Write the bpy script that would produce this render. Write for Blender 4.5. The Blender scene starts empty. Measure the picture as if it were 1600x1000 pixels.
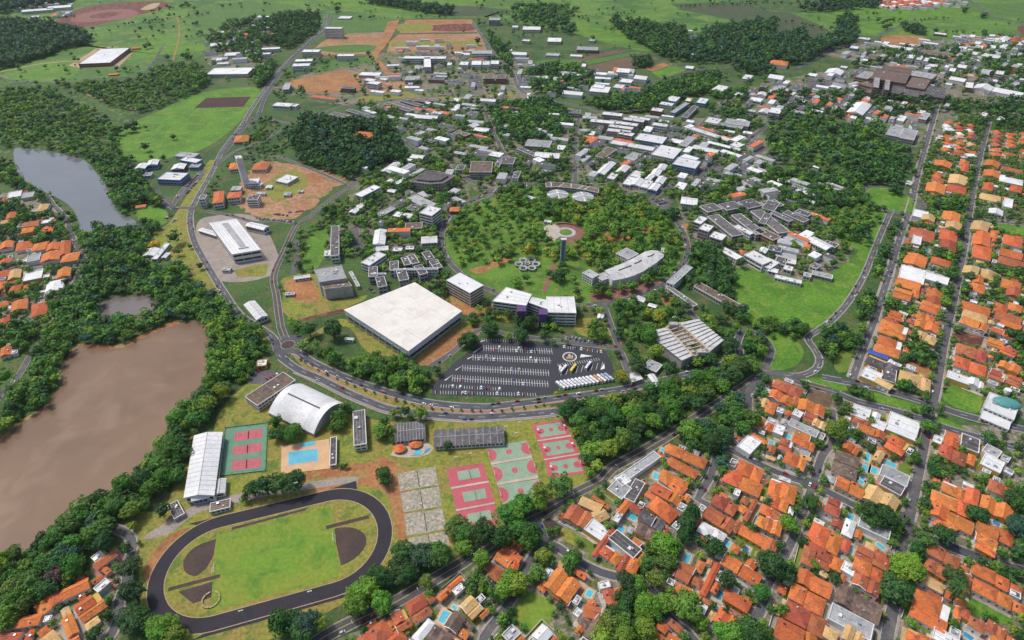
import bpy, math, random
import numpy as np
from mathutils import Vector
random.seed(7); rng = np.random.default_rng(7)
R = math.radians
scene = bpy.context.scene
COL = scene.collection
# ---------------------------------------------------------------- camera, world, sun, exposure
F_PX, PITCH, CAM_H = 950.0, R(37.4), 420.0
cam_d = bpy.data.cameras.new('camera'); cam = bpy.data.objects.new('camera', cam_d); COL.objects.link(cam)
cam.location = (0, 0, CAM_H); cam.rotation_euler = (R(90) - PITCH, 0, 0)
cam_d.sensor_width = 36; cam_d.lens = 36 * F_PX / 1600; cam_d.clip_start = 1; cam_d.clip_end = 60000
scene.camera = cam
world = bpy.data.worlds.new('World'); scene.world = world; world.use_nodes = True
SUN_EL, SUN_AZ = R(58), R(-62)
wn = world.node_tree.nodes; sky = wn.new('ShaderNodeTexSky'); sky.sky_type = 'NISHITA'; sky.sun_disc = False
sky.sun_elevation = SUN_EL; sky.sun_rotation = SUN_AZ; sky.air_density = 1.0; sky.dust_density = 3.0; sky.ozone_density = 1.0
wn['Background'].inputs['Strength'].default_value = 0.08
world.node_tree.links.new(sky.outputs[0], wn['Background'].inputs[0])
sun_d = bpy.data.lights.new('sun', 'SUN'); sun = bpy.data.objects.new('sun', sun_d); COL.objects.link(sun)
sun_d.energy = 1.5; sun_d.angle = R(10); sun_d.color = (1.0, .965, .91)
sv = Vector((math.sin(SUN_AZ) * math.cos(SUN_EL), math.cos(SUN_AZ) * math.cos(SUN_EL), math.sin(SUN_EL)))
sun.rotation_euler = (-sv).to_track_quat('-Z', 'Y').to_euler(); sun.location = (0, 0, 900)
scene.view_settings.view_transform = 'Standard'; scene.view_settings.look = 'None'
scene.view_settings.exposure = 0.82; scene.view_settings.gamma = 1
scene.render.engine = 'CYCLES'; scene.cycles.max_bounces = 5; scene.cycles.diffuse_bounces = 3; scene.cycles.use_denoising = True

# ---------------------------------------------------------------- photo pixel -> point at a known height
CP, SP = math.cos(PITCH), math.sin(PITCH)
def w(x, y, z=0.0):
    X, Y = x - 800, y - 500
    dx, dy, dz = X, F_PX * CP - Y * SP, -F_PX * SP - Y * CP
    t = (CAM_H - z) / -dz
    return (dx * t, dy * t, z)
def proj(x, y, z):
    dz = z - CAM_H; d = y * CP - dz * SP; v = -(y * SP + dz * CP)
    return 800 + F_PX * x / d, 500 + F_PX * v / d
def T(c, r, s):                      # quarter-pixel readings inside photo square (c, r) of 400 x 250 px
    a = [float(k) for k in s.split()]
    return [(c * 400 + a[i] / 4, r * 250 + a[i + 1] / 4) for i in range(0, len(a), 2)]
def PX(s):
    a = [float(k) for k in s.split()]
    return [(a[i], a[i + 1]) for i in range(0, len(a), 2)]
def W(pts, z=0.0): return [w(x, y, z) for x, y in pts]

# ---------------------------------------------------------------- materials
MATS = {}
def lin(c): return tuple(c) + (1,)
def mat(name, c1, c2=None, rough=.85, scale=.15, c3=None, scale2=1.2, amt2=.25, rnd=0.0, spec=.3, bump=0, metal=0, useobj=False, attr=None, detail=6):
    if name in MATS: return MATS[name]
    m = bpy.data.materials.new(name); m.use_nodes = True; n = m.node_tree.nodes; l = m.node_tree.links
    b = n['Principled BSDF']; b.inputs['Roughness'].default_value = rough; b.inputs['Specular IOR Level'].default_value = spec; b.inputs['Metallic'].default_value = metal
    geo = n.new('ShaderNodeNewGeometry')
    def noise(s, d=detail, dist=0.0):
        t = n.new('ShaderNodeTexNoise'); t.inputs['Scale'].default_value = s; t.inputs['Detail'].default_value = d; t.inputs['Distortion'].default_value = dist
        l.new(geo.outputs['Position'], t.inputs['Vector']); return t
    def mix(fac, a, bb, typ='MIX'):
        x = n.new('ShaderNodeMix'); x.data_type = 'RGBA'; x.blend_type = typ
        if isinstance(fac, (int, float)): x.inputs[0].default_value = fac
        else: l.new(fac, x.inputs[0])
        for k, v in ((6, a), (7, bb)):
            if isinstance(v, tuple): x.inputs[k].default_value = lin(v)
            else: l.new(v, x.inputs[k])
        return x.outputs[2]
    def ramp(src, p0, p1):
        r = n.new('ShaderNodeMapRange'); r.inputs[1].default_value = p0; r.inputs[2].default_value = p1; l.new(src, r.inputs[0]); return r.outputs[0]
    if useobj:
        oi = n.new('ShaderNodeObjectInfo'); base = oi.outputs['Color']
    elif attr:
        at = n.new('ShaderNodeAttribute'); at.attribute_name = attr; base = at.outputs['Color']
    else: base = c1
    if c2 is not None:
        base = mix(ramp(noise(scale).outputs[0], .38, .62), base, c2)
    if c3 is not None:
        base = mix(ramp(noise(scale * 3.1, dist=.6).outputs[0], .5, .66), base, c3)
    if amt2:
        base = mix(1.0, base, mix(ramp(noise(scale2, 4).outputs[0], .3, .7), (1 - amt2,) * 3, (1 + amt2,) * 3), 'MULTIPLY')
    if rnd:
        oi = n.new('ShaderNodeObjectInfo'); hs = n.new('ShaderNodeHueSaturation')
        mr = n.new('ShaderNodeMapRange'); mr.inputs[3].default_value = 1 - rnd; mr.inputs[4].default_value = 1 + rnd
        l.new(oi.outputs['Random'], mr.inputs[0]); l.new(mr.outputs[0], hs.inputs['Value'])
        m2 = n.new('ShaderNodeMath'); m2.operation = 'MULTIPLY'; m2.inputs[1].default_value = 7.31; l.new(oi.outputs['Random'], m2.inputs[0])
        m3 = n.new('ShaderNodeMath'); m3.operation = 'FRACT'; l.new(m2.outputs[0], m3.inputs[0])
        mr2 = n.new('ShaderNodeMapRange'); mr2.inputs[3].default_value = .5 - rnd * .06; mr2.inputs[4].default_value = .5 + rnd * .06; l.new(m3.outputs[0], mr2.inputs[0]); l.new(mr2.outputs[0], hs.inputs['Hue'])
        if isinstance(base, tuple): hs.inputs['Color'].default_value = lin(base)
        else: l.new(base, hs.inputs['Color'])
        base = hs.outputs[0]
    if isinstance(base, tuple): b.inputs['Base Color'].default_value = lin(base)
    else: l.new(base, b.inputs['Base Color'])
    if bump:
        bp = n.new('ShaderNodeBump'); bp.inputs['Strength'].default_value = bump; bp.inputs['Distance'].default_value = .3
        l.new(noise(scale2, 3).outputs[0], bp.inputs['Height']); l.new(bp.outputs[0], b.inputs['Normal'])
    MATS[name] = m; return m
# grounds
M = {}
M['ground'] = mat('ground_grass', (.065, .125, .028), (.038, .085, .022), scale=.012, c3=(.115, .115, .04), scale2=.35, amt2=.4)
M['meadow'] = mat('meadow', (.105, .215, .028), (.055, .135, .026), scale=.006, c3=(.15, .215, .04), scale2=.12, amt2=.3)
M['scrub'] = mat('scrub', (.06, .12, .026), (.035, .075, .02), scale=.02, c3=(.12, .17, .03), scale2=.15, amt2=.45)
M['bright_grass'] = mat('bright_grass', (.105, .235, .02), (.075, .17, .018), scale=.02, c3=(.15, .24, .03), scale2=.3, amt2=.3)
M['park_grass'] = mat('park_grass', (.11, .235, .025), (.065, .15, .02), scale=.03, c3=(.18, .21, .04), scale2=.5, amt2=.3)
M['dry_grass'] = mat('dry_grass', (.22, .24, .035), (.26, .20, .05), scale=.03, c3=(.12, .17, .03), scale2=.4, amt2=.3)
M['pitch_grass'] = mat('pitch_grass', (.145, .26, .026), (.21, .25, .032), scale=.022, c3=(.09, .20, .022), scale2=.35, amt2=.16)
M['lawn'] = mat('lawn', (.10, .17, .025), (.16, .20, .03), scale=.06, scale2=.8, amt2=.3)
M['soil'] = mat('soil', (.40, .18, .07), (.29, .12, .05), scale=.025, c3=(.30, .22, .08), scale2=.3, amt2=.28)
M['pond'] = mat('pond_water', (.17, .145, .13), (.15, .13, .118), rough=.1, spec=.4, scale=.02, scale2=.05, amt2=.06, bump=.03)
M['site_soil'] = mat('site_soil', (.40, .22, .125), (.33, .16, .075), scale=.012, c3=(.20, .19, .06), scale2=.16, amt2=.32)
M['campus_ground'] = mat('campus_ground', (.20, .175, .14), (.075, .13, .032), scale=.022, c3=(.26, .20, .14), scale2=.35, amt2=.35)
M['red_soil'] = mat('red_soil', (.155, .05, .034), (.11, .038, .028), scale=.03, c3=(.27, .12, .085), scale2=.2, amt2=.3)
M['plough'] = mat('ploughed_soil', (.075, .032, .03), (.055, .026, .025), scale=.02, scale2=.2, amt2=.25)
M['field_brown'] = mat('field_brown', (.16, .10, .06), (.13, .085, .055), scale=.02, scale2=.2, amt2=.2)
M['crop'] = mat('crop', (.07, .15, .028), (.09, .17, .03), scale=.02, scale2=.1, amt2=.25)
M['sand'] = mat('sand', (.45, .33, .20), (.38, .27, .15), scale=.1, scale2=.7, amt2=.15)
M['yard'] = mat('yard_paving', (.22, .19, .15), (.10, .12, .04), scale=.055, c3=(.32, .27, .21), scale2=.45, amt2=.4)
M['asphalt'] = mat('asphalt', (.088, .088, .098), (.07, .07, .08), rough=.8, scale=.04, c3=(.108, .106, .11), scale2=.8, amt2=.16)
M['asphalt_old'] = mat('asphalt_old', (.115, .11, .113), (.092, .09, .097), scale=.03, c3=(.145, .13, .12), scale2=.6, amt2=.2)
M['asphalt_new'] = mat('asphalt_new', (.048, .048, .058), (.042, .042, .05), rough=.75, scale=.05, scale2=.7, amt2=.16)
M['track'] = mat('track_cinder', (.030, .027, .034), (.036, .031, .038), rough=.85, scale=.06, scale2=1.0, amt2=.2)
M['cinder'] = mat('cinder_brown', (.06, .043, .038), (.085, .055, .043), scale=.08, scale2=.8, amt2=.22)
M['kerb'] = mat('kerb_concrete', (.42, .40, .37), (.34, .31, .28), scale=.1, scale2=.6, amt2=.2)
M['pavement'] = mat('pavement', (.33, .28, .24), (.26, .23, .20), scale=.08, c3=(.38, .28, .22), scale2=.7, amt2=.22)
M['pink_path'] = mat('pink_path', (.42, .20, .165), (.36, .17, .14), scale=.1, scale2=.8, amt2=.14)
M['plaza'] = mat('plaza_brick', (.26, .12, .09), (.21, .10, .08), scale=.1, scale2=.7, amt2=.2)
M['plaza_pale'] = mat('plaza_pale', (.50, .42, .32), (.42, .35, .27), scale=.1, scale2=.6, amt2=.14)
M['deck'] = mat('pool_deck', (.62, .40, .22), (.57, .36, .20), scale=.1, scale2=.8, amt2=.12)
M['white_line'] = mat('white_line', (.75, .74, .72), (.62, .61, .60), scale=.3, scale2=1, amt2=.1)
M['yellow_line'] = mat('yellow_line', (.65, .42, .06), scale2=1, amt2=.12)
M['court_red'] = mat('court_red', (.48, .105, .125), (.43, .09, .11), rough=.7, scale=.1, scale2=.7, amt2=.1)
M['court_green'] = mat('court_green', (.26, .36, .25), (.22, .32, .22), rough=.7, scale=.1, scale2=.7, amt2=.1)
M['tennis_green'] = mat('tennis_green', (.13, .27, .17), (.11, .23, .15), rough=.7, scale=.1, scale2=.7, amt2=.12)
M['court_worn'] = mat('court_worn', (.36, .31, .25), (.24, .25, .18), scale=.12, c3=(.48, .40, .30), scale2=.5, amt2=.35)
# buildings
M['white'] = mat('white_roof', (.74, .74, .73), (.62, .62, .62), rough=.6, scale=.05, c3=(.66, .65, .62), scale2=.5, amt2=.1, rnd=.09)
M['pale_roof'] = mat('pale_roof', (.56, .55, .53), (.48, .47, .46), rough=.7, scale=.06, c3=(.40, .39, .38), scale2=.5, amt2=.14, rnd=.05)
M['field_dark'] = mat('field_dark', (.055, .085, .036), (.075, .08, .04), scale=.008, c3=(.06, .11, .03), scale2=.1, amt2=.25)
M['beige_roof'] = mat('beige_roof', (.74, .70, .63), (.68, .63, .56), rough=.7, scale=.03, c3=(.64, .60, .54), scale2=.4, amt2=.05)
M['grey_roof'] = mat('grey_roof', (.36, .37, .38), (.29, .30, .31), rough=.7, scale=.06, c3=(.43, .41, .39), scale2=.5, amt2=.18, rnd=.14)
M['dark_roof'] = mat('dark_roof', (.105, .098, .10), (.075, .07, .075), rough=.8, scale=.08, c3=(.17, .15, .145), scale2=.6, amt2=.25, rnd=.18)
M['brown_roof'] = mat('brown_roof', (.17, .115, .085), (.12, .085, .07), rough=.85, scale=.1, c3=(.22, .16, .12), scale2=.6, amt2=.25, rnd=.15)
M['orange_roof'] = mat('orange_tile_roof', (.60, .17, .045), (.52, .14, .04), rough=.8, scale=.09, c3=(.38, .13, .055), scale2=.9, amt2=.26, rnd=.2)
M['red_roof'] = mat('red_tile_roof', (.45, .125, .05), (.36, .10, .045), rough=.8, scale=.09, c3=(.26, .09, .06), scale2=.9, amt2=.22, rnd=.2)
M['sand_roof'] = mat('sand_tile_roof', (.62, .40, .17), (.54, .33, .13), rough=.8, scale=.1, c3=(.48, .33, .17), scale2=.8, amt2=.2, rnd=.12)
M['blue_roof'] = mat('blue_roof', (.04, .12, .50), (.04, .10, .40), rough=.5, scale=.1, scale2=.5, amt2=.12)
M['teal_roof'] = mat('teal_roof', (.08, .30, .28), (.10, .26, .25), rough=.5, scale=.2, scale2=.8, amt2=.15)
M['wall_white'] = mat('wall_white', (.72, .71, .69), (.62, .61, .58), rough=.8, scale=.08, scale2=.5, amt2=.1, rnd=.1)
M['wall_cream'] = mat('wall_cream', (.62, .55, .44), (.54, .47, .37), rough=.8, scale=.08, scale2=.5, amt2=.12, rnd=.14)
M['wall_concrete'] = mat('wall_concrete', (.44, .42, .39), (.36, .34, .32), rough=.85, scale=.08, c3=(.30, .28, .26), scale2=.5, amt2=.14, rnd=.08)
M['wall_brick'] = mat('wall_brick', (.32, .16, .11), (.27, .13, .09), rough=.85, scale=.1, scale2=.6, amt2=.15, rnd=.12)
M['wall_brown'] = mat('wall_brown', (.30, .20, .14), (.25, .17, .12), rough=.85, scale=.1, scale2=.6, amt2=.15, rnd=.1)
M['wall_blue'] = mat('wall_blue', (.22, .32, .50), (.25, .34, .48), rough=.7, scale=.1, scale2=.5, amt2=.1)
M['wall_ochre'] = mat('wall_ochre', (.60, .38, .10), (.55, .34, .09), rough=.8, scale=.1, scale2=.5, amt2=.1)
M['purple'] = mat('purple_panel', (.115, .055, .17), (.10, .05, .15), rough=.6, scale=.1, scale2=.5, amt2=.08)
M['window'] = mat('window_glass', (.035, .045, .06), rough=.15, spec=.5, amt2=.2, scale2=.3)
M['blue_glass'] = mat('blue_glass', (.50, .57, .66), (.44, .51, .60), rough=.35, spec=.5, scale=.1, amt2=.1)
M['metal'] = mat('steel', (.45, .45, .46), rough=.45, amt2=.1, metal=.6)
M['dark_metal'] = mat('dark_steel', (.07, .07, .075), rough=.5, amt2=.1)
M['wood_door'] = mat('painted_door', (.16, .09, .05), amt2=.15)
M['pool'] = mat('pool_water', (.10, .46, .56), (.08, .38, .52), rough=.08, spec=.5, scale=.1, scale2=.6, amt2=.12, bump=.04)
M['pool_dark'] = mat('pool_water_dark', (.05, .22, .42), (.06, .30, .42), rough=.08, spec=.5, scale=.1, scale2=.6, amt2=.12)
M['lake_brown'] = mat('lake_water_brown', (.215, .138, .086), (.18, .114, .07), rough=.18, spec=.22, scale=.009, c3=(.24, .16, .105), scale2=.02, amt2=.1, bump=.03)
M['lake_grey'] = mat('lake_water_grey', (.15, .16, .165), (.135, .145, .15), rough=.08, spec=.5, scale=.006, scale2=.03, amt2=.05, bump=.03)
M['bark'] = mat('bark', (.10, .07, .05), (.07, .05, .035), scale=1, amt2=.2)
M['car'] = mat('car_paint', (.5, .5, .5), rough=.35, spec=.5, amt2=.04, useobj=True)
M['car_attr'] = mat('car_paint_mass', (.5, .5, .5), rough=.35, spec=.5, amt2=.04, attr='tint')
M['tyre'] = mat('tyre_rubber', (.02, .02, .02), amt2=.1)
def foliage(name, **k):
    m = mat(name, (.05, .1, .02), rough=.6, spec=.25, scale2=.9, amt2=.38, **k)
    n, l = m.node_tree.nodes, m.node_tree.links
    b = n['Principled BSDF']; src = b.inputs['Base Color'].links[0].from_socket
    tr = n.new('ShaderNodeBsdfTranslucent'); l.new(src, tr.inputs[0]); mx = n.new('ShaderNodeMixShader'); mx.inputs[0].default_value = .18
    l.new(b.outputs[0], mx.inputs[1]); l.new(tr.outputs[0], mx.inputs[2]); l.new(mx.outputs[0], n['Material Output'].inputs[0])
    return m
M['leaf'] = foliage('foliage', useobj=True)
M['leaf_attr'] = foliage('foliage_mass', attr='tint')
# ---------------------------------------------------------------- object helpers
THINGS = []
def mesh_obj(name, verts, faces, mats, parent=None, mi=None, smooth=False):
    me = bpy.data.meshes.new(name)
    if parent is not None:
        L = parent.get('_base') or (0, 0, 0)
        verts = [(v[0] - L[0], v[1] - L[1], v[2] - L[2]) for v in verts]
    me.from_pydata(verts, [], faces)
    for m in (mats if isinstance(mats, (list, tuple)) else [mats]): me.materials.append(M[m])
    if mi is not None: me.polygons.foreach_set('material_index', mi)
    if smooth: me.polygons.foreach_set('use_smooth', [True] * len(faces))
    o = bpy.data.objects.new(name, me); COL.objects.link(o)
    if parent is not None:
        o.parent = parent
        if parent.get('_base') is not None: o['_base'] = list(parent['_base'])
    return o
def thing(name, look, cat, loc, group=None, exact=None):
    o = bpy.data.objects.new(name, None); COL.objects.link(o); o.empty_display_size = .5
    o.location = loc; o['_base'] = list(loc); o['category'] = cat
    if group: o['group'] = group
    if exact: o['label'] = exact
    else: THINGS.append((o, look, proj(*loc)))
    return o
def tag(o, label, cat, group=None, kind=None):
    if label: o['label'] = label
    if cat: o['category'] = cat
    if group: o['group'] = group
    if kind: o['kind'] = kind
    return o
class MB:
    """collects faces; build() links them as one mesh object"""
    def __init__(s): s.v, s.f, s.m = [], [], []
    def add(s, vs, fs, mi=0):
        n = len(s.v); s.v += [tuple(p) for p in vs]; s.f += [tuple(i + n for i in f) for f in fs]; s.m += [mi] * len(fs); return s
    def prism(s, poly, z0, z1, mi=0, cap=True, top_mi=None):
        n = len(poly); a = [(p[0], p[1], z0) for p in poly] + [(p[0], p[1], z1) for p in poly]
        k = len(s.f); s.add(a, [(i, (i + 1) % n, n + (i + 1) % n, n + i) for i in range(n)], mi)
        if cap: s.add([(p[0], p[1], z1) for p in poly], [tuple(range(n))], mi if top_mi is None else top_mi)
        return s
    def box(s, c, ux, hx, hy, z0, z1, mi=0):     # centre (x, y), unit direction ux, half sizes
        uy = (-ux[1], ux[0])
        q = [(c[0] + a * hx * ux[0] + b * hy * uy[0], c[1] + a * hx * ux[1] + b * hy * uy[1]) for a, b in ((-1, -1), (1, -1), (1, 1), (-1, 1))]
        s.prism(q, z0, z1, mi); s.add([(p[0], p[1], z0) for p in q[::-1]], [(0, 1, 2, 3)], mi); return s
    def bar(s, a, b, half, z0, z1, mi=0):
        d = math.hypot(b[0] - a[0], b[1] - a[1]) or 1e-6
        return s.box(((a[0] + b[0]) / 2, (a[1] + b[1]) / 2), ((b[0] - a[0]) / d, (b[1] - a[1]) / d), d / 2, half, z0, z1, mi)
    def quad(s, a, b, half, z, mi=0):
        d = math.hypot(b[0] - a[0], b[1] - a[1]) or 1e-6; n = (-(b[1] - a[1]) / d * half, (b[0] - a[0]) / d * half)
        return s.add([(a[0] - n[0], a[1] - n[1], z), (b[0] - n[0], b[1] - n[1], z), (b[0] + n[0], b[1] + n[1], z), (a[0] + n[0], a[1] + n[1], z)], [(0, 1, 2, 3)], mi)
    def build(s, name, mats, parent=None, smooth=False): return mesh_obj(name, s.v, s.f, mats, parent, s.m, smooth)
def ccw(p):
    a = sum(p[i][0] * p[(i + 1) % len(p)][1] - p[(i + 1) % len(p)][0] * p[i][1] for i in range(len(p)))
    return p if a > 0 else p[::-1]
def spline(p, closed=False, step=7.0):
    p = [(q[0], q[1]) for q in p]; n = len(p); out = []
    for i in range(n if closed else n - 1):
        g = lambda k: p[k % n] if closed else p[min(max(k, 0), n - 1)]
        a, b, c, d = g(i - 1), g(i), g(i + 1), g(i + 2)
        m = max(1, int(math.hypot(c[0] - b[0], c[1] - b[1]) / step))
        for j in range(m):
            t = j / m
            out.append(tuple(.5 * (2 * b[k] + (c[k] - a[k]) * t + (2 * a[k] - 5 * b[k] + 4 * c[k] - d[k]) * t * t + (3 * b[k] - a[k] - 3 * c[k] + d[k]) * t ** 3) for k in (0, 1)))
    if not closed: out.append(p[-1])
    return out
def lerp(a, b, t): return tuple(a[i] + (b[i] - a[i]) * t for i in range(len(a)))
# ---------------------------------------------------------------- occupancy raster (2 m cells) so that trees stay off roads, roofs, water
GX0, GY0, GC, GNX, GNY = -2400., 100., 2., 2400, 1500
OCC = np.zeros((GNY, GNX), np.uint8)
def pip(px, py, poly):
    ins = np.zeros(px.shape, bool); n = len(poly)
    for i in range(n):
        x1, y1 = poly[i][0], poly[i][1]; x2, y2 = poly[(i + 1) % n][0], poly[(i + 1) % n][1]
        if y1 == y2: continue
        ins ^= ((y1 > py) != (y2 > py)) & (px < (x2 - x1) * (py - y1) / (y2 - y1) + x1)
    return ins
def cells(poly):
    xs = [p[0] for p in poly]; ys = [p[1] for p in poly]
    i0, i1 = int(max((min(xs) - GX0) / GC, 0)), int(min((max(xs) - GX0) / GC + 2, GNX)); j0, j1 = int(max((min(ys) - GY0) / GC, 0)), int(min((max(ys) - GY0) / GC + 2, GNY))
    if i1 <= i0 or j1 <= j0: return None
    gx, gy = np.meshgrid(GX0 + (np.arange(i0, i1) + .5) * GC, GY0 + (np.arange(j0, j1) + .5) * GC)
    return slice(j0, j1), slice(i0, i1), pip(gx, gy, poly)
def occupy(poly, val=1):
    c = cells(poly)
    if c: OCC[c[0], c[1]] = np.where(c[2], val, OCC[c[0], c[1]])
def occ_at(x, y, r=0):
    for dx, dy in ((0, 0), (r, 0), (-r, 0), (0, r), (0, -r)) if r else ((0, 0),):
        i, j = int((x + dx - GX0) / GC), int((y + dy - GY0) / GC)
        if 0 <= i < GNX and 0 <= j < GNY and OCC[j, i]: return OCC[j, i]
    return 0
# ---------------------------------------------------------------- ground sheets
SHEET_N = [0]
def sheet(name, pts, m, layer, smooth=True, block=0, wob=0.0, parent=None, kind='structure'):
    q = W(pts) if len(pts[0]) == 2 else pts
    if smooth: q = spline(q, True)
    if wob: q = [(x + rng.normal() * wob, y + rng.normal() * wob) for x, y in [(a[0], a[1]) for a in q]]
    SHEET_N[0] += 1; z = layer * .03 + (SHEET_N[0] % 7) * .004
    q = ccw([(a[0], a[1]) for a in q])
    o = mesh_obj(name, [(a[0], a[1], z) for a in q], [tuple(range(len(q)))], m, parent)
    if parent is None: o['kind'] = kind
    if block: occupy(q, block)
    return o
def flat(pts_w, z, m, name, parent): return mesh_obj(name, [(p[0], p[1], z) for p in pts_w], [tuple(range(len(pts_w)))], m, parent)

ground = mesh_obj('ground', [(-30000, -3000, 0), (30000, -3000, 0), (30000, 40000, 0), (-30000, 40000, 0)], [(0, 1, 2, 3)], 'ground'); ground['kind'] = 'structure'

# ---- far country
sheet('meadow', PX('-300 -90 2000 -90 2000 60 1600 70 1450 60 1330 55 1280 60 1180 70 1120 62 1060 50 1010 80 930 55 830 40 760 28 620 30 530 35 480 50 380 60 300 75 240 80 190 110 100 130 0 140 -300 150'), 'meadow', 1)
sheet('meadow', T(0, 0, '570 230 700 170 1000 100 1290 60 1600 20 1600 130 1350 190 1280 330 1080 380 1000 270 700 290'), 'meadow', 1)
sheet('scrubland', PX('-60 110 60 128 200 130 290 140 330 165 230 175 190 220 160 255 100 250 0 240 -80 240'), 'scrub', 1)
sheet('meadow', T(0, 0, '0 450 230 370 520 310 830 290 1030 265 960 380 890 460 740 480 400 505 250 515 0 480'), 'meadow', 2)
sheet('field', T(0, 0, '860 750 1000 690 1250 580 1600 545 1600 640 1520 740 1400 850 1250 940 1150 960 1000 1000 790 1000 740 900 720 830'), 'bright_grass', 2, block=2)
sheet('ploughed_field', T(0, 0, '1290 612 1570 604 1520 668 1215 676'), 'plough', 3, smooth=False, block=2)
sheet('quarry_floor', T(0, 0, '350 130 480 60 700 20 1020 10 1030 50 800 110 560 165 400 170'), 'red_soil', 2, block=2)
for i, s in enumerate(('440 120 560 75 760 55 860 75 820 110 640 130 500 140', '560 105 640 80 760 78 700 105 620 115', '880 60 940 25 1000 20 960 55')):
    sheet('quarry_bench', T(0, 0, s), ['plaza', 'red_soil', 'sand'][i], 3 + i)
sheet('field', T(2, 0, '0 90 500 30 900 60 1350 120 1200 200 1080 190 700 100 600 130 300 110'), 'meadow', 2)
sheet('field', T(2, 0, '530 220 800 240 890 310 600 290'), 'crop', 2, smooth=False, block=2)
sheet('field', T(2, 0, '450 380 780 320 820 330 480 405'), 'crop', 3, smooth=False, block=2)
sheet('field', T(2, 0, '390 370 640 315 720 320 440 380'), 'field_brown', 3, smooth=False, block=2)
sheet('field', T(2, 0, '400 430 830 335 920 370 780 420 560 445'), 'field_brown', 3, smooth=False, block=2)
sheet('field', T(2, 0, '160 380 420 370 400 400 200 410'), 'crop', 2, block=2)
sheet('field', T(2, 0, '870 450 1020 405 1090 440 930 490'), 'bright_grass', 3, smooth=False, block=2)
sheet('field', T(2, 0, '830 430 950 390 1010 400 880 445'), 'soil', 3, smooth=False, block=2)
sheet('field', T(3, 0, '560 150 900 90 1330 30 1380 80 1100 130 830 170 600 220'), 'bright_grass', 2, block=2)
sheet('field', T(3, 0, '880 170 1200 130 1500 200 1500 240 1150 260 950 220'), 'meadow', 2, block=2)
sheet('field', T(3, 0, '1330 20 1600 30 1600 110 1420 90'), 'meadow', 2, block=2)
sheet('bare_field', T(3, 0, '780 220 960 230 1020 270 860 290 700 250'), 'soil', 3, block=2)
sheet('bare_field', T(3, 0, '1560 170 1640 160 1640 230 1580 210'), 'red_soil', 3)
sheet('field', T(3, 0, '0 40 90 60 380 190 300 260 100 220 0 200'), 'field_dark', 2, block=2)
sheet('field', T(1, 0, '480 100 830 110 820 190 500 200'), 'crop', 2, block=2)
sheet('field', T(2, 0, '850 40 1100 20 1600 30 1600 190 1380 130 1100 70'), 'field_dark', 3, block=2)
sheet('field', T(3, 0, '-20 -20 560 -30 350 30 90 40 -20 25'), 'crop', 3)
sheet('field', T(1, 0, '780 -20 1600 -30 1600 30 1200 50'), 'crop', 3)
sheet('warehouse_terrace', T(0, 0, '430 410 620 290 850 295 830 330 740 420 480 425'), 'sand', 3, smooth=False)
sheet('terrace_bank', T(0, 0, '340 495 480 425 735 420 770 465 560 485'), 'crop', 3, smooth=False)
# ---- building sites at the head of the avenue
for q_, m_ in (('524 53 608 50 600 66 584 84 520 86 478 88 500 68', 'site_soil'), ('634 31 737 30 748 50 624 52', 'soil'), ('622 54 749 52 762 80 604 82 608 66', 'site_soil'), ('606 34 624 31 616 50 604 70 590 86 606 110 622 120 606 120 582 92 586 80 598 56', 'soil'), ('449 127 505 115 540 108 556 124 566 140 520 146 486 146 462 138', 'soil'), ('545 110 585 118 620 122 640 136 600 144 572 140', 'site_soil'), ('505 46 520 30 606 28 600 48', 'crop')):
    sheet('building_site', PX(q_), m_, 3, smooth=False, wob=0, block=2)
sheet('site_grass', T(1, 0, '380 300 560 280 750 285 720 320 560 330 420 320'), 'crop', 4)
sheet('site_grass', T(1, 0, '330 440 520 370 740 360 760 385 560 410 430 450'), 'crop', 4)
sheet('site_grass', T(1, 0, '900 150 1080 150 1090 190 900 195'), 'dry_grass', 4)
sheet('site_grass', T(1, 0, '830 262 1380 255 1400 280 830 292'), 'dry_grass', 4, smooth=False)
sheet('bare_plot', T(1, 0, '1090 160 1340 150 1350 190 1100 190'), 'red_soil', 4, block=2)
sheet('dirt_bank', T(1, 0, '640 610 900 560 1010 590 1330 600 1600 580 1600 610 1300 620 950 610 700 640'), 'dry_grass', 3)
# ---- paved and worn ground among the institutes, and more far fields
for q_ in ('560 265 690 250 735 310 695 330 690 420 700 450 640 445 560 400 500 400 540 330', '900 180 1160 192 1200 245 1170 312 1040 302 910 290 890 230', '1070 300 1270 300 1325 420 1160 430 1080 372', '640 160 900 172 900 288 760 302 650 232', '1130 150 1340 108 1480 165 1440 230 1300 182 1190 192', '1280 72 1640 66 1640 150 1480 152 1340 98', '620 80 800 84 830 150 560 164 470 150 440 130', '330 60 430 24 430 84 400 110 330 104'):
    sheet('campus_yard', PX(q_), 'campus_ground', 1, wob=3)
for q_, m_ in (('520 -6 700 -12 760 6 640 12 540 14', 'bright_grass'), ('300 14 420 4 470 14 420 30 320 40', 'crop'), ('840 6 1010 2 1060 16 960 26 860 20', 'meadow'), ('1180 -6 1330 -10 1300 14 1200 18', 'scrub'), ('1300 18 1440 8 1500 14 1380 30', 'bright_grass'), ('120 70 180 74 250 62 330 72 300 84 220 84', 'bright_grass'), ('10 120 60 108 120 104 110 122 40 128', 'bright_grass'), ('880 44 960 46 1010 62 950 66', 'bright_grass'), ('690 8 800 16 760 26 690 22', 'field_dark'), ('1510 8 1640 6 1640 26 1540 22', 'crop')):
    sheet('field', PX(q_), m_, 4, wob=4)
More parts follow.
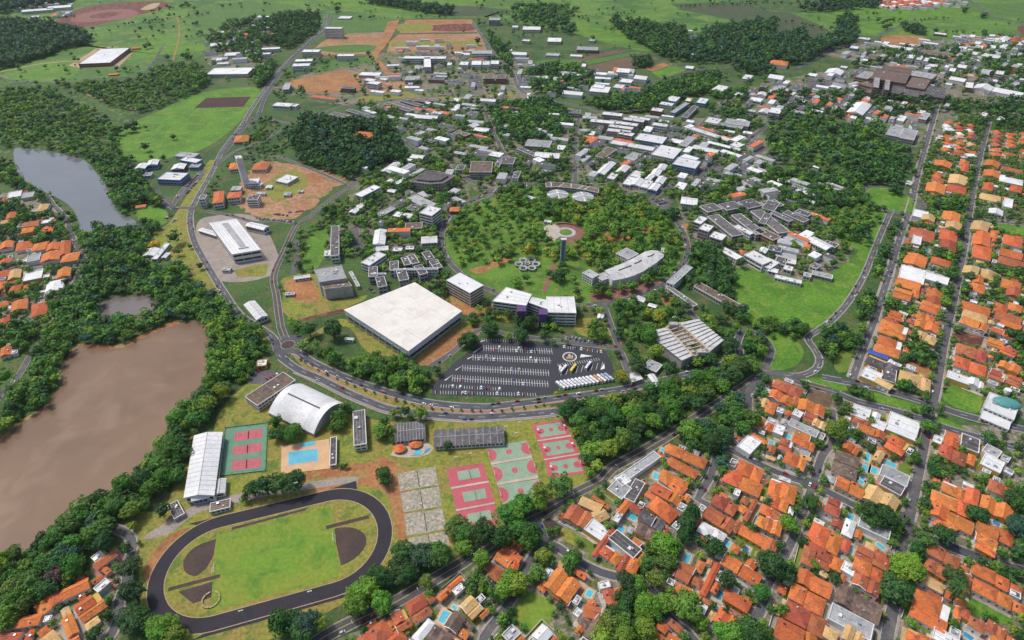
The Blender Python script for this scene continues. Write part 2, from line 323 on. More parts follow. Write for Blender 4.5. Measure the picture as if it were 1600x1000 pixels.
# ---- campus land, west
sheet('bare_ground', T(1, 1, '-40 60 60 0 330 50 560 120 450 200 330 320 200 370 0 360 -120 250 -100 150'), 'site_soil', 2, wob=3, block=2)
sheet('bare_plot', T(1, 1, '270 110 360 80 440 110 330 160'), 'soil', 3)
sheet('grass_patch', T(1, 1, '60 150 220 60 330 130 250 210 120 260'), 'dry_grass', 3, wob=1)
sheet('verge', PX('300 330 310 380 335 425 365 470 400 505 425 520 420 545 395 530 350 480 300 440 275 405 262 370 285 340'), 'dry_grass', 2)
sheet('verge', T(0, 1, '1120 300 1310 0 1360 0 1200 280 1180 420 1210 560 1250 700 1320 780 1260 800 1200 640 1090 640 960 470 1050 400'), 'dry_grass', 3)
sheet('lawn', T(0, 1, '850 330 920 290 1040 320 1030 400 900 390'), 'bright_grass', 3, block=2)
sheet('lawn', T(1, 1, '290 660 330 480 440 430 440 560 380 680 320 705'), 'bright_grass', 3, block=2)
sheet('vacant_lot', T(1, 1, '170 740 360 710 430 860 560 870 700 850 560 930 270 1000 180 960 160 850'), 'dry_grass', 2, wob=1, block=2)
sheet('bare_patch', T(1, 1, '190 760 330 740 400 860 330 900 230 860'), 'soil', 3, wob=1)
sheet('dirt_track', T(1, 1, '250 1000 540 930 560 945 300 1000'), 'red_soil', 3, block=2)
sheet('lawn', T(0, 1, '1460 690 1600 655 1680 645 1660 725 1490 735'), 'dry_grass', 3, smooth=False, block=2)
sheet('building_plot', T(0, 1, '1230 400 1330 350 1600 360 1750 640 1640 740 1400 760 1330 690 1250 560'), 'pavement', 2, block=2)
# ---- park inside the ring, and fields east of it
RING_C, RING_R = (71.5, 746.0), 164.0
sheet('park_lawn', [(RING_C[0] + RING_R * math.cos(a / 48 * 6.2832), RING_C[1] + RING_R * math.sin(a / 48 * 6.2832), 0) for a in range(48)], 'park_grass', 2, smooth=False)
sheet('field', T(2, 1, '1390 690 1460 680 1600 720 1600 1000 1400 980 1390 850'), 'bright_grass', 2, block=2)
sheet('field', PX('1150 420 1180 428 1260 440 1330 405 1350 375 1372 350 1385 345 1372 390 1345 440 1310 490 1270 512 1200 498 1155 480'), 'bright_grass', 3, block=2)
sheet('field', T(3, 1, '280 340 480 300 640 290 740 320 700 480 640 560 560 560 470 520 380 450'), 'park_grass', 3)
sheet('lawn', T(3, 1, '1420 400 1600 410 1600 480 1440 450'), 'bright_grass', 3, block=2)
sheet('lawn', T(3, 2, '0 90 100 80 220 180 180 280 40 320 0 300'), 'bright_grass', 3)
sheet('lawn', T(3, 2, '410 260 480 180 560 190 520 300 440 330'), 'lawn', 3)
sheet('lawn', T(2, 2, '400 0 600 0 640 120 420 90'), 'dry_grass', 2)
sheet('park_lawn', T(3, 0, '100 880 350 850 640 880 800 950 700 1000 150 1000'), 'park_grass', 2)
sheet('footpath', T(2, 1, '190 825 250 650 262 640 285 650 255 700 215 830'), 'plaza', 4, block=5)
sheet('forecourt', T(2, 1, '480 850 620 800 720 770 860 745 950 770 860 800 740 850 620 880 500 880'), 'plaza', 3, wob=.6)
sheet('footpath', T(1, 1, '1560 560 1600 545 1600 556 1570 575'), 'plaza', 4); sheet('footpath', T(2, 1, '500 440 520 420 530 480 500 480'), 'plaza', 4); sheet('footpath', T(2, 1, '440 600 520 640 560 690 540 690 500 650 430 615'), 'plaza', 4)
sheet('worn_lawn', T(2, 1, '560 470 640 430 760 400 860 420 820 480 680 510 590 530'), 'soil', 3, wob=1.5); sheet('worn_lawn', T(1, 1, '1330 690 1480 640 1600 600 1600 620 1500 670 1380 710'), 'soil', 3, wob=1)
sheet('bare_strip', T(1, 1, '1130 840 1190 795 1330 885 1420 930 1480 900 1500 910 1400 970 1300 960'), 'soil', 3, wob=.8); sheet('bare_strip', T(2, 1, '-100 960 60 900 60 990 -60 1010'), 'dry_grass', 3)
sheet('bare_strip', T(2, 2, '580 0 600 0 650 120 720 130 700 160 640 130'), 'soil', 3, wob=.5, block=5); sheet('bare_strip', T(2, 1, '1060 400 1110 395 1130 430 1090 450 1095 520 1070 540'), 'soil', 3, wob=.6); sheet('bare_strip', T(2, 1, '930 840 1000 830 1010 900 960 910'), 'soil', 3, wob=.6)
# ---- around the big hall, the pool and the courts
sheet('hall_ground', T(1, 2, '280 140 560 40 700 200 960 240 1080 280 1340 60 1250 0 600 0 500 0'), 'dry_grass', 2)
sheet('red_verge', T(1, 2, '1000 240 1220 80 1350 50 1400 90 1110 290 1030 280'), 'soil', 3, block=2)
sheet('sports_ground', PX('330 680 345 640 400 590 440 600 520 640 620 660 700 655 860 640 905 700 925 740 860 790 790 830 700 860 640 860 615 900 560 930 420 1000 300 1010 225 960 215 870 190 830 215 800 260 790 290 690'), 'dry_grass', 2, block=2)
sheet('bare_patch', T(1, 2, '330 930 600 900 830 860 900 900 880 1000 560 1000 300 990'), 'soil', 3, wob=1.5)
sheet('bare_patch', PX('470 768 560 741 640 735 642 765 628 860 614 800 602 772 570 757 520 768'), 'soil', 3, wob=1)
sheet('bare_patch', PX('250 850 285 825 300 822 262 855 240 895 232 925 226 900 236 870'), 'soil', 3, wob=.6)
sheet('dirt_path', PX('222 842 250 822 290 796 330 782 400 766 520 748 560 745 560 752 420 775 330 795 300 806 262 836'), 'pavement', 3)
sheet('bare_patch', PX('612 750 630 745 636 830 640 850 622 850 618 800'), 'soil', 3, wob=.8)
# ---- residential blocks
for s in ('850 805 960 735 1090 690 1130 700 1250 755 1250 800 1215 880 1190 960 1150 1010 760 1010 800 900 850 850',
          '520 1010 640 955 720 900 800 850 830 905 790 1010', '1190 600 1290 600 1320 625 1300 690 1270 745 1205 730 1140 700 1150 640',
          '1310 640 1440 650 1430 790 1415 800 1340 790 1275 750 1300 700', '1455 670 1640 700 1640 1010 1390 1010 1420 840 1440 760', '1225 880 1270 770 1410 810 1400 880 1385 1010 1180 1010',
          '1340 590 1375 490 1420 340 1440 250 1500 180 1700 190 1700 640 1560 620 1470 610 1440 620', '0 300 70 310 105 345 128 400 110 445 70 510 -40 510 -40 290', '0 980 60 930 130 900 180 860 190 900 178 1010 0 1010'):
    sheet('residential_block', PX(s), 'yard', 1)
for c, r, s, m in ((3, 2, '1110 430 1200 400 1330 460 1310 580 1180 550 1090 500', 'bright_grass'), (3, 2, '1150 90 1220 80 1360 100 1350 170 1200 160', 'red_soil'), (3, 2, '840 270 920 260 1040 330 1020 360 860 320', 'soil'),
                   (3, 2, '230 450 330 430 410 490 390 540 240 530', 'field_brown'), (2, 3, '190 260 230 235 320 290 290 340 210 300', 'cinder'), (2, 3, '290 345 325 290 440 345 400 415', 'dry_grass'), (2, 3, '405 420 440 355 530 400 490 460', 'lawn'),
                   (2, 3, '20 830 100 700 270 790 240 890 90 960 20 900', 'pitch_grass'), (3, 3, '1210 740 1290 700 1530 820 1480 900 1280 840', 'bright_grass'), (2, 3, '540 80 600 60 690 120 650 160 560 120', 'lawn'), (3, 3, '560 350 620 330 730 380 640 400', 'bright_grass'),
                   (3, 3, '870 870 920 850 1010 920 980 950 870 900', 'lawn'), (2, 3, '1410 480 1440 420 1600 470 1600 520 1480 480', 'lawn'), (3, 2, '600 950 760 880 900 900 860 1000 640 1000', 'lawn')):
    sheet('vacant_plot', T(c, r, s), m, 3, block=2)
# ---- water
sheet('lake', T(0, 2, '-60 830 0 760 70 690 160 630 260 580 320 490 360 400 380 290 440 210 490 165 640 175 760 175 880 120 960 80 1100 30 1200 0 1280 30 1315 80 1300 200 1300 320 1255 380 1250 440 1135 560 1085 690 965 790 935 880 840 950 790 1000 700 1060 560 1190 420 1240 340 1330 200 1410 90 1490 -60 1520'), 'lake_brown', 4, block=3)
sheet('lake', T(0, 1, '85 -70 130 -75 270 -60 420 -30 520 0 590 60 660 150 690 240 760 340 830 370 880 430 800 430 700 435 640 430 560 460 510 455 470 330 400 260 300 210 190 150 110 80'), 'lake_grey', 4, block=3)
sheet('pond', T(0, 1, '640 880 720 845 800 860 880 845 1010 885 940 940 820 975 740 965 620 985 620 930'), 'pond', 4, block=3)
sheet('muddy_bank', T(0, 2, '480 150 640 155 760 150 880 95 960 55 1060 20 1110 0 1150 0 1100 40 960 100 880 140 760 195 640 195 500 185'), 'soil', 3, block=3)
sheet('muddy_bank', T(0, 2, '330 480 400 300 440 190 490 160 440 250 390 330 340 500 260 600 150 650 0 790 0 740 140 620 250 560'), 'soil', 3)
sheet('footpath', T(0, 2, '190 440 260 300 280 310 215 450 150 520 140 510'), 'soil', 4)
sheet('footpath', T(0, 2, '1070 870 1150 770 1240 660 1260 650 1180 770 1090 880'), 'soil', 4)
# ---------------------------------------------------------------- roads
ROADS = []
def road(pts, wid, m='asphalt', kerb=True, mark=None, name='road', closed=False, walk=0.0):
    q = spline([(a[0], a[1]) for a in (W(pts) if len(pts[0]) == 2 else pts)], closed, 6)
    ROADS.append(dict(q=q, w=wid, m=m, kerb=kerb, mark=mark, name=name, closed=closed, walk=walk))
def edges(q, closed):
    n = len(q); out = []
    for i in range(n):
        a, b = (q[i - 1], q[(i + 1) % n]) if closed else (q[max(i - 1, 0)], q[min(i + 1, n - 1)])
        d = math.hypot(b[0] - a[0], b[1] - a[1]) or 1; out.append((-(b[1] - a[1]) / d, (b[0] - a[0]) / d))
    return out
def strip(mb, q, nn, o0, o1, z, closed, keep=None, mi=0, z1=None):
    n = len(q)
    for i in range(n if closed else n - 1):
        j = (i + 1) % n
        if keep is not None and not (keep[i] and keep[j]): continue
        P = [(q[k][0] + nn[k][0] * o, q[k][1] + nn[k][1] * o, z) for k, o in ((i, o0), (j, o0), (j, o1), (i, o1))]
        if z1 is None: mb.add(P, [(0, 3, 2, 1) if o0 > o1 else (0, 1, 2, 3)], mi)
        else:
            U = [(p[0], p[1], z1) for p in P]; mb.add(P + U, [(4, 5, 6, 7), (0, 1, 5, 4), (2, 3, 7, 6), (1, 2, 6, 5), (3, 0, 4, 7)], mi)
# ring avenue: two carriageways with a planted median
UP = PX('444 548 462 549 482 562 500 572 540 590 585 606 620 617 675 630 750 636 800 632 875 622 950 612 1000 603 1050 591 1100 579 1140 566 1156 554 1152 535 1160 516')
LO = PX('436 556 465 577 500 592 540 612 575 627 612 640 675 648 737 652 800 649 850 645 884 641')
road(UP, 8.5, 'asphalt', mark='dash'); road(LO, 8.5, 'asphalt', mark='dash')
road(T(1, 3, '330 1050 420 985 600 890 850 775 1000 690 1200 570 1310 505') + T(2, 3, '0 290 200 190 400 80 560 0') + T(2, 2, '620 930 800 830 1000 710 1200 580 1400 450 1560 345') + PX('1215 583 1250 597 1300 611'), 9.5, 'asphalt', mark='double')
road(PX('1160 516 1185 522 1205 545 1196 575'), 7, 'asphalt_old')
road(PX('1190 578 1225 586 1255 586 1276 575 1280 560 1272 545 1262 528 1280 515 1300 500 1325 472 1350 430 1370 380 1385 345 1393 327'), 7.5, 'asphalt_old', mark='dash')
road(PX('1285 590 1340 600 1390 612 1450 630 1500 647 1550 660 1640 680'), 9, 'asphalt', mark='dash')
road(PX('1300 611 1340 628 1390 640 1440 655 1475 668 1530 684 1640 712'), 9, 'asphalt', mark='dash')
road(PX('1382 1030 1387 990 1397 940 1405 875 1420 812 1433 750 1445 690 1452 655 1460 620 1467 585 1475 537 1482 505 1490 470 1500 420 1510 365 1520 300 1530 250 1545 190'), 7.5, 'asphalt_old', walk=1.4)
road(PX('1332 592 1345 555 1366 500 1374 475 1390 425 1405 375 1420 332 1427 305 1436 265 1450 215 1460 180 1466 160'), 8.5, 'asphalt_old', mark='dash', walk=1.5)
# west roads
road(PX('437 556 428 530 410 515 375 492 350 457 325 417 304 378 297 345 302 322 325 280 338 255 350 232 375 200 400 160 437 110 475 72 500 50 507 38 510 22'), 8.5, 'asphalt_old', mark='dash')
road(PX('352 237 380 200 403 180 416 150 450 100 487 65 510 50 520 22'), 7.5, 'asphalt')
road(PX('446 530 440 515 437 500 432 462 428 430 445 390 465 350 482 340 520 310 542 295 570 275 612 255 640 247'), 8, 'asphalt', mark='yellow')
road(PX('400 182 420 186 457 192 500 177 540 165 600 158 700 150 760 152'), 7, 'asphalt_old')
road(PX('338 258 370 235 400 225 425 212 457 193'), 6, 'asphalt_old')
road(PX('380 240 437 245 450 250 500 270 540 288'), 6, 'asphalt_old')
road(T(0, 1, '1290 320 1450 350 1600 390') + PX('430 345 465 350'), 6, 'asphalt_old')
road(T(0, 1, '1090 300 1210 300'), 6, 'asphalt_old'); road(T(0, 1, '1090 310 980 230 940 180'), 6, 'asphalt_old'); road(T(0, 1, '1080 290 1130 200 1230 100 1280 60'), 6, 'asphalt_old')
road(T(1, 1, '250 500 260 600 230 700 240 720'), 7, 'asphalt_old', kerb=False)
road(T(1, 1, '610 420 630 480 650 560'), 9, 'asphalt_old', kerb=False)
# ring road of the park and its spokes
ring = [(RING_C[0] + (RING_R + 5) * math.cos(a / 24 * 6.2832), RING_C[1] + (RING_R + 5) * math.sin(a / 24 * 6.2832), 0) for a in range(24)]
road(ring, 7, 'asphalt_old', closed=True)
road(PX('742 318 775 302 740 285 712 272 690 250 650 235 632 222 605 197'), 7, 'asphalt_old')
road(PX('899 290 899 250 900 215 905 180'), 7, 'asphalt_old'); road(PX('1012 317 1040 296 1080 282 1130 262 1165 250 1200 230'), 7, 'asphalt_old')
road(PX('750 160 762 185 777 220 790 245 800 270 790 300'), 6.5, 'asphalt_old')
road(PX('940 470 955 510 968 545 985 590'), 7, 'asphalt_old'); road(PX('1065 410 1063 430 1045 450 1070 478 1095 505'), 6, 'asphalt_old')
road(PX('738 35 755 60 780 95 800 112 812 140 850 155 912 167 940 175 1010 170'), 7.5, 'asphalt_old')
road(T(1, 0, '890 120 830 230 740 330 800 440 880 490'), 8, 'soil', kerb=False, name='dirt_road'); road(T(1, 0, '540 215 850 212 1370 212'), 6, 'asphalt_old', kerb=False); road(T(1, 0, '350 360 520 355 740 340 1050 330 1400 300'), 6, 'soil', kerb=False, name='dirt_road')
road(PX('940 80 1000 88 1030 95 1060 105 1100 108 1150 105'), 6, 'asphalt_old', kerb=False); road(T(2, 0, '700 560 930 495 1090 450 1250 440'), 5, 'asphalt_old', kerb=False)
road(PX('1050 232 1075 215 1110 180 1140 155'), 6, 'asphalt_old'); road(PX('1165 222 1200 196 1232 172 1255 160 1290 140'), 7, 'asphalt')
road(PX('1240 108 1255 102 1300 80 1340 70 1375 55 1407 40 1430 32 1480 30'), 9, 'asphalt_old', kerb=False); road(PX('1500 -5 1530 10 1550 25 1590 37 1620 42'), 9, 'asphalt_old', kerb=False)
road(T(0, 0, '0 450 250 400 470 380'), 6, 'sand', kerb=False, name='dirt_road'); road(T(0, 0, '0 490 250 515 600 490 880 465 1030 270'), 5, 'asphalt_old', kerb=False)
road(T(0, 0, '540 590 720 650 870 690'), 4, 'soil', kerb=False, name='dirt_track'); road(T(0, 0, '1080 380 1120 220 1110 100'), 4, 'soil', kerb=False, name='dirt_track')
# residential streets
road(PX('838 812 842 822 850 842 875 858 900 875 940 895 985 906 1012 917 1030 940 1045 965 1075 990 1100 1020'), 6.2, 'asphalt', walk=1.2)
road(PX('850 842 832 870 815 900 800 935 775 970 757 995 750 1020'), 6.2, 'asphalt_old', walk=1.2)
road(PX('1300 640 1301 687 1285 712 1272 750 1264 775 1255 800 1237 845 1222 875 1200 912 1190 950 1172 985 1160 1020'), 6.2, 'asphalt_old', walk=1.2)
road(PX('1085 690 1110 688 1145 705 1200 732 1237 747 1265 757 1300 772 1340 792 1375 803 1414 805'), 6.2, 'asphalt', walk=1.2)
road(PX('1108 790 1090 780 1098 765 1112 740 1120 710'), 6, 'asphalt_old', walk=1)
road(PX('1412 826 1425 832 1462 845 1512 865 1562 882 1640 905'), 8, 'asphalt', walk=1.2)
road(PX('1482 505 1525 520 1560 528 1640 540'), 6.2, 'asphalt', walk=1.2); road(PX('1510 343 1560 347 1640 355'), 6.2, 'asphalt_old', walk=1.2)
road(PX('1190 585 1172 610 1168 640 1172 670'), 8, 'asphalt_old')
road(T(0, 3, '700 300 800 340 830 420 800 520 790 640 745 750 745 860 700 960 640 1060'), 6.2, 'asphalt_old', walk=1)
road(T(0, 2, '260 60 250 150 180 240 130 330 60 420 0 470 -60 590'), 6, 'asphalt_old'); road(T(0, 1, '290 220 340 290 420 370 440 450 500 570 525 640 460 780 400 850'), 6, 'asphalt_old', walk=1)
road(T(0, 1, '520 660 380 670 200 680 0 690'), 6, 'asphalt_old', walk=1)
road(T(1, 2, '1090 290 1230 200 1350 90 1440 60 1600 100') + PX('830 528 870 533 930 540 968 545'), 6.5, 'asphalt_old')
RZ = [.15 + (k % 19) * .004 for k in range(len(ROADS))]
for k, r in enumerate(ROADS):
    q, hw = r['q'], r['w'] / 2; A = np.array(q); nn = edges(q, r['closed'])
    keepL = np.ones(len(q), bool); keepR = keepL.copy()
    for k2, r2 in enumerate(ROADS):
        if k2 == k: continue
        B = np.array(r2['q'])
        for side, keep in ((1, keepL), (-1, keepR)):
            E_ = A + np.array(nn) * side * (hw + .3)
            bb = (E_[:, 0] > B[:, 0].min() - 15) & (E_[:, 0] < B[:, 0].max() + 15) & (E_[:, 1] > B[:, 1].min() - 15) & (E_[:, 1] < B[:, 1].max() + 15)
            for i in np.nonzero(bb)[0]:
                if np.min(np.hypot(B[:, 0] - E_[i, 0], B[:, 1] - E_[i, 1])) < r2['w'] / 2 + 1.5: keep[i] = False
    mb = MB(); strip(mb, q, nn, -hw, hw, RZ[k], r['closed']); o = mb.build(r['name'], r['m']); o['kind'] = 'structure'
    for i in range(0, len(q) - 1 + r['closed']):
        a, b = q[i], q[(i + 1) % len(q)]; n1, n2 = nn[i], nn[(i + 1) % len(q)]; h2 = hw + 1.5
        occupy([(a[0] + n1[0] * h2, a[1] + n1[1] * h2), (b[0] + n2[0] * h2, b[1] + n2[1] * h2), (b[0] - n2[0] * h2, b[1] - n2[1] * h2), (a[0] - n1[0] * h2, a[1] - n1[1] * h2)], 4)
    if r['kerb']:
        mb = MB(); strip(mb, q, nn, hw, hw + .45, .0, r['closed'], keepL, z1=.36); strip(mb, q, nn, -hw - .45, -hw, .0, r['closed'], keepR, z1=.36)
        if mb.v: mb.build('kerb', 'kerb', o)
    if r['walk']:
        mb = MB(); strip(mb, q, nn, hw + .46, hw + .46 + r['walk'], .0, r['closed'], keepL, z1=.33); strip(mb, q, nn, -hw - .46 - r['walk'], -hw - .46, .0, r['closed'], keepR, z1=.33)
        if mb.v: mb.build('pavement', 'pavement', o)
    if r['mark']:
        mb = MB(); z = RZ[k] + .006
        if r['mark'] == 'dash': strip(mb, q, nn, -.12, .12, z, r['closed'], [i % 3 < 2 for i in range(len(q))])
        if r['mark'] in ('double', 'yellow'):
            strip(mb, q, nn, .1, .3, z, r['closed']); strip(mb, q, nn, -.3, -.1, z, r['closed'])
        if r['mark'] != 'yellow': strip(mb, q, nn, hw - .5, hw - .3, z, r['closed'], keepL); strip(mb, q, nn, -hw + .3, -hw + .5, z, r['closed'], keepR)
        mb.build('lane_marking', 'yellow_line' if r['mark'] != 'dash' else 'white_line', o)
# planted median of the avenue with brick-pink cycle path, and roundabouts
med = PX('459 556 482 568 500 578 540 597 585 613 620 624 675 637 750 643 800 639 860 633 860 638 800 644 737 646 675 642 612 634 575 620 540 604 500 586 470 570')
sheet('median', med, 'dry_grass', 4)
_q = spline(W(UP[1:13]), False, 6); _n = edges(_q, False); mb = MB(); strip(mb, _q, _n, -6.4, -4.9, .27, False); o = mb.build('cycle_path', 'pink_path'); o['kind'] = 'structure'
_q = spline(W(LO[1:]), False, 6); _n = edges(_q, False); mb = MB(); strip(mb, _q, _n, 4.9, 6.0, .27, False); o = mb.build('cycle_path', 'pink_path'); o['kind'] = 'structure'
mb = MB(); strip(mb, _q, _n, -7.2, -5.2, .0, False, z1=.33); o = mb.build('pavement', 'pavement'); o['kind'] = 'structure'
def disc(c, rx, ry, n=28): return [(c[0] + rx * math.cos(i / n * 6.2832), c[1] + ry * math.sin(i / n * 6.2832)) for i in range(n)]
c = w(450, 539); sheet('roundabout', [p + (0,) for p in disc(c, 17, 17)], 'asphalt', 8, smooth=False, block=4)
o = MB().prism(disc(c, 7, 7), 0, .5).build('roundabout_island', 'cinder'); o['kind'] = 'structure'
o = MB().prism(disc(c, 7.6, 7.6), 0, .42).build('roundabout_kerb', 'kerb'); o['kind'] = 'structure'
c = w(1393, 312); road_oval = disc(c, 44, 54); sheet('roundabout', [p + (0,) for p in road_oval], 'asphalt_old', 8, smooth=False, block=4)
sheet('roundabout_lawn', [p + (0,) for p in disc(c, 34, 44)], 'bright_grass', 10, smooth=False)
for s in ('1010 625 1080 610 1240 680 1230 695 1100 670 1020 640', '560 420 720 470 960 540 980 580 820 545 640 500 560 450', '200 380 320 360 480 400 500 440 400 440 280 410'):
    sheet('avenue_lawn', T(3, 2, s), 'bright_grass', 4)
# ---------------------------------------------------------------- generic buildings
def rect3(pts, z):
    a, b, c = W(pts[:3], z); L = math.hypot(b[0] - a[0], b[1] - a[1]); u = ((b[0] - a[0]) / L, (b[1] - a[1]) / L); n = (-u[1], u[0])
    wv = (c[0] - b[0]) * n[0] + (c[1] - b[1]) * n[1]
    if abs(wv) < 3.5: wv = math.copysign(3.5, wv or 1)
    return ccw([(a[0], a[1]), (b[0], b[1]), (b[0] + n[0] * wv, b[1] + n[1] * wv), (a[0] + n[0] * wv, a[1] + n[1] * wv)])
def inset(p, d):
    p = ccw(p); n = len(p); out = []
    for i in range(n):
        a, b, c = p[i - 1], p[i], p[(i + 1) % n]
        l1 = math.hypot(b[0] - a[0], b[1] - a[1]) or 1e-6; l2 = math.hypot(c[0] - b[0], c[1] - b[1]) or 1e-6
        n1 = (-(b[1] - a[1]) / l1, (b[0] - a[0]) / l1); n2 = (-(c[1] - b[1]) / l2, (c[0] - b[0]) / l2)
        k = 1 + n1[0] * n2[0] + n1[1] * n2[1]; k = max(k, .35)
        out.append((b[0] + (n1[0] + n2[0]) * d / k, b[1] + (n1[1] + n2[1]) * d / k))
    return out
def cen(p): return (sum(q[0] for q in p) / len(p), sum(q[1] for q in p) / len(p))
def edge_list(p): return [(p[i], p[(i + 1) % len(p)]) for i in range(len(p))]
def window_rows(t, poly, z0, H, storeys, style='row', m='window', sides=None):
    fh = (H - z0) / storeys
    for ei, (a, b) in enumerate(edge_list(ccw(poly))):
        L = math.hypot(b[0] - a[0], b[1] - a[1])
        if L < 5 or (sides is not None and ei not in sides): continue
        u = ((b[0] - a[0]) / L, (b[1] - a[1]) / L); n = (u[1], -u[0])
        for s in range(storeys):
            zb = z0 + s * fh + fh * .38; zt = z0 + s * fh + fh * .80; mb = MB()
            k = max(1, int((L - 1.6) / (3.4 if style == 'row' else 9))); seg = (L - 1.6) / k; gap = .5 if style == 'row' else .25
            for i in range(k):
                x0, x1 = .8 + i * seg + gap, .8 + (i + 1) * seg - gap
                mb.bar((a[0] + u[0] * x0 + n[0] * .03, a[1] + u[1] * x0 + n[1] * .03), (a[0] + u[0] * x1 + n[0] * .03, a[1] + u[1] * x1 + n[1] * .03), .07, zb, zt)
            mb.build('window_row', m, t)
def roof_units(t, poly, H, k):
    c = cen(poly)
    for i in range(k):
        a, b = rng.random(2); q = lerp(lerp(poly[0], poly[1], .2 + .6 * a), lerp(poly[3 % len(poly)], poly[2], .2 + .6 * a), .2 + .6 * b) if len(poly) == 4 else lerp(c, poly[i % len(poly)], .4)
        u = poly[1][0] - poly[0][0], poly[1][1] - poly[0][1]; L = math.hypot(*u) or 1
        s = .6 + 1.0 * rng.random(); MB().box(q, (u[0] / L, u[1] / L), s, s * (.6 + .6 * rng.random()), H - .3, H + .5 + .8 * rng.random()).build('roof_unit', ['metal', 'wall_white', 'grey_roof'][i % 3], t)
def slab_building(t, poly, H, roof, wall, storeys=2, parapet=.7, style='row', units=2, rim=None, seams=0, sides=None, z0=0.0):
    poly = ccw(poly); e_ = max(edge_list(poly), key=lambda k: math.dist(*k)); BANG.append((*cen(poly), math.atan2(e_[1][1] - e_[0][1], e_[1][0] - e_[0][0])))
    MB().prism(poly, z0, H - .35).build('wall', wall, t)
    inner = inset(poly, .45); n = len(poly)
    rf = mesh_obj('roof', [(p[0], p[1], H - .25) for p in inner], [tuple(range(n))], roof, t)
    mb = MB(); ou = inset(poly, -.12)
    vs = [(p[0], p[1], H - .5) for p in ou] + [(p[0], p[1], H - .35 + parapet) for p in ou] + [(p[0], p[1], H - .35 + parapet) for p in inner] + [(p[0], p[1], H - .45) for p in inner]
    fs = []
    for i in range(n):
        j = (i + 1) % n
        for r in range(3): fs.append((r * n + i, r * n + j, (r + 1) * n + j, (r + 1) * n + i))
        fs.append((3 * n + i, 3 * n + j, j, i))
    mb.add(vs, fs).build('parapet', rim or wall, t)
    if seams and n == 4:
        for i in range(1, seams):
            a, b = lerp(inner[0], inner[1], i / seams), lerp(inner[3], inner[2], i / seams)
            MB().bar(a, b, .11, H - .3, H - .12).build('roof_seam', 'kerb' if roof != 'white' else 'grey_roof', rf)
    if storeys: window_rows(t, poly, z0, H - .5, storeys, style, sides=sides)
    if units: roof_units(t, inner, H, units)
    occupy(inset(poly, -2), 5)
def gable_geo(poly, z, rise, hip=0.0, over=.5, thick=.22):
    p = inset(ccw(poly), -over); L1 = math.dist(p[0], p[1]); L2 = math.dist(p[1], p[2])
    if L1 < L2: p = p[1:] + p[:1]
    hl = min(hip * math.dist(p[1], p[2]) / 2, math.dist(p[0], p[1]) * .45); f = hl / math.dist(p[0], p[1])
    m0, m1 = lerp(p[3], p[0], .5), lerp(p[1], p[2], .5); r0, r1 = lerp(m0, m1, f), lerp(m0, m1, 1 - f)
    vs = [(q[0], q[1], z) for q in p] + [(r0[0], r0[1], z + rise), (r1[0], r1[1], z + rise)] + [(q[0], q[1], z - thick) for q in p]
    fs = [(0, 1, 5, 4), (2, 3, 4, 5), (1, 2, 5), (3, 0, 4)] + [(i, 6 + i, 6 + (i + 1) % 4, (i + 1) % 4) for i in range(4)] + [(9, 8, 7, 6)]
    return vs, fs, (r0, r1), p
def gable_building(t, poly, H, roof, wall, rise=None, hip=0.0, storeys=1, style='row', ridge=None, ribs=0, over=.6):
    poly = ccw(poly); rise = rise if rise is not None else .15 * min(math.dist(poly[0], poly[1]), math.dist(poly[1], poly[2]))
    MB().prism(poly, 0, H - .1).build('wall', wall, t)
    vs, fs, (r0, r1), p = gable_geo(poly, H, rise, hip, over); rf = mesh_obj('roof', vs, fs, roof, t)
    if ridge: MB().bar(r0, r1, .3, H + rise - .15, H + rise + .12).build('ridge_cap', ridge, rf)
    for i in range(1, ribs):
        for s in ((0, 1, r0, r1), (3, 2, r0, r1)):
            e, rr = lerp(p[s[0]], p[s[1]], i / ribs), lerp(s[2], s[3], i / ribs); d = math.dist(e, rr) or 1
            ux = ((p[s[1]][0] - p[s[0]][0]) / math.dist(p[s[1]], p[s[0]]) * .18, (p[s[1]][1] - p[s[0]][1]) / math.dist(p[s[1]], p[s[0]]) * .18)
            mesh_obj('roof_seam', [(e[0] - ux[0], e[1] - ux[1], H + .05), (e[0] + ux[0], e[1] + ux[1], H + .05), (rr[0] + ux[0], rr[1] + ux[1], H + rise + .05), (rr[0] - ux[0], rr[1] - ux[1], H + rise + .05)], [(0, 1, 2, 3)], ridge or roof, rf)
    if storeys: window_rows(t, poly, 0, H - .3, storeys, style)
    occupy(inset(poly, -2), 5)
BANG = []
def sweep(n0, n1, k): return [n0 + (n1 - n0) * i / (k - 1) for i in range(k)]

# ---------------------------------------------------------------- athletics ground
TC, TA, TS = (-179.2, 257.9), .3026, 40.4
def tr(u, v): return (TC[0] + u * math.cos(TA) - v * math.sin(TA), TC[1] + u * math.sin(TA) + v * math.cos(TA))
def stadium(r, n=22): return [tr(TS + r * math.sin(a), -r * math.cos(a)) for a in sweep(0, math.pi, n)] + [tr(-TS - r * math.sin(a), r * math.cos(a)) for a in sweep(0, math.pi, n)]
t = thing('running_track', '', 'running track', (TC[0], TC[1], 0), exact='black cinder oval running track around the green football pitch')
def ringmesh(a, b, z, m, name, par):
    n = len(a); return mesh_obj(name, [(p[0], p[1], z) for p in a] + [(p[0], p[1], z) for p in b], [(i, (i + 1) % n, n + (i + 1) % n, n + i) for i in range(n)], m, par)
ringmesh(stadium(47.6), stadium(36.4), .20, 'track', 'surface', t)
for q in ((-47.6, 'outer_kerb'), (-36.2, 'inner_kerb')): ringmesh(stadium(-q[0] + .5), stadium(-q[0] - .1), .215, 'sand', q[1], t)

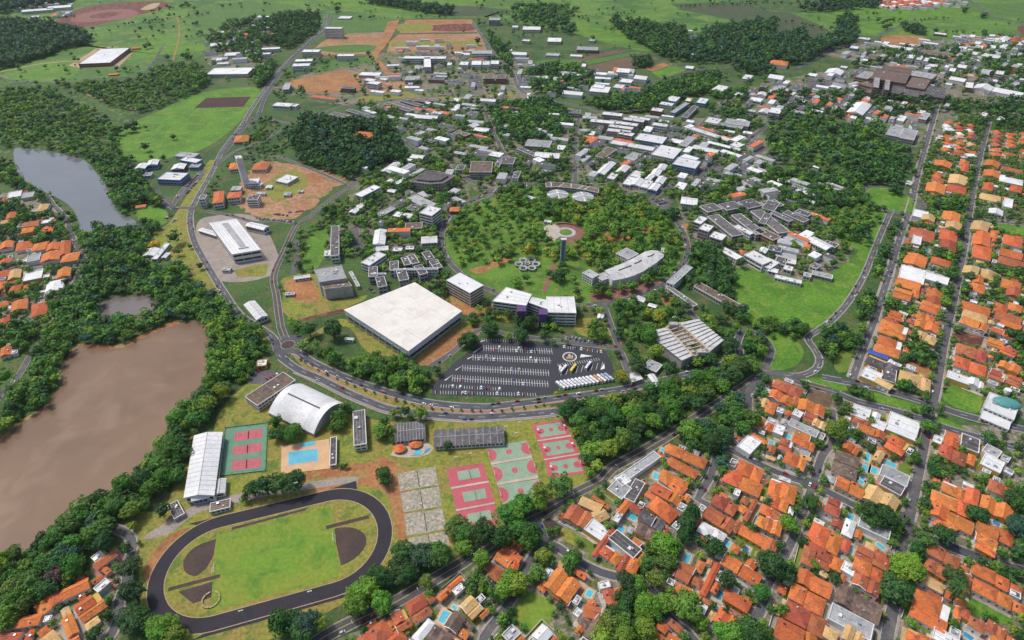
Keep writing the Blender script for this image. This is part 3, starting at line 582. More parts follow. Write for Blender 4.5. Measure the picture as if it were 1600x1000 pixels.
flat([tr(TS - 3, 37.2), tr(TS + 25, 40), tr(TS + 25, 50.5), tr(TS - 3, 47.6)], .192, 'track', 'sprint_straight', t)
flat([tr(-TS - 25, 47.6), tr(-TS - 3, 37), tr(-TS, 47.6)], .192, 'track', 'sprint_straight', t)
flat([tr(-TS - 14, -50.2), tr(TS + 14, -50.2), tr(TS, -46), tr(-TS, -46)], .19, 'track', 'sprint_straight', t)
flat([tr(-TS + 8, 31.5), tr(24, 33), tr(24, 35), tr(-TS + 8, 34)], .225, 'cinder', 'jump_runway', t)
flat([tr(TS - 2, 10), tr(TS + 31, 10), tr(TS + 31, 13.4), tr(TS - 2, 13.4)], .225, 'cinder', 'jump_runway', t)
flat([tr(-TS - 33, -8), tr(-TS + 2, -8), tr(-TS + 2, -5), tr(-TS - 33, -5)], .225, 'cinder', 'jump_runway', t)
flat([tr(TS + 3, 8)] + [tr(TS + 3 + 24 * math.sin(a), -8 + 17 * math.cos(a)) for a in sweep(0.1, 3.0, 14)], .218, 'cinder', 'throwing_apron', t)
flat([tr(-TS - 3, 27)] + [tr(-TS - 11 - 14 * math.sin(a), 12 + 14 * math.cos(a)) for a in sweep(.0, 2.9, 14)] + [tr(-TS - 8, 3), tr(-TS - 4, 12)], .218, 'cinder', 'throwing_apron', t)
flat([tr(-TS - 1, -9.5), tr(-TS - 26, -10.5), tr(-TS - 15, -23), tr(-TS - 2, -22)], .218, 'cinder', 'throwing_apron', t)
mb = MB(); cg = tr(-TS - 3, -24)
for a in sweep(0, 5.2, 10): mb.bar((cg[0] + 6.0 * math.cos(a + 2), cg[1] + 6.0 * math.sin(a + 2)), (cg[0] + 6.0 * math.cos(a + 2.5), cg[1] + 6.0 * math.sin(a + 2.5)), .5, .2, 1.2)
mb.build('throwing_cage', 'sand', t)
t = thing('football_pitch', '', 'football pitch', (TC[0], TC[1], 0), exact='yellowish green grass football pitch inside the black running track')
flat([tr(-TS - 3, -33), tr(TS + 4, -33), tr(TS + 4, 30), tr(-TS - 3, 30)], .222, 'pitch_grass', 'turf', t)
flat(stadium(36.0), .185, 'dry_grass', 'surround', t)
for sx in (-1, 1):
    g = MB(); x = sx * (TS + 2.6)
    for yy in (-3.7, 3.7): g.bar(tr(x - .1, yy), tr(x + .1, yy), .1, .2, 2.7)
    g.bar(tr(x, -3.7), tr(x, 3.7), .1, 2.55, 2.75); g.bar(tr(x + sx * 1.6, -3.7), tr(x + sx * 1.6, 3.7), .06, .2, .35); g.build('goal', 'white_line', t)
occupy(stadium(50), 6)
# ---------------------------------------------------------------- courts
def zz(s): a = [float(k) for k in s.split()]; return [(600 + a[i] / 4.76, 640 + a[i + 1] / 4.76) for i in range(0, len(a), 2)]
def bil(q, s, t_): return lerp(lerp(q[0], q[1], s), lerp(q[3], q[2], s), t_)
def patch(q, s0, s1, t0, t1): return [bil(q, s0, t0), bil(q, s1, t0), bil(q, s1, t1), bil(q, s0, t1)]
def lines(mb, q, L, z, hw=.07):
    for a, b in L: mb.quad(bil(q, *a), bil(q, *b), hw, z)
def box_lines(s0, s1, t0, t1): return [((s0, t0), (s1, t0)), ((s1, t0), (s1, t1)), ((s1, t1), (s0, t1)), ((s0, t1), (s0, t0))]
def court(pts, kind, label):
    q = [(a[0], a[1]) for a in W(pts)]; c = cen(q); t = thing({'tennis': 'tennis_court', 'volley': 'volleyball_court', 'hand': 'handball_court', 'basket': 'basketball_court'}[kind], '', 'court', (c[0], c[1], 0), group='sports courts', exact=label)
    worn = 'worn' in label; pale = 'kerb' if worn else 'white_line'; o = MB().prism(ccw(q), 0, .20).build('surface', 'court_worn' if worn else {'tennis': 'court_red', 'volley': 'court_red', 'hand': 'court_green', 'basket': 'court_red'}[kind], t)
    mb = MB(); z = .232
    if kind == 'volley':
        flat(patch(q, .26, .84, .25, .72), .216, 'court_green', 'playing_area', t); lines(mb, q, box_lines(.26, .84, .25, .72) + [((.55, .25), (.55, .72)), ((.44, .25), (.44, .72)), ((.66, .25), (.66, .72))], z)
        n = MB(); n.bar(bil(q, .55, .22), bil(q, .55, .75), .04, 1.6, 2.6); n.build('net', 'grey_roof', t)
    if kind == 'tennis':
        lines(mb, q, box_lines(.1, .9, .12, .88) + [((.1, .26), (.9, .26)), ((.1, .74), (.9, .74)), ((.3, .26), (.3, .74)), ((.7, .26), (.7, .74)), ((.3, .5), (.7, .5))], z)
        n = MB(); n.bar(bil(q, .5, .06), bil(q, .5, .94), .05, .2, 1.3); n.build('net', 'dark_metal', t)
    if kind == 'hand':
        for s0, sg in ((0.0, 1), (1.0, -1)):
            pl = [bil(q, s0, .12)] + [bil(q, s0 + sg * .2 * math.sin(a), .5 - .40 * math.cos(a)) for a in sweep(0, math.pi, 14)] + [bil(q, s0, .88)]; flat(pl, .216, 'court_red', 'goal_area', t)
        flat([bil(q, .5 + .07 * math.cos(a), .5 + .17 * math.sin(a)) for a in sweep(0, 6.0, 18)], .218, 'court_red', 'centre_circle', t)
        lines(mb, q, [((.5, .03), (.5, .97))] + box_lines(.01, .99, .03, .97), z)
        g = MB()
        for s0 in (.01, .99):
            for tt in (.4, .6): p = bil(q, s0, tt); g.box(p, (1, 0), .12, .12, .2, 2.2)
            g.bar(bil(q, s0, .4), bil(q, s0, .6), .12, 2.1, 2.3)
        g.build('goal', 'white_line', t)
    if kind == 'basket':
        for a, b, c_, d in ((.12, .88, .14, .86),): flat(patch(q, a, b, c_, d), .216, 'court_green', 'playing_area', t)
        for s0, sg in ((.08, 1), (.92, -1)):
            flat([bil(q, s0, .3), bil(q, s0 + sg * .14, .34)] + [bil(q, s0 + sg * (.14 + .07 * math.sin(a)), .5 - .16 * math.cos(a)) for a in sweep(0, math.pi, 9)] + [bil(q, s0 + sg * .14, .66), bil(q, s0, .7)], .224, 'court_red', 'key_area', t)
            p = bil(q, s0, .5); h = MB(); h.box(p, (1, 0), .15, .15, .2, 3.4); h.box(lerp(p, bil(q, .5, .5), .05), (1, 0), .9, .9, 3.0, 3.5); h.build('hoop', 'white_line', t)
        flat([bil(q, .5 + .06 * math.cos(a), .5 + .13 * math.sin(a)) for a in sweep(0, 6.0, 16)], .224, 'court_red', 'centre_circle', t)
        lines(mb, q, box_lines(.12, .88, .14, .86), z)
    mb.build('court_line', 'court_worn' if worn else 'plaza_pale', t); occupy(q, 6)
for s, l in (('100 475 380 425 405 560 118 610', 'worn bleached tennis court, farthest of four beside the running track'), ('122 622 408 572 432 718 145 765', 'worn bleached tennis court, second of four going towards the avenue'),
             ('150 778 435 735 463 888 170 945', 'worn bleached tennis court, third of four going towards the avenue'), ('180 960 468 905 490 1010 200 1060', 'worn bleached tennis court half hidden by trees beside the avenue')): court(zz(s), 'tennis', l)
for s, l in (('465 445 735 395 775 530 497 580', 'red volleyball court with green centre, farthest of its column of three'), ('500 594 782 545 820 690 535 745', 'red volleyball court with green centre, middle of its column'), ('540 758 825 703 855 850 565 900', 'red volleyball court with green centre, closest to the avenue trees')): court(zz(s), 'volley', l)
for s, l in (('760 285 1060 230 1100 345 795 400', 'green handball court with red goal areas beside the long dark shed'), ('800 415 1103 360 1145 490 840 550', 'green handball court with red goal areas, middle of its column'), ('845 565 1150 515 1187 650 885 710', 'green handball court with red goal areas, closest to the avenue trees')): court(zz(s), 'hand', l)
for s, l in (('1100 110 1340 75 1390 190 1140 230', 'red and green basketball court closest to the ring avenue'), ('1145 240 1395 205 1455 325 1190 370', 'red and green basketball court, middle of its column beside the wood'), ('1195 380 1460 335 1520 470 1230 510', 'red and green basketball court closest to the lower avenue')): court(zz(s), 'basket', l)
for s in ('735 272 900 240 905 250 737 284', '497 580 780 530 784 545 500 594', '535 745 822 690 826 703 538 758', '795 400 1100 345 1104 360 799 414', '840 550 1145 490 1150 513 844 564', '1140 230 1390 190 1396 203 1144 240', '1190 370 1455 325 1460 336 1194 380'):
    o = MB().prism(ccw([(a[0], a[1]) for a in W(zz(s))]), 0, .45).build('terrace_step', 'plaza_pale'); tag(o, None, None, kind='structure')
q0 = [(a[0], a[1]) for a in W(PX('352 669 419 661 415 736 346 744'))]
o = MB().prism(ccw(q0), 0, .18).build('tennis_apron', 'tennis_green'); o['kind'] = 'structure'; occupy(q0, 6)
for s, l in (('367 676 410 670 409 684 366 690', 'red tennis court on green apron, farthest of three beside the white shed'), ('365 698 409 692 408 706 364 712', 'red tennis court on green apron, middle of three beside white shed'), ('363 720 408 715 407 730 362 736', 'red tennis court on green apron, closest to the running track')): court(PX(s), 'tennis', l)
f = thing('court_fence', '', 'fence', (q0[0][0], q0[0][1], 0), exact='tall green mesh fence around the three red tennis courts')
for a, b in edge_list(q0):
    L = math.dist(a, b); k = int(L / 9)
    for i in range(k): MB().box(lerp(a, b, i / k), (1, 0), .1, .1, 0, 3.6).build('post', 'tennis_green', f)
    MB().bar(a, b, .05, .2, 1.0).build('mesh_panel', 'tennis_green', f); MB().bar(a, b, .07, 3.4, 3.6).build('rail', 'tennis_green', f)
# ---------------------------------------------------------------- swimming pools of the sports centre
t = thing('swimming_pool', '', 'pool', w(478, 714), exact='large blue rectangular swimming pool on an orange tiled deck')
MB().prism(ccw([(a[0], a[1]) for a in W(PX('440 697 514 686 517 732 439 741'))]), 0, .3).build('deck', 'deck', t)
MB().prism(ccw([(a[0], a[1]) for a in W(PX('449 706 497 700 498.5 721 449 728.5'))]), 0, .36).build('coping', 'plaza_pale', t)
q = [(a[0], a[1]) for a in W(PX('451 707.5 496 702 497 719.5 451 727'))]; flat(q, .372, 'pool', 'water', t)
mb = MB()
for i in range(1, 7): mb.quad(bil(q, 0.03, i / 7), bil(q, .97, i / 7), .14, .378)
mb.build('lane_rope', 'wall_blue', t); flat(W(PX('470 692.5 492 689.5 492.5 696 471 699')), .372, 'pool', 'children_pool', t); occupy([(a[0], a[1]) for a in W(PX('440 697 514 686 517 732 439 741'))], 6)
# ---------------------------------------------------------------- big car park
def pk(s): a = [float(k) for k in s.split()]; return [(660 + a[i] / 5, 510 + a[i + 1] / 5) for i in range(0, len(a), 2)]
lot = pk('455 100 860 118 1030 150 1200 150 1430 190 1480 290 1500 350 1440 400 1060 480 1010 525 780 555 80 535 75 470 240 290 400 170')
park = sheet('car_park', lot, 'asphalt_new', 6, smooth=False, block=6)
CARS = []                       # (x, y, heading, kind)
def stall_row(a, b, double=True, ang=0.0, fill=.1, depth=4.8, pitch=2.6, z=.222):
    a, b = W(pk(a))[0], W(pk(b))[0]; L = math.dist(a, b); u = ((b[0] - a[0]) / L, (b[1] - a[1]) / L)
    d = (math.cos(math.atan2(u[1], u[0]) + math.pi / 2 + ang), math.sin(math.atan2(u[1], u[0]) + math.pi / 2 + ang)); mb = MB(); k = int(L / pitch)
    if double: mb.quad(a, b, .17, z)
    for i in range(k + 1):
        p = (a[0] + u[0] * i * pitch, a[1] + u[1] * i * pitch)
        for s in ((1, -1) if double else (1,)):
            mb.quad((p[0] + d[0] * .2 * s, p[1] + d[1] * .2 * s), (p[0] + d[0] * depth * s, p[1] + d[1] * depth * s), .17, z + .006)
            if i < k and rng.random() < fill: CARS.append((p[0] + u[0] * pitch / 2 + d[0] * 2.5 * s, p[1] + u[1] * pitch / 2 + d[1] * 2.5 * s, math.atan2(d[1], d[0]) + (math.pi if rng.random() < .5 else 0), 0))
    mb.build('bay_marking', 'white_line', park)
for a, b, dbl, fl in (('465 118', '745 128', False, .1), ('480 170', '1015 196', True, .2), ('395 243', '1008 268', True, .05), ('315 325', '996 366', True, .06), ('235 405', '986 451', True, .03), ('145 480', '620 505', False, .35), ('100 530', '900 548', False, .35), ('1100 172', '1420 215', False, .35), ('1070 318', '1390 268', False, .0)):
    stall_row(a, b, dbl, .12, fl)
stall_row('1080 385', '1410 330', False, -.55, 0, 11, 5.4)
for s in ('495 105 460 122 450 118', '480 150 410 205 395 205', '410 228 355 258 350 252', '315 305 262 345 258 340', '235 380 180 425 172 420', '1330 232 1230 245 1240 218', '1065 345 1070 300 1090 320', '1420 290 1390 340 1425 330'):
    mesh_obj('hatched_marking', [(a[0], a[1], .23) for a in W(pk(s))], [(0, 1, 2)], 'white_line', park)
ec = w(890, 557.6); er = 7.5
t = thing('painted_emblem', '', 'emblem', (ec[0], ec[1], 0), exact='round emblem with pale ring painted on the dark car park')
ringmesh(disc(ec, er, er), disc(ec, er * .88, er * .88), .228, 'white_line', 'ring', t); ringmesh(disc(ec, er * .80, er * .80), disc(ec, er * .74, er * .74), .228, 'sand', 'inner_ring', t)
for k, (pts, m) in enumerate((('-.55 -.25 .55 -.25 .42 .0 .1 .12 -.3 .05', 'sand'), ('-.12 .0 .14 .0 .22 .45 .02 .62 -.2 .4', 'plaza_pale'), ('-.5 -.45 .5 -.45 .5 -.33 -.5 -.33', 'sand'), ('.25 .0 .5 .05 .4 .35', 'white_line'))):
    a = [float(v) for v in pts.split()]; flat([(ec[0] + a[i] * er, ec[1] + a[i + 1] * er) for i in range(0, len(a), 2)], .23 + .004 * k, m, 'figure', t)
# ---------------------------------------------------------------- buses
def bus_mesh():
    b = MB(); b.box((0, 0), (1, 0), 6.1, 1.28, .55, 3.15, 0); b.box((0, 0), (1, 0), 5.9, 1.15, 3.15, 3.28, 0)
    me = bpy.data.meshes.new('bus_body'); me.from_pydata(b.v, [], b.f); me.materials.append(M['car']); return me
BUSM = bus_mesh()
def small(name, mb, m):
    me = bpy.data.meshes.new(name); me.from_pydata(mb.v, [], mb.f); me.materials.append(M[m]); return me
BUS_PARTS = [('window_row', small('bus_window', MB().box((0, 1.29), (1, 0), 5.6, .03, 1.7, 2.7), 'window')), ('window_row', small('bus_window', MB().box((0, -1.29), (1, 0), 5.6, .03, 1.7, 2.7), 'window')), ('windscreen', small('bus_screen', MB().box((6.11, 0), (1, 0), .03, 1.15, 1.4, 2.9), 'window')),
             ('roof_hatch', small('bus_hatch', MB().box((1.5, 0), (1, 0), .6, .5, 3.28, 3.5), 'grey_roof')), ('air_conditioner', small('bus_ac', MB().box((-2, 0), (1, 0), 1.3, .8, 3.28, 3.6), 'wall_white'))]
for x, y in ((4, 1), (4, -1), (-4, 1), (-4, -1)): BUS_PARTS.append(('wheel', small('bus_wheel', MB().box((x, y * 1.12), (1, 0), .5, .18, .05, 1.05), 'tyre')))
def bus(x, y, a, col, label, group='buses in the car park'):
    t = thing('bus', '', 'bus', (x, y, .2), group=group, exact=label); t.rotation_euler = (0, 0, a)
    o = bpy.data.objects.new('body', BUSM); COL.objects.link(o); o.parent = t; o.color = col + (1,)
    for n_, me in BUS_PARTS: p = bpy.data.objects.new(n_, me); COL.objects.link(p); p.parent = t
def bus_px(a, b, col, label):
    p, q = W(pk(a))[0], W(pk(b))[0]; bus((p[0] + q[0]) / 2, (p[1] + q[1]) / 2, math.atan2(q[1] - p[1], q[0] - p[0]), col, label)
bus_px('1070 378', '1132 308', (.75, .75, .77), 'white bus parked diagonally beside the yellow bus'); bus_px('1152 370', '1200 305', (.75, .52, .02), 'yellow bus parked diagonally in the car park'); bus_px('1268 350', '1318 283', (.72, .73, .76), 'white bus standing alone on the far side of the yellow bus')
ORD = ['first', 'second', 'third', 'fourth', 'fifth', 'sixth', 'seventh', 'eighth', 'ninth', 'tenth', 'eleventh', 'twelfth', 'thirteenth', 'fourteenth']
for i in range(14):
    x = 1080 + i * 29; y = 472 - i * 4.9; c = [(.8, .8, .8), (.7, .72, .75), (.8, .79, .76)][i % 3] if i != 10 else (.6, .28, .1)
    if i > 11: c = (.35, .4, .55)
    bus_px(f'{x + 22} {y + 17}', f'{x - 26} {y - 19}', c, f'{["white", "brown"][i == 10] if i < 12 else "bluish"} bus, {ORD[i]} from the left in the row of parked buses')
# ---------------------------------------------------------------- landmark buildings
def quadw(pts, z): return ccw([(a[0], a[1]) for a in W(pts, z)])
# big hall with the pale panelled roof
H = 15; Q = [(a[0], a[1]) for a in W(PX('537 484 648 441 722 486 638 549'), H)]
t = thing('sports_hall', '', 'hall', cen(Q) + (0,), exact='huge hall with a flat pale beige panelled roof and blue-grey walls')
MB().prism(inset(ccw(Q), 1.5), 0, H - 7).build('wall', 'wall_concrete', t); MB().prism(inset(ccw(Q), .5), H - 7.1, H - .35).build('fascia', 'blue_glass', t)
for i in range(4):
    for j in range(3):
        p = [bil(Q, i / 4, j / 3), bil(Q, (i + 1) / 4, j / 3), bil(Q, (i + 1) / 4, (j + 1) / 3), bil(Q, i / 4, (j + 1) / 3)]
        hz = lambda s, tt: H + 1.2 * (1 - (2 * s - 1) ** 2) * .8
        pi = inset(p, .05); MB().prism(ccw(pi), H - .4, H + .1 + .08 * ((i + j) % 2)).build('roof_panel', 'beige_roof', t)
MB().prism(inset(ccw(Q), .3), H - .36, H - .3).build('roof_deck', 'beige_roof', t)
window_rows(t, inset(ccw(Q), 1.5), 0, 9, 1, 'band'); occupy(inset(ccw(Q), -3), 5)
for k in range(10): MB().box(lerp(Q[3], Q[0], (k + .5) / 10), (1, 0), .35, .35, 0, H - 4.6).build('column', 'wall_white', t)
# purple-tower teaching block
H = 17
t = thing('teaching_block', '', 'building', w(835, 478, 8)[:2] + (0,), exact='white teaching block with two purple stair towers facing the car park')
for k, s in enumerate(('769.5 470.5 791 448.5 831 459.5 822 477.5', '822 471 831 464 856 469 855 483', '853.5 463.5 897 463.5 900.5 489 855.5 488')):
    q = quadw(PX(s), H - (k == 1)); slab_building(t, q, H - (k == 1), 'white', 'wall_white', 4, .5, 'band', 2, seams=4)
for s in ((807.5, 482, 14), (842, 487, 13)):
    c = w(s[0], s[1], H + 2); c2 = w(s[0] + s[2], s[1], H + 2); MB().prism(ccw([(c[0], c[1] - 5), (c2[0], c2[1] - 5), (c2[0], c2[1] + 6), (c[0], c[1] + 6)]), 0, H + 2).build('stair_tower', 'purple', t)
H = 20; q = rect3(T(1, 1, '1190 750 1275 703 1415 785'), H); t = thing('laboratory_block', '', 'building', cen(q) + (0,), exact='white five storey block with chamfered white roof beside the purple-tower block')
slab_building(t, q, H, 'white', 'wall_cream', 5, .4, 'band', 2, rim='white')
# convention centre
H = 12; t = thing('convention_centre', '', 'convention centre', w(1070, 530, H)[:2] + (0,), exact='concrete convention centre with two ribbed grey roofs split by a beamed spine')
for s in ('1009 519 1041 511 1083 556 1066 564', '1061 504 1091 498 1131 532 1110 549'):
    q = [(a[0], a[1]) for a in W(PX(s), H)]; MB().prism(ccw(inset(ccw(q), 1)), 0, H - .6).build('wall', 'wall_concrete', t); occupy(inset(ccw(q), -3), 5)
    for i in range(9):
        for a, b in ((i / 9, (i + 1) / 9),):
            l0, l1, r0, r1 = lerp(q[0], q[3], a), lerp(q[0], q[3], b), lerp(q[1], q[2], a), lerp(q[1], q[2], b)
            mesh_obj('roof_strip', [l0 + (H - .3,), r0 + (H - .3,), r1 + (H + 1.0,), l1 + (H + 1.0,), l1 + (H - .4,), r1 + (H - .4,)], [(0, 1, 2, 3), (3, 2, 5, 4), (0, 3, 4), (1, 5, 2)], 'pale_roof', t)
sp = [(a[0], a[1]) for a in W(PX('1041 511 1061 504 1110 549 1083 556'), H + 1)]
MB().prism(ccw(sp), 0, 7).build('spine_floor', 'wall_concrete', t)
for i in range(10): MB().bar(lerp(sp[0], sp[3], i / 9), lerp(sp[1], sp[2], i / 9), .5, H - .6, H + .8).build('beam', 'plaza_pale', t)
for a, b in ((0, 3), (1, 2)): MB().bar(sp[a], sp[b], .9, 7, H + 1.4).build('spine_wall', 'plaza_pale', t)
for k in (0.02, .98): c = lerp(lerp(sp[0], sp[3], k), lerp(sp[1], sp[2], k), .5); MB().box(c, (1, 0), 4.5, 2.5, 0, H + 4).build('end_tower', 'wall_concrete', t)
# curved block in the park
H = 13; t = thing('curved_block', '', 'building', w(970, 425, 6)[:2] + (0,), exact='long curved white block with grey roof at the edge of the round park')
back = spline(W(T(2, 1, '578 690 640 665 700 642 770 607 830 573 870 563 915 568 948 590'), H), False, 9); front = spline(W(T(2, 1, '628 752 700 740 760 722 820 695 870 663 910 636 950 603'), H), False, 9)
n = 16; bk = [back[int(i * (len(back) - 1) / (n - 1))] for i in range(n)]; fr = [front[int(i * (len(front) - 1) / (n - 1))] for i in range(n)]
pl = ccw([tuple(p) for p in fr] + [tuple(p) for p in bk[::-1]]); MB().prism(inset(pl, .6), 0, H - .4, cap=False).build('wall', 'wall_white', t); occupy(inset(pl, -2), 5)
for i in range(n - 1):
    m0, m1 = lerp(bk[i], fr[i], .5), lerp(bk[i + 1], fr[i + 1], .5)
    mesh_obj('roof_panel', [bk[i] + (H,), bk[i + 1] + (H,), m1 + (H + 1.3,), m0 + (H + 1.3,), fr[i] + (H - .2,), fr[i + 1] + (H - .2,)], [(0, 1, 2, 3), (3, 2, 5, 4)], 'pale_roof', t)
for i in (3, 4, 7, 8, 11, 12): MB().bar(lerp(bk[i], fr[i], .42), lerp(bk[i + 1], fr[i + 1], .42), .9, H + .6, H + 1.7).build('skylight', 'dark_metal', t)
for s in range(3):
    for i in range(n - 1):
        a, b = lerp(fr[i], bk[i], .04), lerp(fr[i + 1], bk[i + 1], .04); MB().bar(lerp(a, b, .1), lerp(a, b, .9), .18, 1.2 + s * 4, 3.4 + s * 4).build('window', 'window', t)
for s, hh in (('440 705 482 682 522 728', 11), ('520 722 578 700 600 740', 9), ('650 582 715 548 782 590', 12)):
    q = rect3(T(2, 1, s), hh); slab_building(t, q, hh, 'grey_roof', 'wall_white', 3, .5, 'row', 1)
# twin round auditoria and their slab
for k, (x, y) in enumerate(((871.5, 303), (911, 306.5))):
    c = w(x, y, 7); r_ = 16.5; t = thing('round_auditorium', '', 'auditorium', (c[0], c[1], 0), group='twin round auditoria', exact=['round grey drum-roofed auditorium, the left one of the pair', 'round grey drum-roofed auditorium, the right one of the pair'][k])
    MB().prism(disc(c, r_ - .8, r_ - .8, 32), 0, 6.4).build('wall', 'wall_concrete', t); d = disc(c, r_, r_, 32)
    for i in range(32):
        a, b = d[i], d[(i + 1) % 32]; ci = lambda p, f: lerp((c[0], c[1]), p, f)
        mesh_obj('roof_segment', [a + (6.5,), b + (6.5,), ci(b, .12) + (8.6,), ci(a, .12) + (8.6,), a + (6.0,), b + (6.0,)], [(0, 1, 2, 3), (0, 4, 5, 1)], 'white' if i % 8 == 0 else 'grey_roof', t)
    MB().prism(disc(c, 2.2, 2.2, 16), 6.4, 9.2).build('roof_cap', 'wall_white', t); occupy(disc(c, 20, 20), 5)
H = 8; t = thing('curved_slab', '', 'building', w(893, 292, 0), exact='low curved brown-roofed building behind the twin round auditoria')
bk = spline(W(T(2, 1, '208 138 290 138 370 148 450 160 545 180'), H), False, 8); fr = spline(W(T(2, 1, '212 170 290 168 370 175 450 185 540 205'), H), False, 8); n = 7
bk = [bk[int(i * (len(bk) - 1) / (n - 1))] for i in range(n)]; fr = [fr[int(i * (len(fr) - 1) / (n - 1))] for i in range(n)]
for i in range(n - 1):
    q = ccw([fr[i], fr[i + 1], bk[i + 1], bk[i]]); slab_building(t, inset(q, .3), H, 'brown_roof', 'wall_concrete', 2, .6, 'row', 0, rim='wall_white')
# concrete petal pavilion, tower, plaza
c = w(824, 415); t = thing('petal_pavilion', '', 'pavilion', (c[0], c[1], 0), exact='open concrete pavilion of round petals on the park lawn')
for k in range(7):
    a = k * 6.2832 / 6; r_ = 5.6 if k < 6 else 4; p = (c[0] + (11 * math.cos(a) if k < 6 else 0), c[1] + (11 * math.sin(a) if k < 6 else 0)); z = 3.2 if k < 6 else 4.2
    m_ = MB(); o_, i_ = disc(p, r_, r_, 20), disc(p, r_ * .55, r_ * .55, 20)
    m_.add([q + (z,) for q in o_] + [q + (z - .6,) for q in i_], [(i, (i + 1) % 20, 20 + (i + 1) % 20, 20 + i) for i in range(20)]); m_.prism(o_, z - 1.2, z, cap=False); m_.build('petal', 'grey_roof', t)
    MB().box(p, (1, 0), .5, .5, 0, z).build('column', 'wall_concrete', t)
occupy(disc(c, 24, 24), 5)
c = w(878.5, 414); t = thing('concrete_tower', '', 'tower', (c[0], c[1], 0), exact='tall slender pale concrete tower standing in the round park')
for s in (-1, 1): MB().box((c[0] + s * 2.5, c[1]), (1, 0), .7, 1.7, 0, 38).build('pylon', 'wall_concrete', t)
MB().box((c[0], c[1] + .6), (1, 0), 1.9, .5, 0, 37).build('infill_panel', 'teal_roof', t); MB().box((c[0], c[1]), (1, 0), 3.6, 2, 37, 38.6).build('cap', 'wall_white', t)
c = w(882, 365); sheet('plaza', [p + (0,) for p in disc(c, 28, 28)], 'plaza', 4, smooth=False, block=5); sheet('plaza_paving', T(2, 1, '200 420 260 400 310 440 300 480 270 510 240 490 200 450'), 'plaza_pale', 5, block=5)
cs = w(884, 363); sheet('plaza_ring', [p + (0,) for p in disc(cs, 14, 14)], 'grey_roof', 6, smooth=False); sheet('plaza_lawn', [p + (0,) for p in disc(cs, 9, 9)], 'park_grass', 8, smooth=False)
o = MB(); arc = [(c[0] + 28 * math.cos(a), c[1] + 28 * math.sin(a)) for a in sweep(-.6, 1.9, 14)]
for a, b in zip(arc, arc[1:]): o.bar(a, b, .7, 0, 2.2)
tag(o.build('amphitheatre_wall', 'wall_brick'), 'low curved brick wall edging the round plaza', 'wall')
# barrel-vaulted gymnasium, long shed, sports-centre sheds
t = thing('vaulted_gymnasium', '', 'gymnasium', w(475, 650, 0), exact='white barrel-vaulted gymnasium beside the ring avenue')
Q = [(a[0], a[1]) for a in W(T(1, 2, '78 578 362 712 548 522 285 398'), 4)]; n = 14; pf = []
for i in range(n): s = i / (n - 1); pf.append((s, 4 + 10.5 * math.sin(math.pi * s) ** .8))
for k in range(8):
    a, b = k / 8, (k + 1) / 8; vs, fs = [], []
    for s, z in pf: vs += [lerp(lerp(Q[0], Q[1], a), lerp(Q[3], Q[2], a), s) + (z,), lerp(lerp(Q[0], Q[1], b), lerp(Q[3], Q[2], b), s) + (z,)]
    mesh_obj('roof_panel', vs, [(2 * i, 2 * i + 1, 2 * i + 3, 2 * i + 2) for i in range(n - 1)], 'white', t, smooth=True)
for e, nm in ((0, 'end_wall'), (1, 'end_wall')):
    A_, B_ = (Q[0], Q[3]) if e == 0 else (lerp(Q[1], Q[0], .02), lerp(Q[2], Q[3], .02)); mesh_obj(nm, [lerp(A_, B_, s) + (z - .15,) for s, z in pf] + [B_ + (0,), A_ + (0,)], [tuple(range(n + 2))], 'wall_concrete', t)
for A_, B_ in ((Q[0], Q[1]), (Q[3], Q[2])): MB().bar(A_, B_, .4, 0, 3.9).build('side_wall', 'wall_concrete', t)
MB().bar(lerp(lerp(Q[0], Q[3], .47), lerp(Q[1], Q[2], .47), .14), lerp(lerp(Q[0], Q[3], .47), lerp(Q[1], Q[2], .47), .86), .7, 14.0, 14.75).build('roof_vent', 'dark_metal', t); occupy(inset(ccw(Q), -3), 5)
q = quadw(PX('304 681 347 676 334 773 288 777'), 8); t = thing('long_shed', '', 'shed', cen(q) + (0,), exact='long white metal shed with gabled roof beside the green tennis apron')
gable_building(t, q, 8, 'white', 'wall_white', 2.6, ribs=14, ridge='grey_roof')
for c_, r_, s, hh, rf, wl, lab, st in ((1, 2, '870 760 870 650 1052 628', 5, 'dark_roof', 'wall_white', 'shorter dark-roofed sports shed with white gable wall beside the orange umbrellas', 1), (1, 2, '1115 790 1118 690 1540 635', 5, 'dark_roof', 'wall_white', 'long dark-roofed sports shed beside the handball court', 1), (1, 2, '605 572 680 560 702 770', 8, 'dark_roof', 'wall_white', 'narrow two storey building with dark roof near the swimming pool', 2),
                                   (1, 2, '-70 480 170 325 255 370', 8, 'brown_roof', 'wall_white', 'long brown-roofed building touching the barrel-vaulted gymnasium', 2), (0, 3, '1045 160 1110 125 1160 205', 4, 'dark_roof', 'wall_concrete', 'small dark roofless utility block left of the running track', 0), (0, 3, '1310 200 1315 145 1440 135', 4, 'brown_roof', 'wall_white', 'low brown-roofed grandstand at the edge of the running track', 1), (0, 3, '1200 130 1205 100 1300 110', 6, 'white', 'wall_blue', 'white annex with blue front at the foot of the long shed', 1), (0, 3, '1340 90 1350 5 1410 5', 5, 'white', 'wall_white', 'small white annex between long shed and running track', 1),
                                   (1, 2, '460 910 465 735 505 730', 4, 'dark_roof', 'wall_cream', 'narrow dark-roofed changing block beside the pool deck', 1)):
    q = rect3(T(c_, r_, s), hh); t = thing('sports_building', '', 'building', cen(q) + (0,), exact=lab)
    if 'shed' in lab: gable_building(t, q, hh, rf, wl, 1.6, ribs=10, ridge='grey_roof')
    else: slab_building(t, q, hh, rf, wl, st, .6, 'row', 2, rim='wall_white', seams=4)
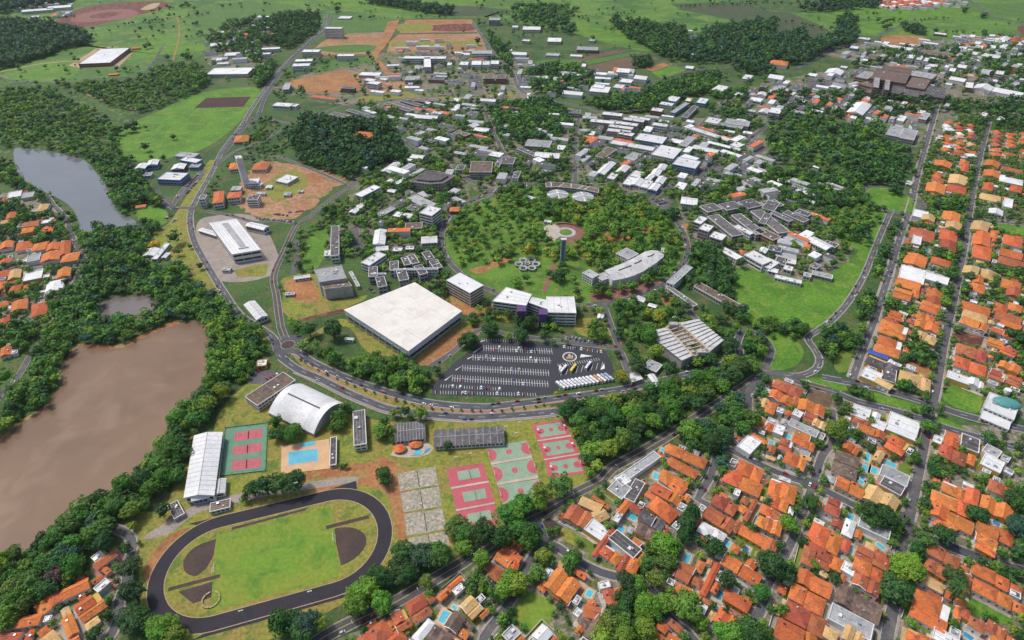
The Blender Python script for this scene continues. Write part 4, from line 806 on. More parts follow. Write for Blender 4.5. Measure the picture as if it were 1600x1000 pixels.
for k, (x, y) in enumerate(((624, 700), (649, 693))):
    c = w(x, y, 3); t = thing('round_shelter', '', 'shelter', (c[0], c[1], 0), group='orange round shelters', exact=['round orange-roofed shelter nearer the narrow two storey building', 'round orange-roofed shelter nearer the long dark shed'][k])
    d = disc(c, 6.2, 5.2, 12)
    for i in range(12): mesh_obj('roof_segment', [d[i] + (2.6,), d[(i + 1) % 12] + (2.6,), (c[0], c[1], 4.6)], [(0, 1, 2)], 'orange_roof', t)
    for i in range(0, 12, 3): p = lerp(d[i], (c[0], c[1]), .15); MB().box(p, (1, 0), .15, .15, 0, 2.8).build('post', 'wood_door', t)
t = thing('play_pool', '', 'pool', w(658, 705), exact='small white and blue paddling pool by the orange shelters'); MB().prism([(a[0], a[1]) for a in ccw(W(T(1, 2, '960 850 990 800 1070 765 1095 800 1040 845')))], 0, .5).build('deck', 'plaza_pale', t); flat(W(T(1, 2, '980 845 1000 810 1040 815 1030 845')), .52, 'pool', 'water', t); flat(W(T(1, 2, '1050 835 1060 810 1085 800 1088 812')), .53, 'pool_dark', 'water', t)
sheet('terrace', T(1, 2, '840 845 870 790 960 750 1060 750 1110 800 1080 840 960 860'), 'plaza_pale', 4, block=5)
# tall white tower left of the red building site
q = quadw(T(0, 1, '1465 -25 1503 -30 1516 -12 1476 -6'), 48); t = thing('white_tower', '', 'tower', cen(q) + (0,), exact='tall narrow white slab tower on the red earth campus site'); slab_building(t, q, 48, 'white', 'wall_white', 14, .8, 'row', 1, sides=(2,)); slab_building(t, rect3(T(0, 1, '1530 150 1540 120 1620 125'), 8), 8, 'white', 'wall_white', 2)
# big white factory-like hall with roof lanterns
H = 14; q = quadw(T(0, 1, '1305 392 1475 366 1630 560 1450 590'), H); t = thing('research_hall', '', 'hall', cen(q) + (0,), exact='large white hall with ribbed roof and raised lantern beside the curving road')
slab_building(t, q, H, 'white', 'wall_white', 2, .5, 'band', 0, rim='wall_white', seams=9); ii = inset(q, 11); MB().prism(ii, H - .3, H + 1.6).build('roof_lantern', 'white', t); MB().prism(inset(ii, 2), H + 1.6, H + 2.2).build('roof_lantern', 'grey_roof', t)
# concrete theatre
H = 19; q = quadw(T(1, 1, '362 682 533 656 566 740 396 765'), H); t = thing('theatre', '', 'theatre', cen(q) + (0,), exact='windowless concrete theatre block with stepped roof beside the vacant lot')
slab_building(t, q, H, 'grey_roof', 'wall_concrete', 0, .9, units=5); q2 = quadw(T(1, 1, '398 770 568 744 602 788 428 808'), 15); slab_building(t, inset(q2, .1), 15, 'brown_roof', 'wall_concrete', 0, .9, units=3)
# library with dark polygonal roof
H = 14; q = quadw(T(1, 1, '960 135 1070 68 1130 70 1240 100 1170 145 1085 150'), H); t = thing('library', '', 'library', cen(q) + (0,), exact='many-sided library with dark roof and pale vertical fins')
slab_building(t, q, H, 'dark_roof', 'wall_concrete', 3, 1.0, 'row', 3, rim='plaza_pale'); q3 = inset(q, 7); MB().prism(q3, H - .3, H + 2).build('roof_lantern', 'dark_roof', t)
for a, b in edge_list(q):
    k = int(math.dist(a, b) / 5)
    for i in range(k): MB().box(lerp(a, b, (i + .5) / k), ((b[0] - a[0]) / math.dist(a, b), (b[1] - a[1]) / math.dist(a, b)), .5, .9, 0, H + .6).build('fin', 'plaza_pale', t)
# hospital
t = thing('hospital', '', 'hospital', w(1395, 135, 0), exact='sprawling brown stepped hospital complex with many roof terraces')
for s, hh in (('540 480 600 440 660 470', 16), ('560 520 640 500 660 540', 12), ('640 490 680 430 900 440', 21), ('655 545 665 480 700 490', 25), ('725 560 735 495 765 500', 25), ('690 470 720 410 900 430', 18), ('880 470 920 440 1050 475', 16), ('760 580 800 500 980 500', 14), ('860 540 900 480 1020 490', 18), ('940 590 960 530 1120 540', 14), ('600 575 640 545 760 575', 8)):
    slab_building(t, rect3(T(3, 0, s), hh), hh, ['brown_roof', 'grey_roof', 'dark_roof'][hh % 3], 'wall_brown', max(2, hh // 5), .9, 'band', 8, rim='wall_brown', seams=5)
# domed mansion at the avenue corner
t = thing('domed_mansion', '', 'mansion', w(1562, 645, 0), exact='white mansion with a large green domed roof at the avenue corner')
slab_building(t, rect3(T(3, 2, '1345 545 1385 450 1580 505'), 7), 7, 'white', 'wall_white', 2, .8, 'row', 2); slab_building(t, rect3(T(3, 2, '1325 610 1345 560 1530 610'), 4), 4, 'white', 'wall_white', 1, .6, 'row', 0)
c = w(1574, 629, 8); uu = (math.cos(-.35), math.sin(-.35)); vv = (-uu[1], uu[0])
for i in range(12):
    for s in (0,):
        a0, a1 = i * 6.2832 / 12, (i + 1) * 6.2832 / 12; vs = []; fs = []
        for k in range(5):
            e = k / 4 * 1.5708; rr = math.cos(e); z = 7 + 4.2 * math.sin(e)
            for a in (a0, a1): x_, y_ = 12 * rr * math.cos(a), 8 * rr * math.sin(a); vs.append((c[0] + uu[0] * x_ + vv[0] * y_, c[1] + uu[1] * x_ + vv[1] * y_, z))
        mesh_obj('dome_segment', vs, [(2 * k, 2 * k + 1, 2 * k + 3, 2 * k + 2) for k in range(4)], 'teal_roof', t)
for i in range(7): p = lerp(w(1536, 640, 4), w(1580, 655, 4), i / 6); MB().box(p[:2], (1, 0), .45, .45, 0, 6).build('column', 'wall_white', t)
MB().prism(disc(w(1574, 611, 8)[:2], 3, 3, 14), 0, 10).build('turret', 'wall_white', t)
# ---------------------------------------------------------------- campus buildings: three roof corners, height, roof and wall code
RC = {'w': ('white', 'white-roofed'), 'g': ('grey_roof', 'grey-roofed'), 'd': ('dark_roof', 'dark-roofed'), 'b': ('brown_roof', 'brown-roofed'), 'o': ('orange_roof', 'orange-tiled')}
WC = {'W': 'wall_white', 'C': 'wall_concrete', 'K': 'wall_brick', 'Y': 'wall_cream', 'L': 'wall_blue', 'O': 'wall_ochre'}
def blocks(c, r, data):
    for line in data.split(','):
        a = line.split(); hh = float(a[6]); rc = a[7] if len(a) > 7 else 'w'; wc = a[8] if len(a) > 8 else 'W'
        pts = [(c * 400 + float(a[i]) / 4, r * 250 + float(a[i + 1]) / 4) for i in (0, 2, 4)]; q = rect3(pts, hh); L1, L2 = math.dist(q[0], q[1]), math.dist(q[1], q[2]); big = max(L1, L2)
        size = 'small' if big < 20 else 'long' if big > 42 and big > 2.2 * min(L1, L2) else 'large' if big > 50 else 'mid-sized'
        wl = {'K': 'brick', 'L': 'blue-walled', 'O': 'ochre-walled', 'Y': 'cream-walled', 'C': 'concrete'}.get(wc, 'tall' if hh >= 14 else 'white-walled')
        shed = hh <= 8 and rc == 'w' and rng.random() < .5
        t = thing('storage_shed' if shed else 'campus_building', f'{size} {RC[rc][1]} {wl} ' + ('shed' if shed else 'building'), 'shed' if shed else 'building', cen(q) + (0,))
        far = cen(q)[1] > 1300
        if rc == 'o': gable_building(t, q, hh, 'orange_roof', WC[wc], hip=.7, storeys=0 if far else max(1, int(hh // 4)), ridge='plaza_pale')
        elif shed: gable_building(t, q, hh, RC[rc][0], WC[wc], storeys=0 if far else 1, ribs=0 if far else max(2, int(big / 7)), ridge='grey_roof')
        else: slab_building(t, q, hh, RC[rc][0], WC[wc], max(1, int(hh // 3.8)), .7, 'band' if hh > 10 and rng.random() < .5 else 'row', 1 if far else 3, rim='wall_white' if rc in 'dbg' else None, seams=0 if far or rc not in 'dgw' else int(min(6, big / 10)))
blocks(1, 0, '425 178 440 168 525 185 26 w W,285 325 300 310 400 315 12 w W,505 350 515 338 612 345 12 w W,240 385 250 370 355 372 10 w W,225 415 235 398 338 400 12 w W,920 365 930 350 1190 352 14 w W,1050 420 1048 360 1090 362 14 w W,1350 335 1355 315 1475 320 14 g W,1270 405 1280 385 1330 390 10 w W,1345 405 1350 380 1410 382 12 w W,1415 405 1418 382 1460 382 12 w W,1465 400 1470 378 1520 380 12 w W,1075 495 1085 485 1180 488 8 d K,1420 490 1425 468 1490 470 12 b K,1500 490 1505 465 1565 468 12 b K,930 500 940 475 1025 480 10 g C,640 470 660 450 785 455 7 w W,670 500 700 488 750 500 12 w W,690 520 720 505 765 525 12 w W,340 605 360 595 560 590 5 o Y,530 550 545 540 640 535 9 d K,100 660 130 640 190 680 7 w W,180 660 205 645 250 665 6 w W,455 715 490 700 650 780 5 d C,560 690 590 680 700 745 5 d C,800 650 830 640 890 720 5 d C,860 650 890 640 940 700 5 d C,900 630 930 620 980 680 6 d K,950 625 970 610 1040 655 8 b K,1010 615 1030 605 1115 640 8 b K,990 735 1010 715 1120 755 8 w W,1095 705 1110 695 1175 700 14 w W,595 855 640 820 770 830 7 o Y,1400 630 1410 615 1500 625 8 w W,1320 785 1360 770 1400 780 7 w W,1360 815 1380 795 1470 800 6 w W,1230 830 1260 815 1350 830 10 b K,1180 810 1200 800 1240 810 6 d C,1450 970 1480 945 1560 950 9 w W,1455 125 1460 110 1525 120 16 g C,510 115 530 100 600 105 4 w W,25 310 30 300 150 295 8 w W,40 340 45 330 90 332 12 w W,1280 340 1290 330 1340 335 6 w W,1120 480 1130 470 1200 470 5 g C,165 560 180 520 215 530 9 g C,1060 880 1080 870 1120 880 5 d C,1320 715 1340 695 1400 700 6 d C,1220 630 1240 612 1280 620 7 w W,700 985 720 970 760 980 5 w W,960 985 980 965 1060 970 6 w W')
blocks(0, 0, '490 400 630 305 810 300 9 w K,130 75 140 62 320 75 8 w W,290 55 300 40 440 45 8 w W,1290 465 1340 425 1590 420 8 w W,1400 350 1410 330 1500 335 6 w W,1530 325 1540 310 1590 312 7 w W,1310 290 1315 270 1390 275 6 w W,1350 210 1355 195 1400 200 5 w W,1460 890 1475 850 1560 850 5 o Y,1090 975 1130 950 1200 990 6 g W,1320 375 1330 360 1420 365 4 g W,820 305 825 298 875 298 3 o K,675 470 680 462 740 462 3 o K,1360 400 1365 392 1430 392 5 w W,1540 175 1545 165 1600 170 6 w W,180 110 190 100 240 105 5 w W,370 180 375 172 470 170 4 w W')
blocks(0, 1, '840 55 870 25 915 40 8 w L,915 35 930 5 990 10 8 w L,980 120 1040 75 1120 130 9 w L,1070 60 1090 30 1150 50 6 w K,1120 0 1160 -20 1240 10 9 w L,1330 270 1340 200 1400 200 10 o W,1420 240 1430 205 1505 210 10 o W,1240 245 1255 220 1290 225 14 d W,1440 190 1455 165 1510 170 8 g W,1540 250 1560 220 1620 230 12 d W,1535 410 1570 388 1640 440 8 w W,1240 440 1268 425 1400 660 5 w C,1385 690 1400 670 1450 670 4 g W,890 600 925 555 985 568 4 w W,945 620 1030 520 1060 525 5 w W,1010 610 1040 580 1085 560 4 w W,845 300 850 285 910 285 3 o W,1430 60 1440 20 1500 25 6 o W,1525 905 1590 880 1700 960 7 w W,895 100 910 80 950 85 5 g W,1180 45 1200 25 1250 35 6 g L')
blocks(1, 1, '120 130 190 90 240 120 5 w W,-30 60 0 20 90 20 6 o W,615 215 735 155 770 175 12 w W,780 70 860 15 910 30 6 w W,940 240 1000 215 1145 270 7 g W,940 305 985 275 1045 290 5 d C,850 350 880 320 985 340 7 w C,1020 330 1080 285 1150 310 22 w W,745 340 860 280 900 290 5 g C,730 530 745 440 815 445 8 w W,735 570 735 545 825 545 6 w W,930 430 935 395 1040 400 8 b K,1035 520 1035 480 1130 475 7 w W,655 640 760 572 800 600 13 w W,465 600 470 415 520 415 11 d W,425 600 430 565 465 565 5 w W,705 670 760 665 795 722 11 d C,745 735 800 725 838 782 11 d C,835 635 890 630 922 682 11 d C,875 690 935 680 972 742 11 d C,905 612 945 604 970 650 11 d K,945 600 990 590 1022 640 11 d C,985 665 1035 652 1072 706 11 d C,1035 580 1085 568 1117 612 11 d C,1080 632 1130 620 1168 668 11 d C,720 716 722 708 815 702 12 w W,860 690 862 680 1145 600 12 w W,1335 75 1345 10 1480 5 12 b C,1490 40 1510 0 1540 0 8 d C,1520 20 1540 -20 1600 40 8 d W,240 745 240 730 335 720 4 w W,580 700 600 695 640 790 4 g C,580 325 650 270 690 275 5 w W,820 195 840 180 880 190 5 w W,180 845 185 830 240 835 3 g C,1210 320 1215 295 1270 300 5 o K,60 175 70 160 100 165 3 w W,170 220 180 203 220 205 4 g W,260 200 265 190 295 192 3 w W,-20 155 0 140 40 150 5 w W,0 210 10 200 60 205 4 w W,930 560 935 535 990 540 4 w C,850 570 860 545 920 545 4 w C,1245 60 1260 30 1310 35 7 d C')
blocks(2, 1, '1055 270 1062 230 1160 235 6 w W,1130 385 1175 348 1212 375 14 w C,1165 430 1200 395 1245 432 14 w C,1232 478 1265 445 1325 490 14 w C,1220 352 1290 340 1420 470 10 d C,1370 345 1430 335 1560 460 10 d C,1385 415 1410 405 1480 470 9 w W,1490 320 1560 310 1720 450 10 d C,1170 290 1260 270 1290 312 9 d C,1290 278 1390 258 1420 300 9 d C,1410 262 1500 242 1540 290 9 d C,1550 262 1640 245 1670 290 9 d C,1290 562 1330 545 1410 620 8 w W,1450 590 1510 565 1600 640 11 w W,1135 788 1178 765 1365 965 6 b C,960 795 985 785 1170 900 5 d W,965 762 1085 655 1130 672 10 g W,525 80 600 10 650 20 7 w W,592 112 622 80 665 90 7 w W,645 75 690 32 740 42 7 w W,690 148 730 102 782 108 7 w W,735 97 770 65 835 75 7 w W,742 152 777 112 830 118 7 w W,795 165 832 122 885 130 7 w W,830 118 860 90 895 96 7 w W,862 92 890 55 940 65 7 w W,892 140 922 100 972 106 7 w W,850 182 880 145 935 150 7 w L,1000 25 1040 -20 1190 0 12 w L,905 55 925 25 970 35 7 w W,0 110 20 70 45 100 8 d W,70 235 100 220 150 235 4 w W,200 385 205 375 250 375 4 w W,400 170 410 160 560 175 5 g W,770 870 790 848 825 885 4 w W,850 910 860 895 885 940 4 w W,535 985 540 962 575 962 4 w W,180 75 190 60 250 60 6 d W,1000 985 1010 975 1050 985 5 g C,1410 580 1430 560 1460 570 6 o W,1540 570 1560 545 1600 560 7 w W,930 575 935 548 945 548 9 g C')
blocks(3, 1, '-60 390 -20 330 20 345 11 d C,15 330 40 320 110 395 11 d C,-90 440 -40 420 60 490 10 b K,90 330 125 315 200 400 12 d C,165 325 195 305 255 350 12 d C,-40 300 0 250 60 290 10 d C,240 500 290 480 390 550 8 w W,215 550 225 520 265 530 5 o W,340 520 370 500 430 540 7 d C,40 735 45 715 220 708 5 w W,220 722 225 700 275 695 6 g W,275 715 280 690 410 685 5 g C,260 660 290 640 355 645 6 d W,105 640 110 610 180 605 6 w Y,40 640 60 600 130 610 6 d W,95 680 105 655 165 650 6 w W,0 690 10 670 70 675 6 w W,-60 650 0 610 45 660 8 w W,0 560 10 530 90 545 8 d C,150 160 170 150 270 185 8 d W,170 190 185 180 300 215 8 w W,210 255 220 240 290 270 6 w W,860 150 870 130 905 130 4 w W,1380 330 1385 300 1470 310 5 w W,280 40 290 35 330 45 4 w W,60 130 65 115 130 150 5 w W')
blocks(2, 0, '315 585 330 565 450 575 8 w W,480 570 500 535 615 550 9 w W,500 545 515 525 585 530 10 w W,630 545 650 525 705 535 6 w W,670 510 690 490 760 500 11 w W,760 490 780 470 850 485 8 w W,520 465 525 450 595 455 9 w W,650 450 660 425 740 435 12 w W,135 490 140 475 230 460 6 w W,280 490 290 480 345 485 4 w W,365 350 370 340 445 335 4 w W,405 310 410 290 540 285 8 g K,65 185 70 165 180 165 9 w Y,60 255 70 245 115 250 8 w Y,220 260 225 235 310 235 8 w Y,355 705 360 685 430 685 9 d C,485 760 495 742 640 765 12 w C,560 715 570 697 690 718 12 w C,640 772 652 755 790 775 12 w C,690 747 702 732 830 752 12 w C,725 733 738 720 865 745 12 w C,590 818 600 800 740 830 12 w C,660 835 680 818 765 838 12 w C,600 790 612 775 760 798 12 w C,875 780 885 765 980 770 14 w W,765 870 800 830 970 860 8 w L,610 895 630 875 880 940 9 w W,870 965 930 905 1070 925 12 w W,1105 805 1130 795 1370 870 8 w W,1220 890 1235 880 1420 940 7 w W,1125 925 1150 905 1300 940 7 w W,990 885 1010 865 1090 870 8 w K,1040 905 1100 850 1170 840 10 g W,1200 760 1230 730 1320 740 8 w C,1330 770 1345 740 1490 760 8 g C,1210 770 1220 755 1440 800 7 g C,865 690 880 670 950 680 9 w K,960 625 990 598 1055 605 9 w W,920 650 935 635 1010 650 9 w W,1080 630 1095 610 1130 615 9 w O,1150 640 1175 610 1235 615 9 w L,990 700 1080 640 1100 650 8 g L,1060 730 1130 660 1150 680 8 d C,1245 560 1290 530 1385 525 9 w W,1435 490 1460 465 1520 460 8 w W,1175 215 1180 205 1240 205 6 w W,1310 205 1320 195 1440 210 6 w W,1330 275 1335 265 1420 280 6 w W,1345 345 1350 335 1425 340 5 w W,1530 590 1545 575 1600 580 7 w W,1480 625 1500 605 1570 620 7 w W,1460 690 1470 680 1530 685 6 w W,1540 700 1560 680 1620 690 7 w W,1080 425 1090 410 1140 415 5 w W,1550 540 1570 520 1620 510 12 b K,80 910 100 870 250 880 8 g C,30 930 60 920 130 990 8 d C,140 980 150 950 300 960 7 w W,270 930 290 905 340 910 6 w W,1025 990 1080 960 1190 980 10 w L,205 850 215 835 260 835 5 w W,700 985 760 950 830 960 7 g W,520 975 600 920 660 930 7 b W,1360 905 1400 885 1460 900 7 w W,0 170 5 160 40 160 8 w W,0 340 10 325 100 325 6 w W,210 345 220 330 300 335 5 g W,480 255 485 245 520 245 6 g W,1400 860 1420 850 1480 860 6 w W,1180 460 1190 445 1240 450 5 w W,1490 310 1500 300 1530 305 5 w W,1050 250 1055 240 1080 245 5 w W')
blocks(3, 0, '355 455 380 430 480 440 7 w W,245 470 260 455 315 460 5 w W,10 400 20 375 130 380 8 o W,0 485 20 465 90 495 8 w W,20 560 60 530 150 510 7 g W,490 700 550 640 650 655 8 w Y,180 640 210 620 270 610 6 w W,0 700 20 670 100 665 12 w W,790 670 810 655 860 665 6 w W,610 740 620 730 690 745 5 w W,735 840 770 785 850 800 9 g C,820 860 850 800 940 812 9 g C,940 740 970 700 1020 705 8 g C,710 290 730 275 900 310 8 w W,950 330 970 310 1150 340 9 b K,610 360 640 340 730 360 9 b K,865 360 880 340 920 345 14 w W,925 370 940 350 970 355 14 w W,970 380 985 360 1010 365 14 w W,1245 335 1260 320 1320 325 8 w W,1330 350 1350 330 1460 350 8 w W,1180 420 1190 400 1250 400 10 w Y,1330 460 1340 430 1390 435 14 g C,1420 460 1430 440 1480 445 14 w Y,1460 410 1480 390 1510 385 16 g O,1520 415 1540 400 1590 400 16 g O,1230 545 1240 510 1290 510 10 w K,1280 550 1310 525 1420 540 7 w W,1400 570 1430 550 1600 590 7 w W,1130 495 1150 480 1240 500 7 w W,1320 725 1340 700 1380 705 7 w K,1430 750 1440 730 1480 735 7 w K,510 300 520 285 570 290 6 w L,560 240 570 230 640 240 5 w W,1035 210 1045 200 1120 210 6 w K,980 410 990 395 1060 410 6 w W,700 700 740 660 790 670 5 g W,450 420 460 410 500 415 5 w W,300 540 310 530 380 545 5 w W,380 540 400 530 460 545 4 w W,590 620 600 605 640 610 5 w W,1180 300 1190 285 1250 290 6 w L,1290 300 1300 280 1350 285 8 w O,1440 300 1450 285 1500 290 6 w W')
blocks(1, 2, '0 290 10 250 65 275 5 w O,555 120 560 110 620 95 4 w W,0 0 10 -20 40 0 4 w W')
blocks(2, 2, '850 345 885 338 940 405 4 w W,710 340 780 320 850 360 4 w Y,820 290 860 245 950 270 4 g C')
# ---------------------------------------------------------------- houses: three roof corners and a colour code; '+' adds a wing to the house before
HC = {'o': ('orange_roof', 'orange-tiled'), 'r': ('red_roof', 'red-tiled'), 'b': ('brown_roof', 'brown-roofed'), 'y': ('sand_roof', 'sand-tiled'), 'g': ('grey_roof', 'grey-roofed'), 'w': ('white', 'white flat-roofed'), 'd': ('dark_roof', 'dark flat-roofed'), 'B': ('blue_roof', 'blue-roofed')}
HOUSES = []
def houses(c, r, data, e=5.0):
    for line in data.split(','):
        a = line.split(); wing = a[0] == '+'; a = a[1:] if wing else a; e_ = (e - 1.2) if wing else e + rng.uniform(-.6, .6)
        pts = [(c * 400 + float(a[i]) / 4, r * 250 + float(a[i + 1]) / 4) for i in (0, 2, 4)]; q = rect3(pts, e_); q = [lerp(cen(q), p_, 1.09) for p_ in q]
        if a[6] == 'o' and rng.random() < .12: a[6] = 'r'
        if wing: HOUSES[-1]['wings'].append((q, e_, a[6]))
        else: HOUSES.append(dict(q=q, e=e_, c=a[6], wings=[]))
houses(0, 3, '585 525 700 440 740 465 o,+ 620 555 650 530 705 560 o,385 690 545 615 585 660 o,215 790 350 690 400 740 o,470 795 610 700 685 775 o,385 880 450 840 560 900 o,110 860 260 835 305 890 o,-20 960 -10 910 100 870 o,-30 1010 0 960 150 940 r,240 1010 330 940 400 1000 y,590 680 660 620 690 640 w')
houses(1, 3, '935 785 1035 722 1150 790 r,845 850 925 805 1015 880 r,630 1005 790 880 890 930 o,+ 815 890 840 870 890 910 o,1130 730 1195 670 1225 690 o,1200 660 1270 600 1290 620 o,980 980 1075 870 1120 900 w,1065 990 1120 910 1230 970 b,1180 910 1240 820 1310 860 b,+ 1290 880 1310 860 1375 900 b,1275 790 1340 730 1430 790 y,1490 490 1560 405 1640 460 o,1445 600 1490 535 1600 580 r,1540 970 1600 910 1660 950 g,760 1040 890 930 960 970 o')
houses(2, 3, '420 150 445 105 560 165 y,+ 490 210 560 175 620 225 y,325 240 375 160 495 230 r,+ 285 230 310 205 340 225 r,455 310 505 250 605 310 w,500 460 610 300 640 320 r,610 370 660 320 835 400 d,545 460 590 405 700 465 o,650 560 710 460 745 480 o,710 560 750 480 810 500 o,655 195 710 125 750 140 o,735 180 755 145 825 175 r,+ 500 110 515 95 620 155 o,630 250 660 205 690 220 w,790 250 825 195 960 260 d,770 330 800 270 910 330 b,850 170 910 110 1060 185 o,870 70 910 15 1080 85 o,+ 830 95 850 70 900 110 o,920 0 960 -40 1120 20 o,600 60 660 0 750 50 g,705 110 770 0 830 20 d,1245 150 1280 90 1405 170 o,+ 1390 170 1415 140 1470 180 o,1195 230 1240 170 1400 265 o,+ 1370 310 1410 250 1440 270 r,1160 320 1200 260 1350 320 w,1445 240 1510 120 1535 135 r,1320 10 1350 -60 1560 30 o,1525 285 1550 230 1640 270 o,1548 200 1570 150 1640 180 o,1420 335 1448 285 1640 385 o,1020 600 1065 515 1140 560 r,+ 1140 560 1165 500 1210 520 r,+ 1120 640 1145 600 1205 620 r,1015 690 1035 640 1120 690 o,+ 1120 720 1140 695 1185 730 o,1175 700 1270 510 1310 520 o,1310 530 1345 470 1565 580 o,+ 1455 530 1480 490 1535 520 o,1365 440 1385 400 1420 440 o,1240 690 1275 635 1310 650 o,1320 740 1350 680 1500 750 o,1260 880 1310 800 1450 850 o,205 665 285 560 425 650 o,+ 160 670 200 630 250 650 o,+ 250 720 270 690 360 760 r,350 560 370 530 470 590 o,445 850 455 780 560 780 r,565 700 625 685 650 820 r,520 870 560 830 620 860 r,410 880 440 840 500 870 b,450 970 510 870 565 900 b,900 920 925 880 990 905 o,975 900 1000 870 1080 920 r,965 1010 985 960 1095 990 o,130 970 190 905 270 940 w,-20 490 10 450 75 470 o,-20 560 0 500 40 540 o,1190 760 1200 735 1245 755 r')
houses(3, 3, '0 90 25 -10 175 60 o,10 160 30 95 130 130 o,-30 200 0 160 110 230 r,-30 310 -10 240 85 290 o,-40 440 -10 360 60 400 r,355 190 385 110 470 140 r,+ 395 280 410 240 470 270 r,420 40 440 -10 600 55 o,590 110 635 35 830 110 y,700 30 730 -20 855 40 d,570 290 590 220 760 310 g,460 330 490 240 550 270 w,245 370 290 270 470 350 o,245 410 265 370 370 420 r,205 510 230 410 300 440 o,290 520 320 440 400 500 r,380 540 400 470 470 500 o,180 640 205 560 395 660 o,130 740 160 650 360 740 o,100 860 130 760 360 880 o,40 980 70 870 300 970 o,420 760 450 660 700 800 b,385 870 410 780 650 900 g,545 480 570 410 660 450 r,650 520 670 440 765 480 r,530 560 550 490 730 580 o,525 650 545 585 700 660 r,340 970 360 910 440 950 y,460 990 490 910 610 970 y,455 560 480 510 550 550 w,1085 70 1100 5 1235 50 o,1020 140 1030 60 1250 140 o,1010 215 1030 150 1280 250 o,1030 270 1110 230 1220 290 o,1230 130 1245 40 1320 80 o,1325 180 1345 100 1530 180 o,1300 370 1310 255 1430 280 o,+ 1410 360 1430 290 1540 340 o,1300 420 1330 340 1440 400 o,1375 60 1390 0 1530 50 r,990 460 1010 395 1200 480 r,975 550 1000 490 1130 560 o,960 640 975 590 1105 640 y,890 840 935 690 1140 790 o,1160 880 1170 790 1200 800 o,1205 850 1215 795 1265 825 r,1275 590 1285 520 1500 620 o,1280 690 1295 620 1520 720 o,1220 690 1235 590 1265 600 o,1250 900 1270 850 1370 890 r,1360 940 1380 875 1490 930 r,870 1000 880 925 1040 980 o,1030 990 1045 920 1190 980 w,450 430 470 360 520 380 r,440 640 460 590 490 600 r,1380 1040 1400 970 1550 1010 o')
houses(2, 2, '960 830 985 780 1210 880 o,970 900 1000 860 1170 940 o,920 990 950 940 1110 1000 o,690 960 880 830 940 850 g,1400 950 1430 880 1570 940 o,1320 1000 1350 940 1470 990 o,1410 790 1480 720 1560 760 w,1480 720 1500 700 1600 750 o,1515 660 1535 610 1600 640 o,1550 540 1570 490 1610 500 y,640 990 690 960 770 990 w')
houses(3, 2, '30 420 60 370 220 430 r,0 480 30 440 170 490 o,135 530 160 480 195 490 o,185 560 200 500 350 560 o,-20 570 0 510 50 540 o,220 620 240 570 310 600 o,150 590 170 560 220 580 w,130 660 150 625 310 700 g,155 760 175 695 260 730 o,200 790 215 745 295 770 o,65 800 85 740 155 770 r,95 890 120 825 235 890 o,-20 680 0 640 40 670 o,275 660 290 620 365 650 y,30 700 50 650 110 660 w,-10 820 0 780 50 790 r,460 800 490 755 590 780 o,400 940 430 820 570 860 b,420 1000 440 970 520 1000 o,520 590 540 530 640 560 w,530 640 545 600 650 640 r,650 660 670 620 740 650 w,560 690 570 650 730 700 o,735 680 770 580 945 640 w,730 790 780 725 890 770 o,650 870 680 820 730 840 y,700 970 720 910 880 970 g,1100 780 1110 695 1200 720 o,1205 790 1215 715 1320 740 d,1070 850 1085 780 1235 850 o,1240 890 1255 835 1300 850 o,1330 900 1360 840 1470 900 w,1030 760 1040 720 1090 730 w,1340 820 1370 780 1460 820 g,690 70 720 0 890 10 o,670 190 700 100 830 170 o,915 40 930 0 1070 40 o,915 110 940 70 1060 110 y,630 205 640 185 755 215 B,610 265 640 220 820 285 d,580 350 610 300 720 330 w,710 370 720 300 800 320 d,665 385 690 360 800 390 y,1175 210 1185 150 1360 210 o,1165 290 1180 230 1360 290 o,1120 360 1130 320 1260 350 w,1250 400 1260 365 1350 380 w,1370 150 1385 110 1480 150 o,1450 200 1465 165 1550 200 o,1440 290 1460 250 1580 290 o,1380 350 1400 310 1490 330 r,1490 390 1510 345 1590 370 r,1200 20 1220 -20 1390 0 o,1450 20 1470 -10 1600 10 o,1395 70 1410 40 1565 80 o,860 300 870 280 920 300 w,820 390 830 320 1010 370 y')
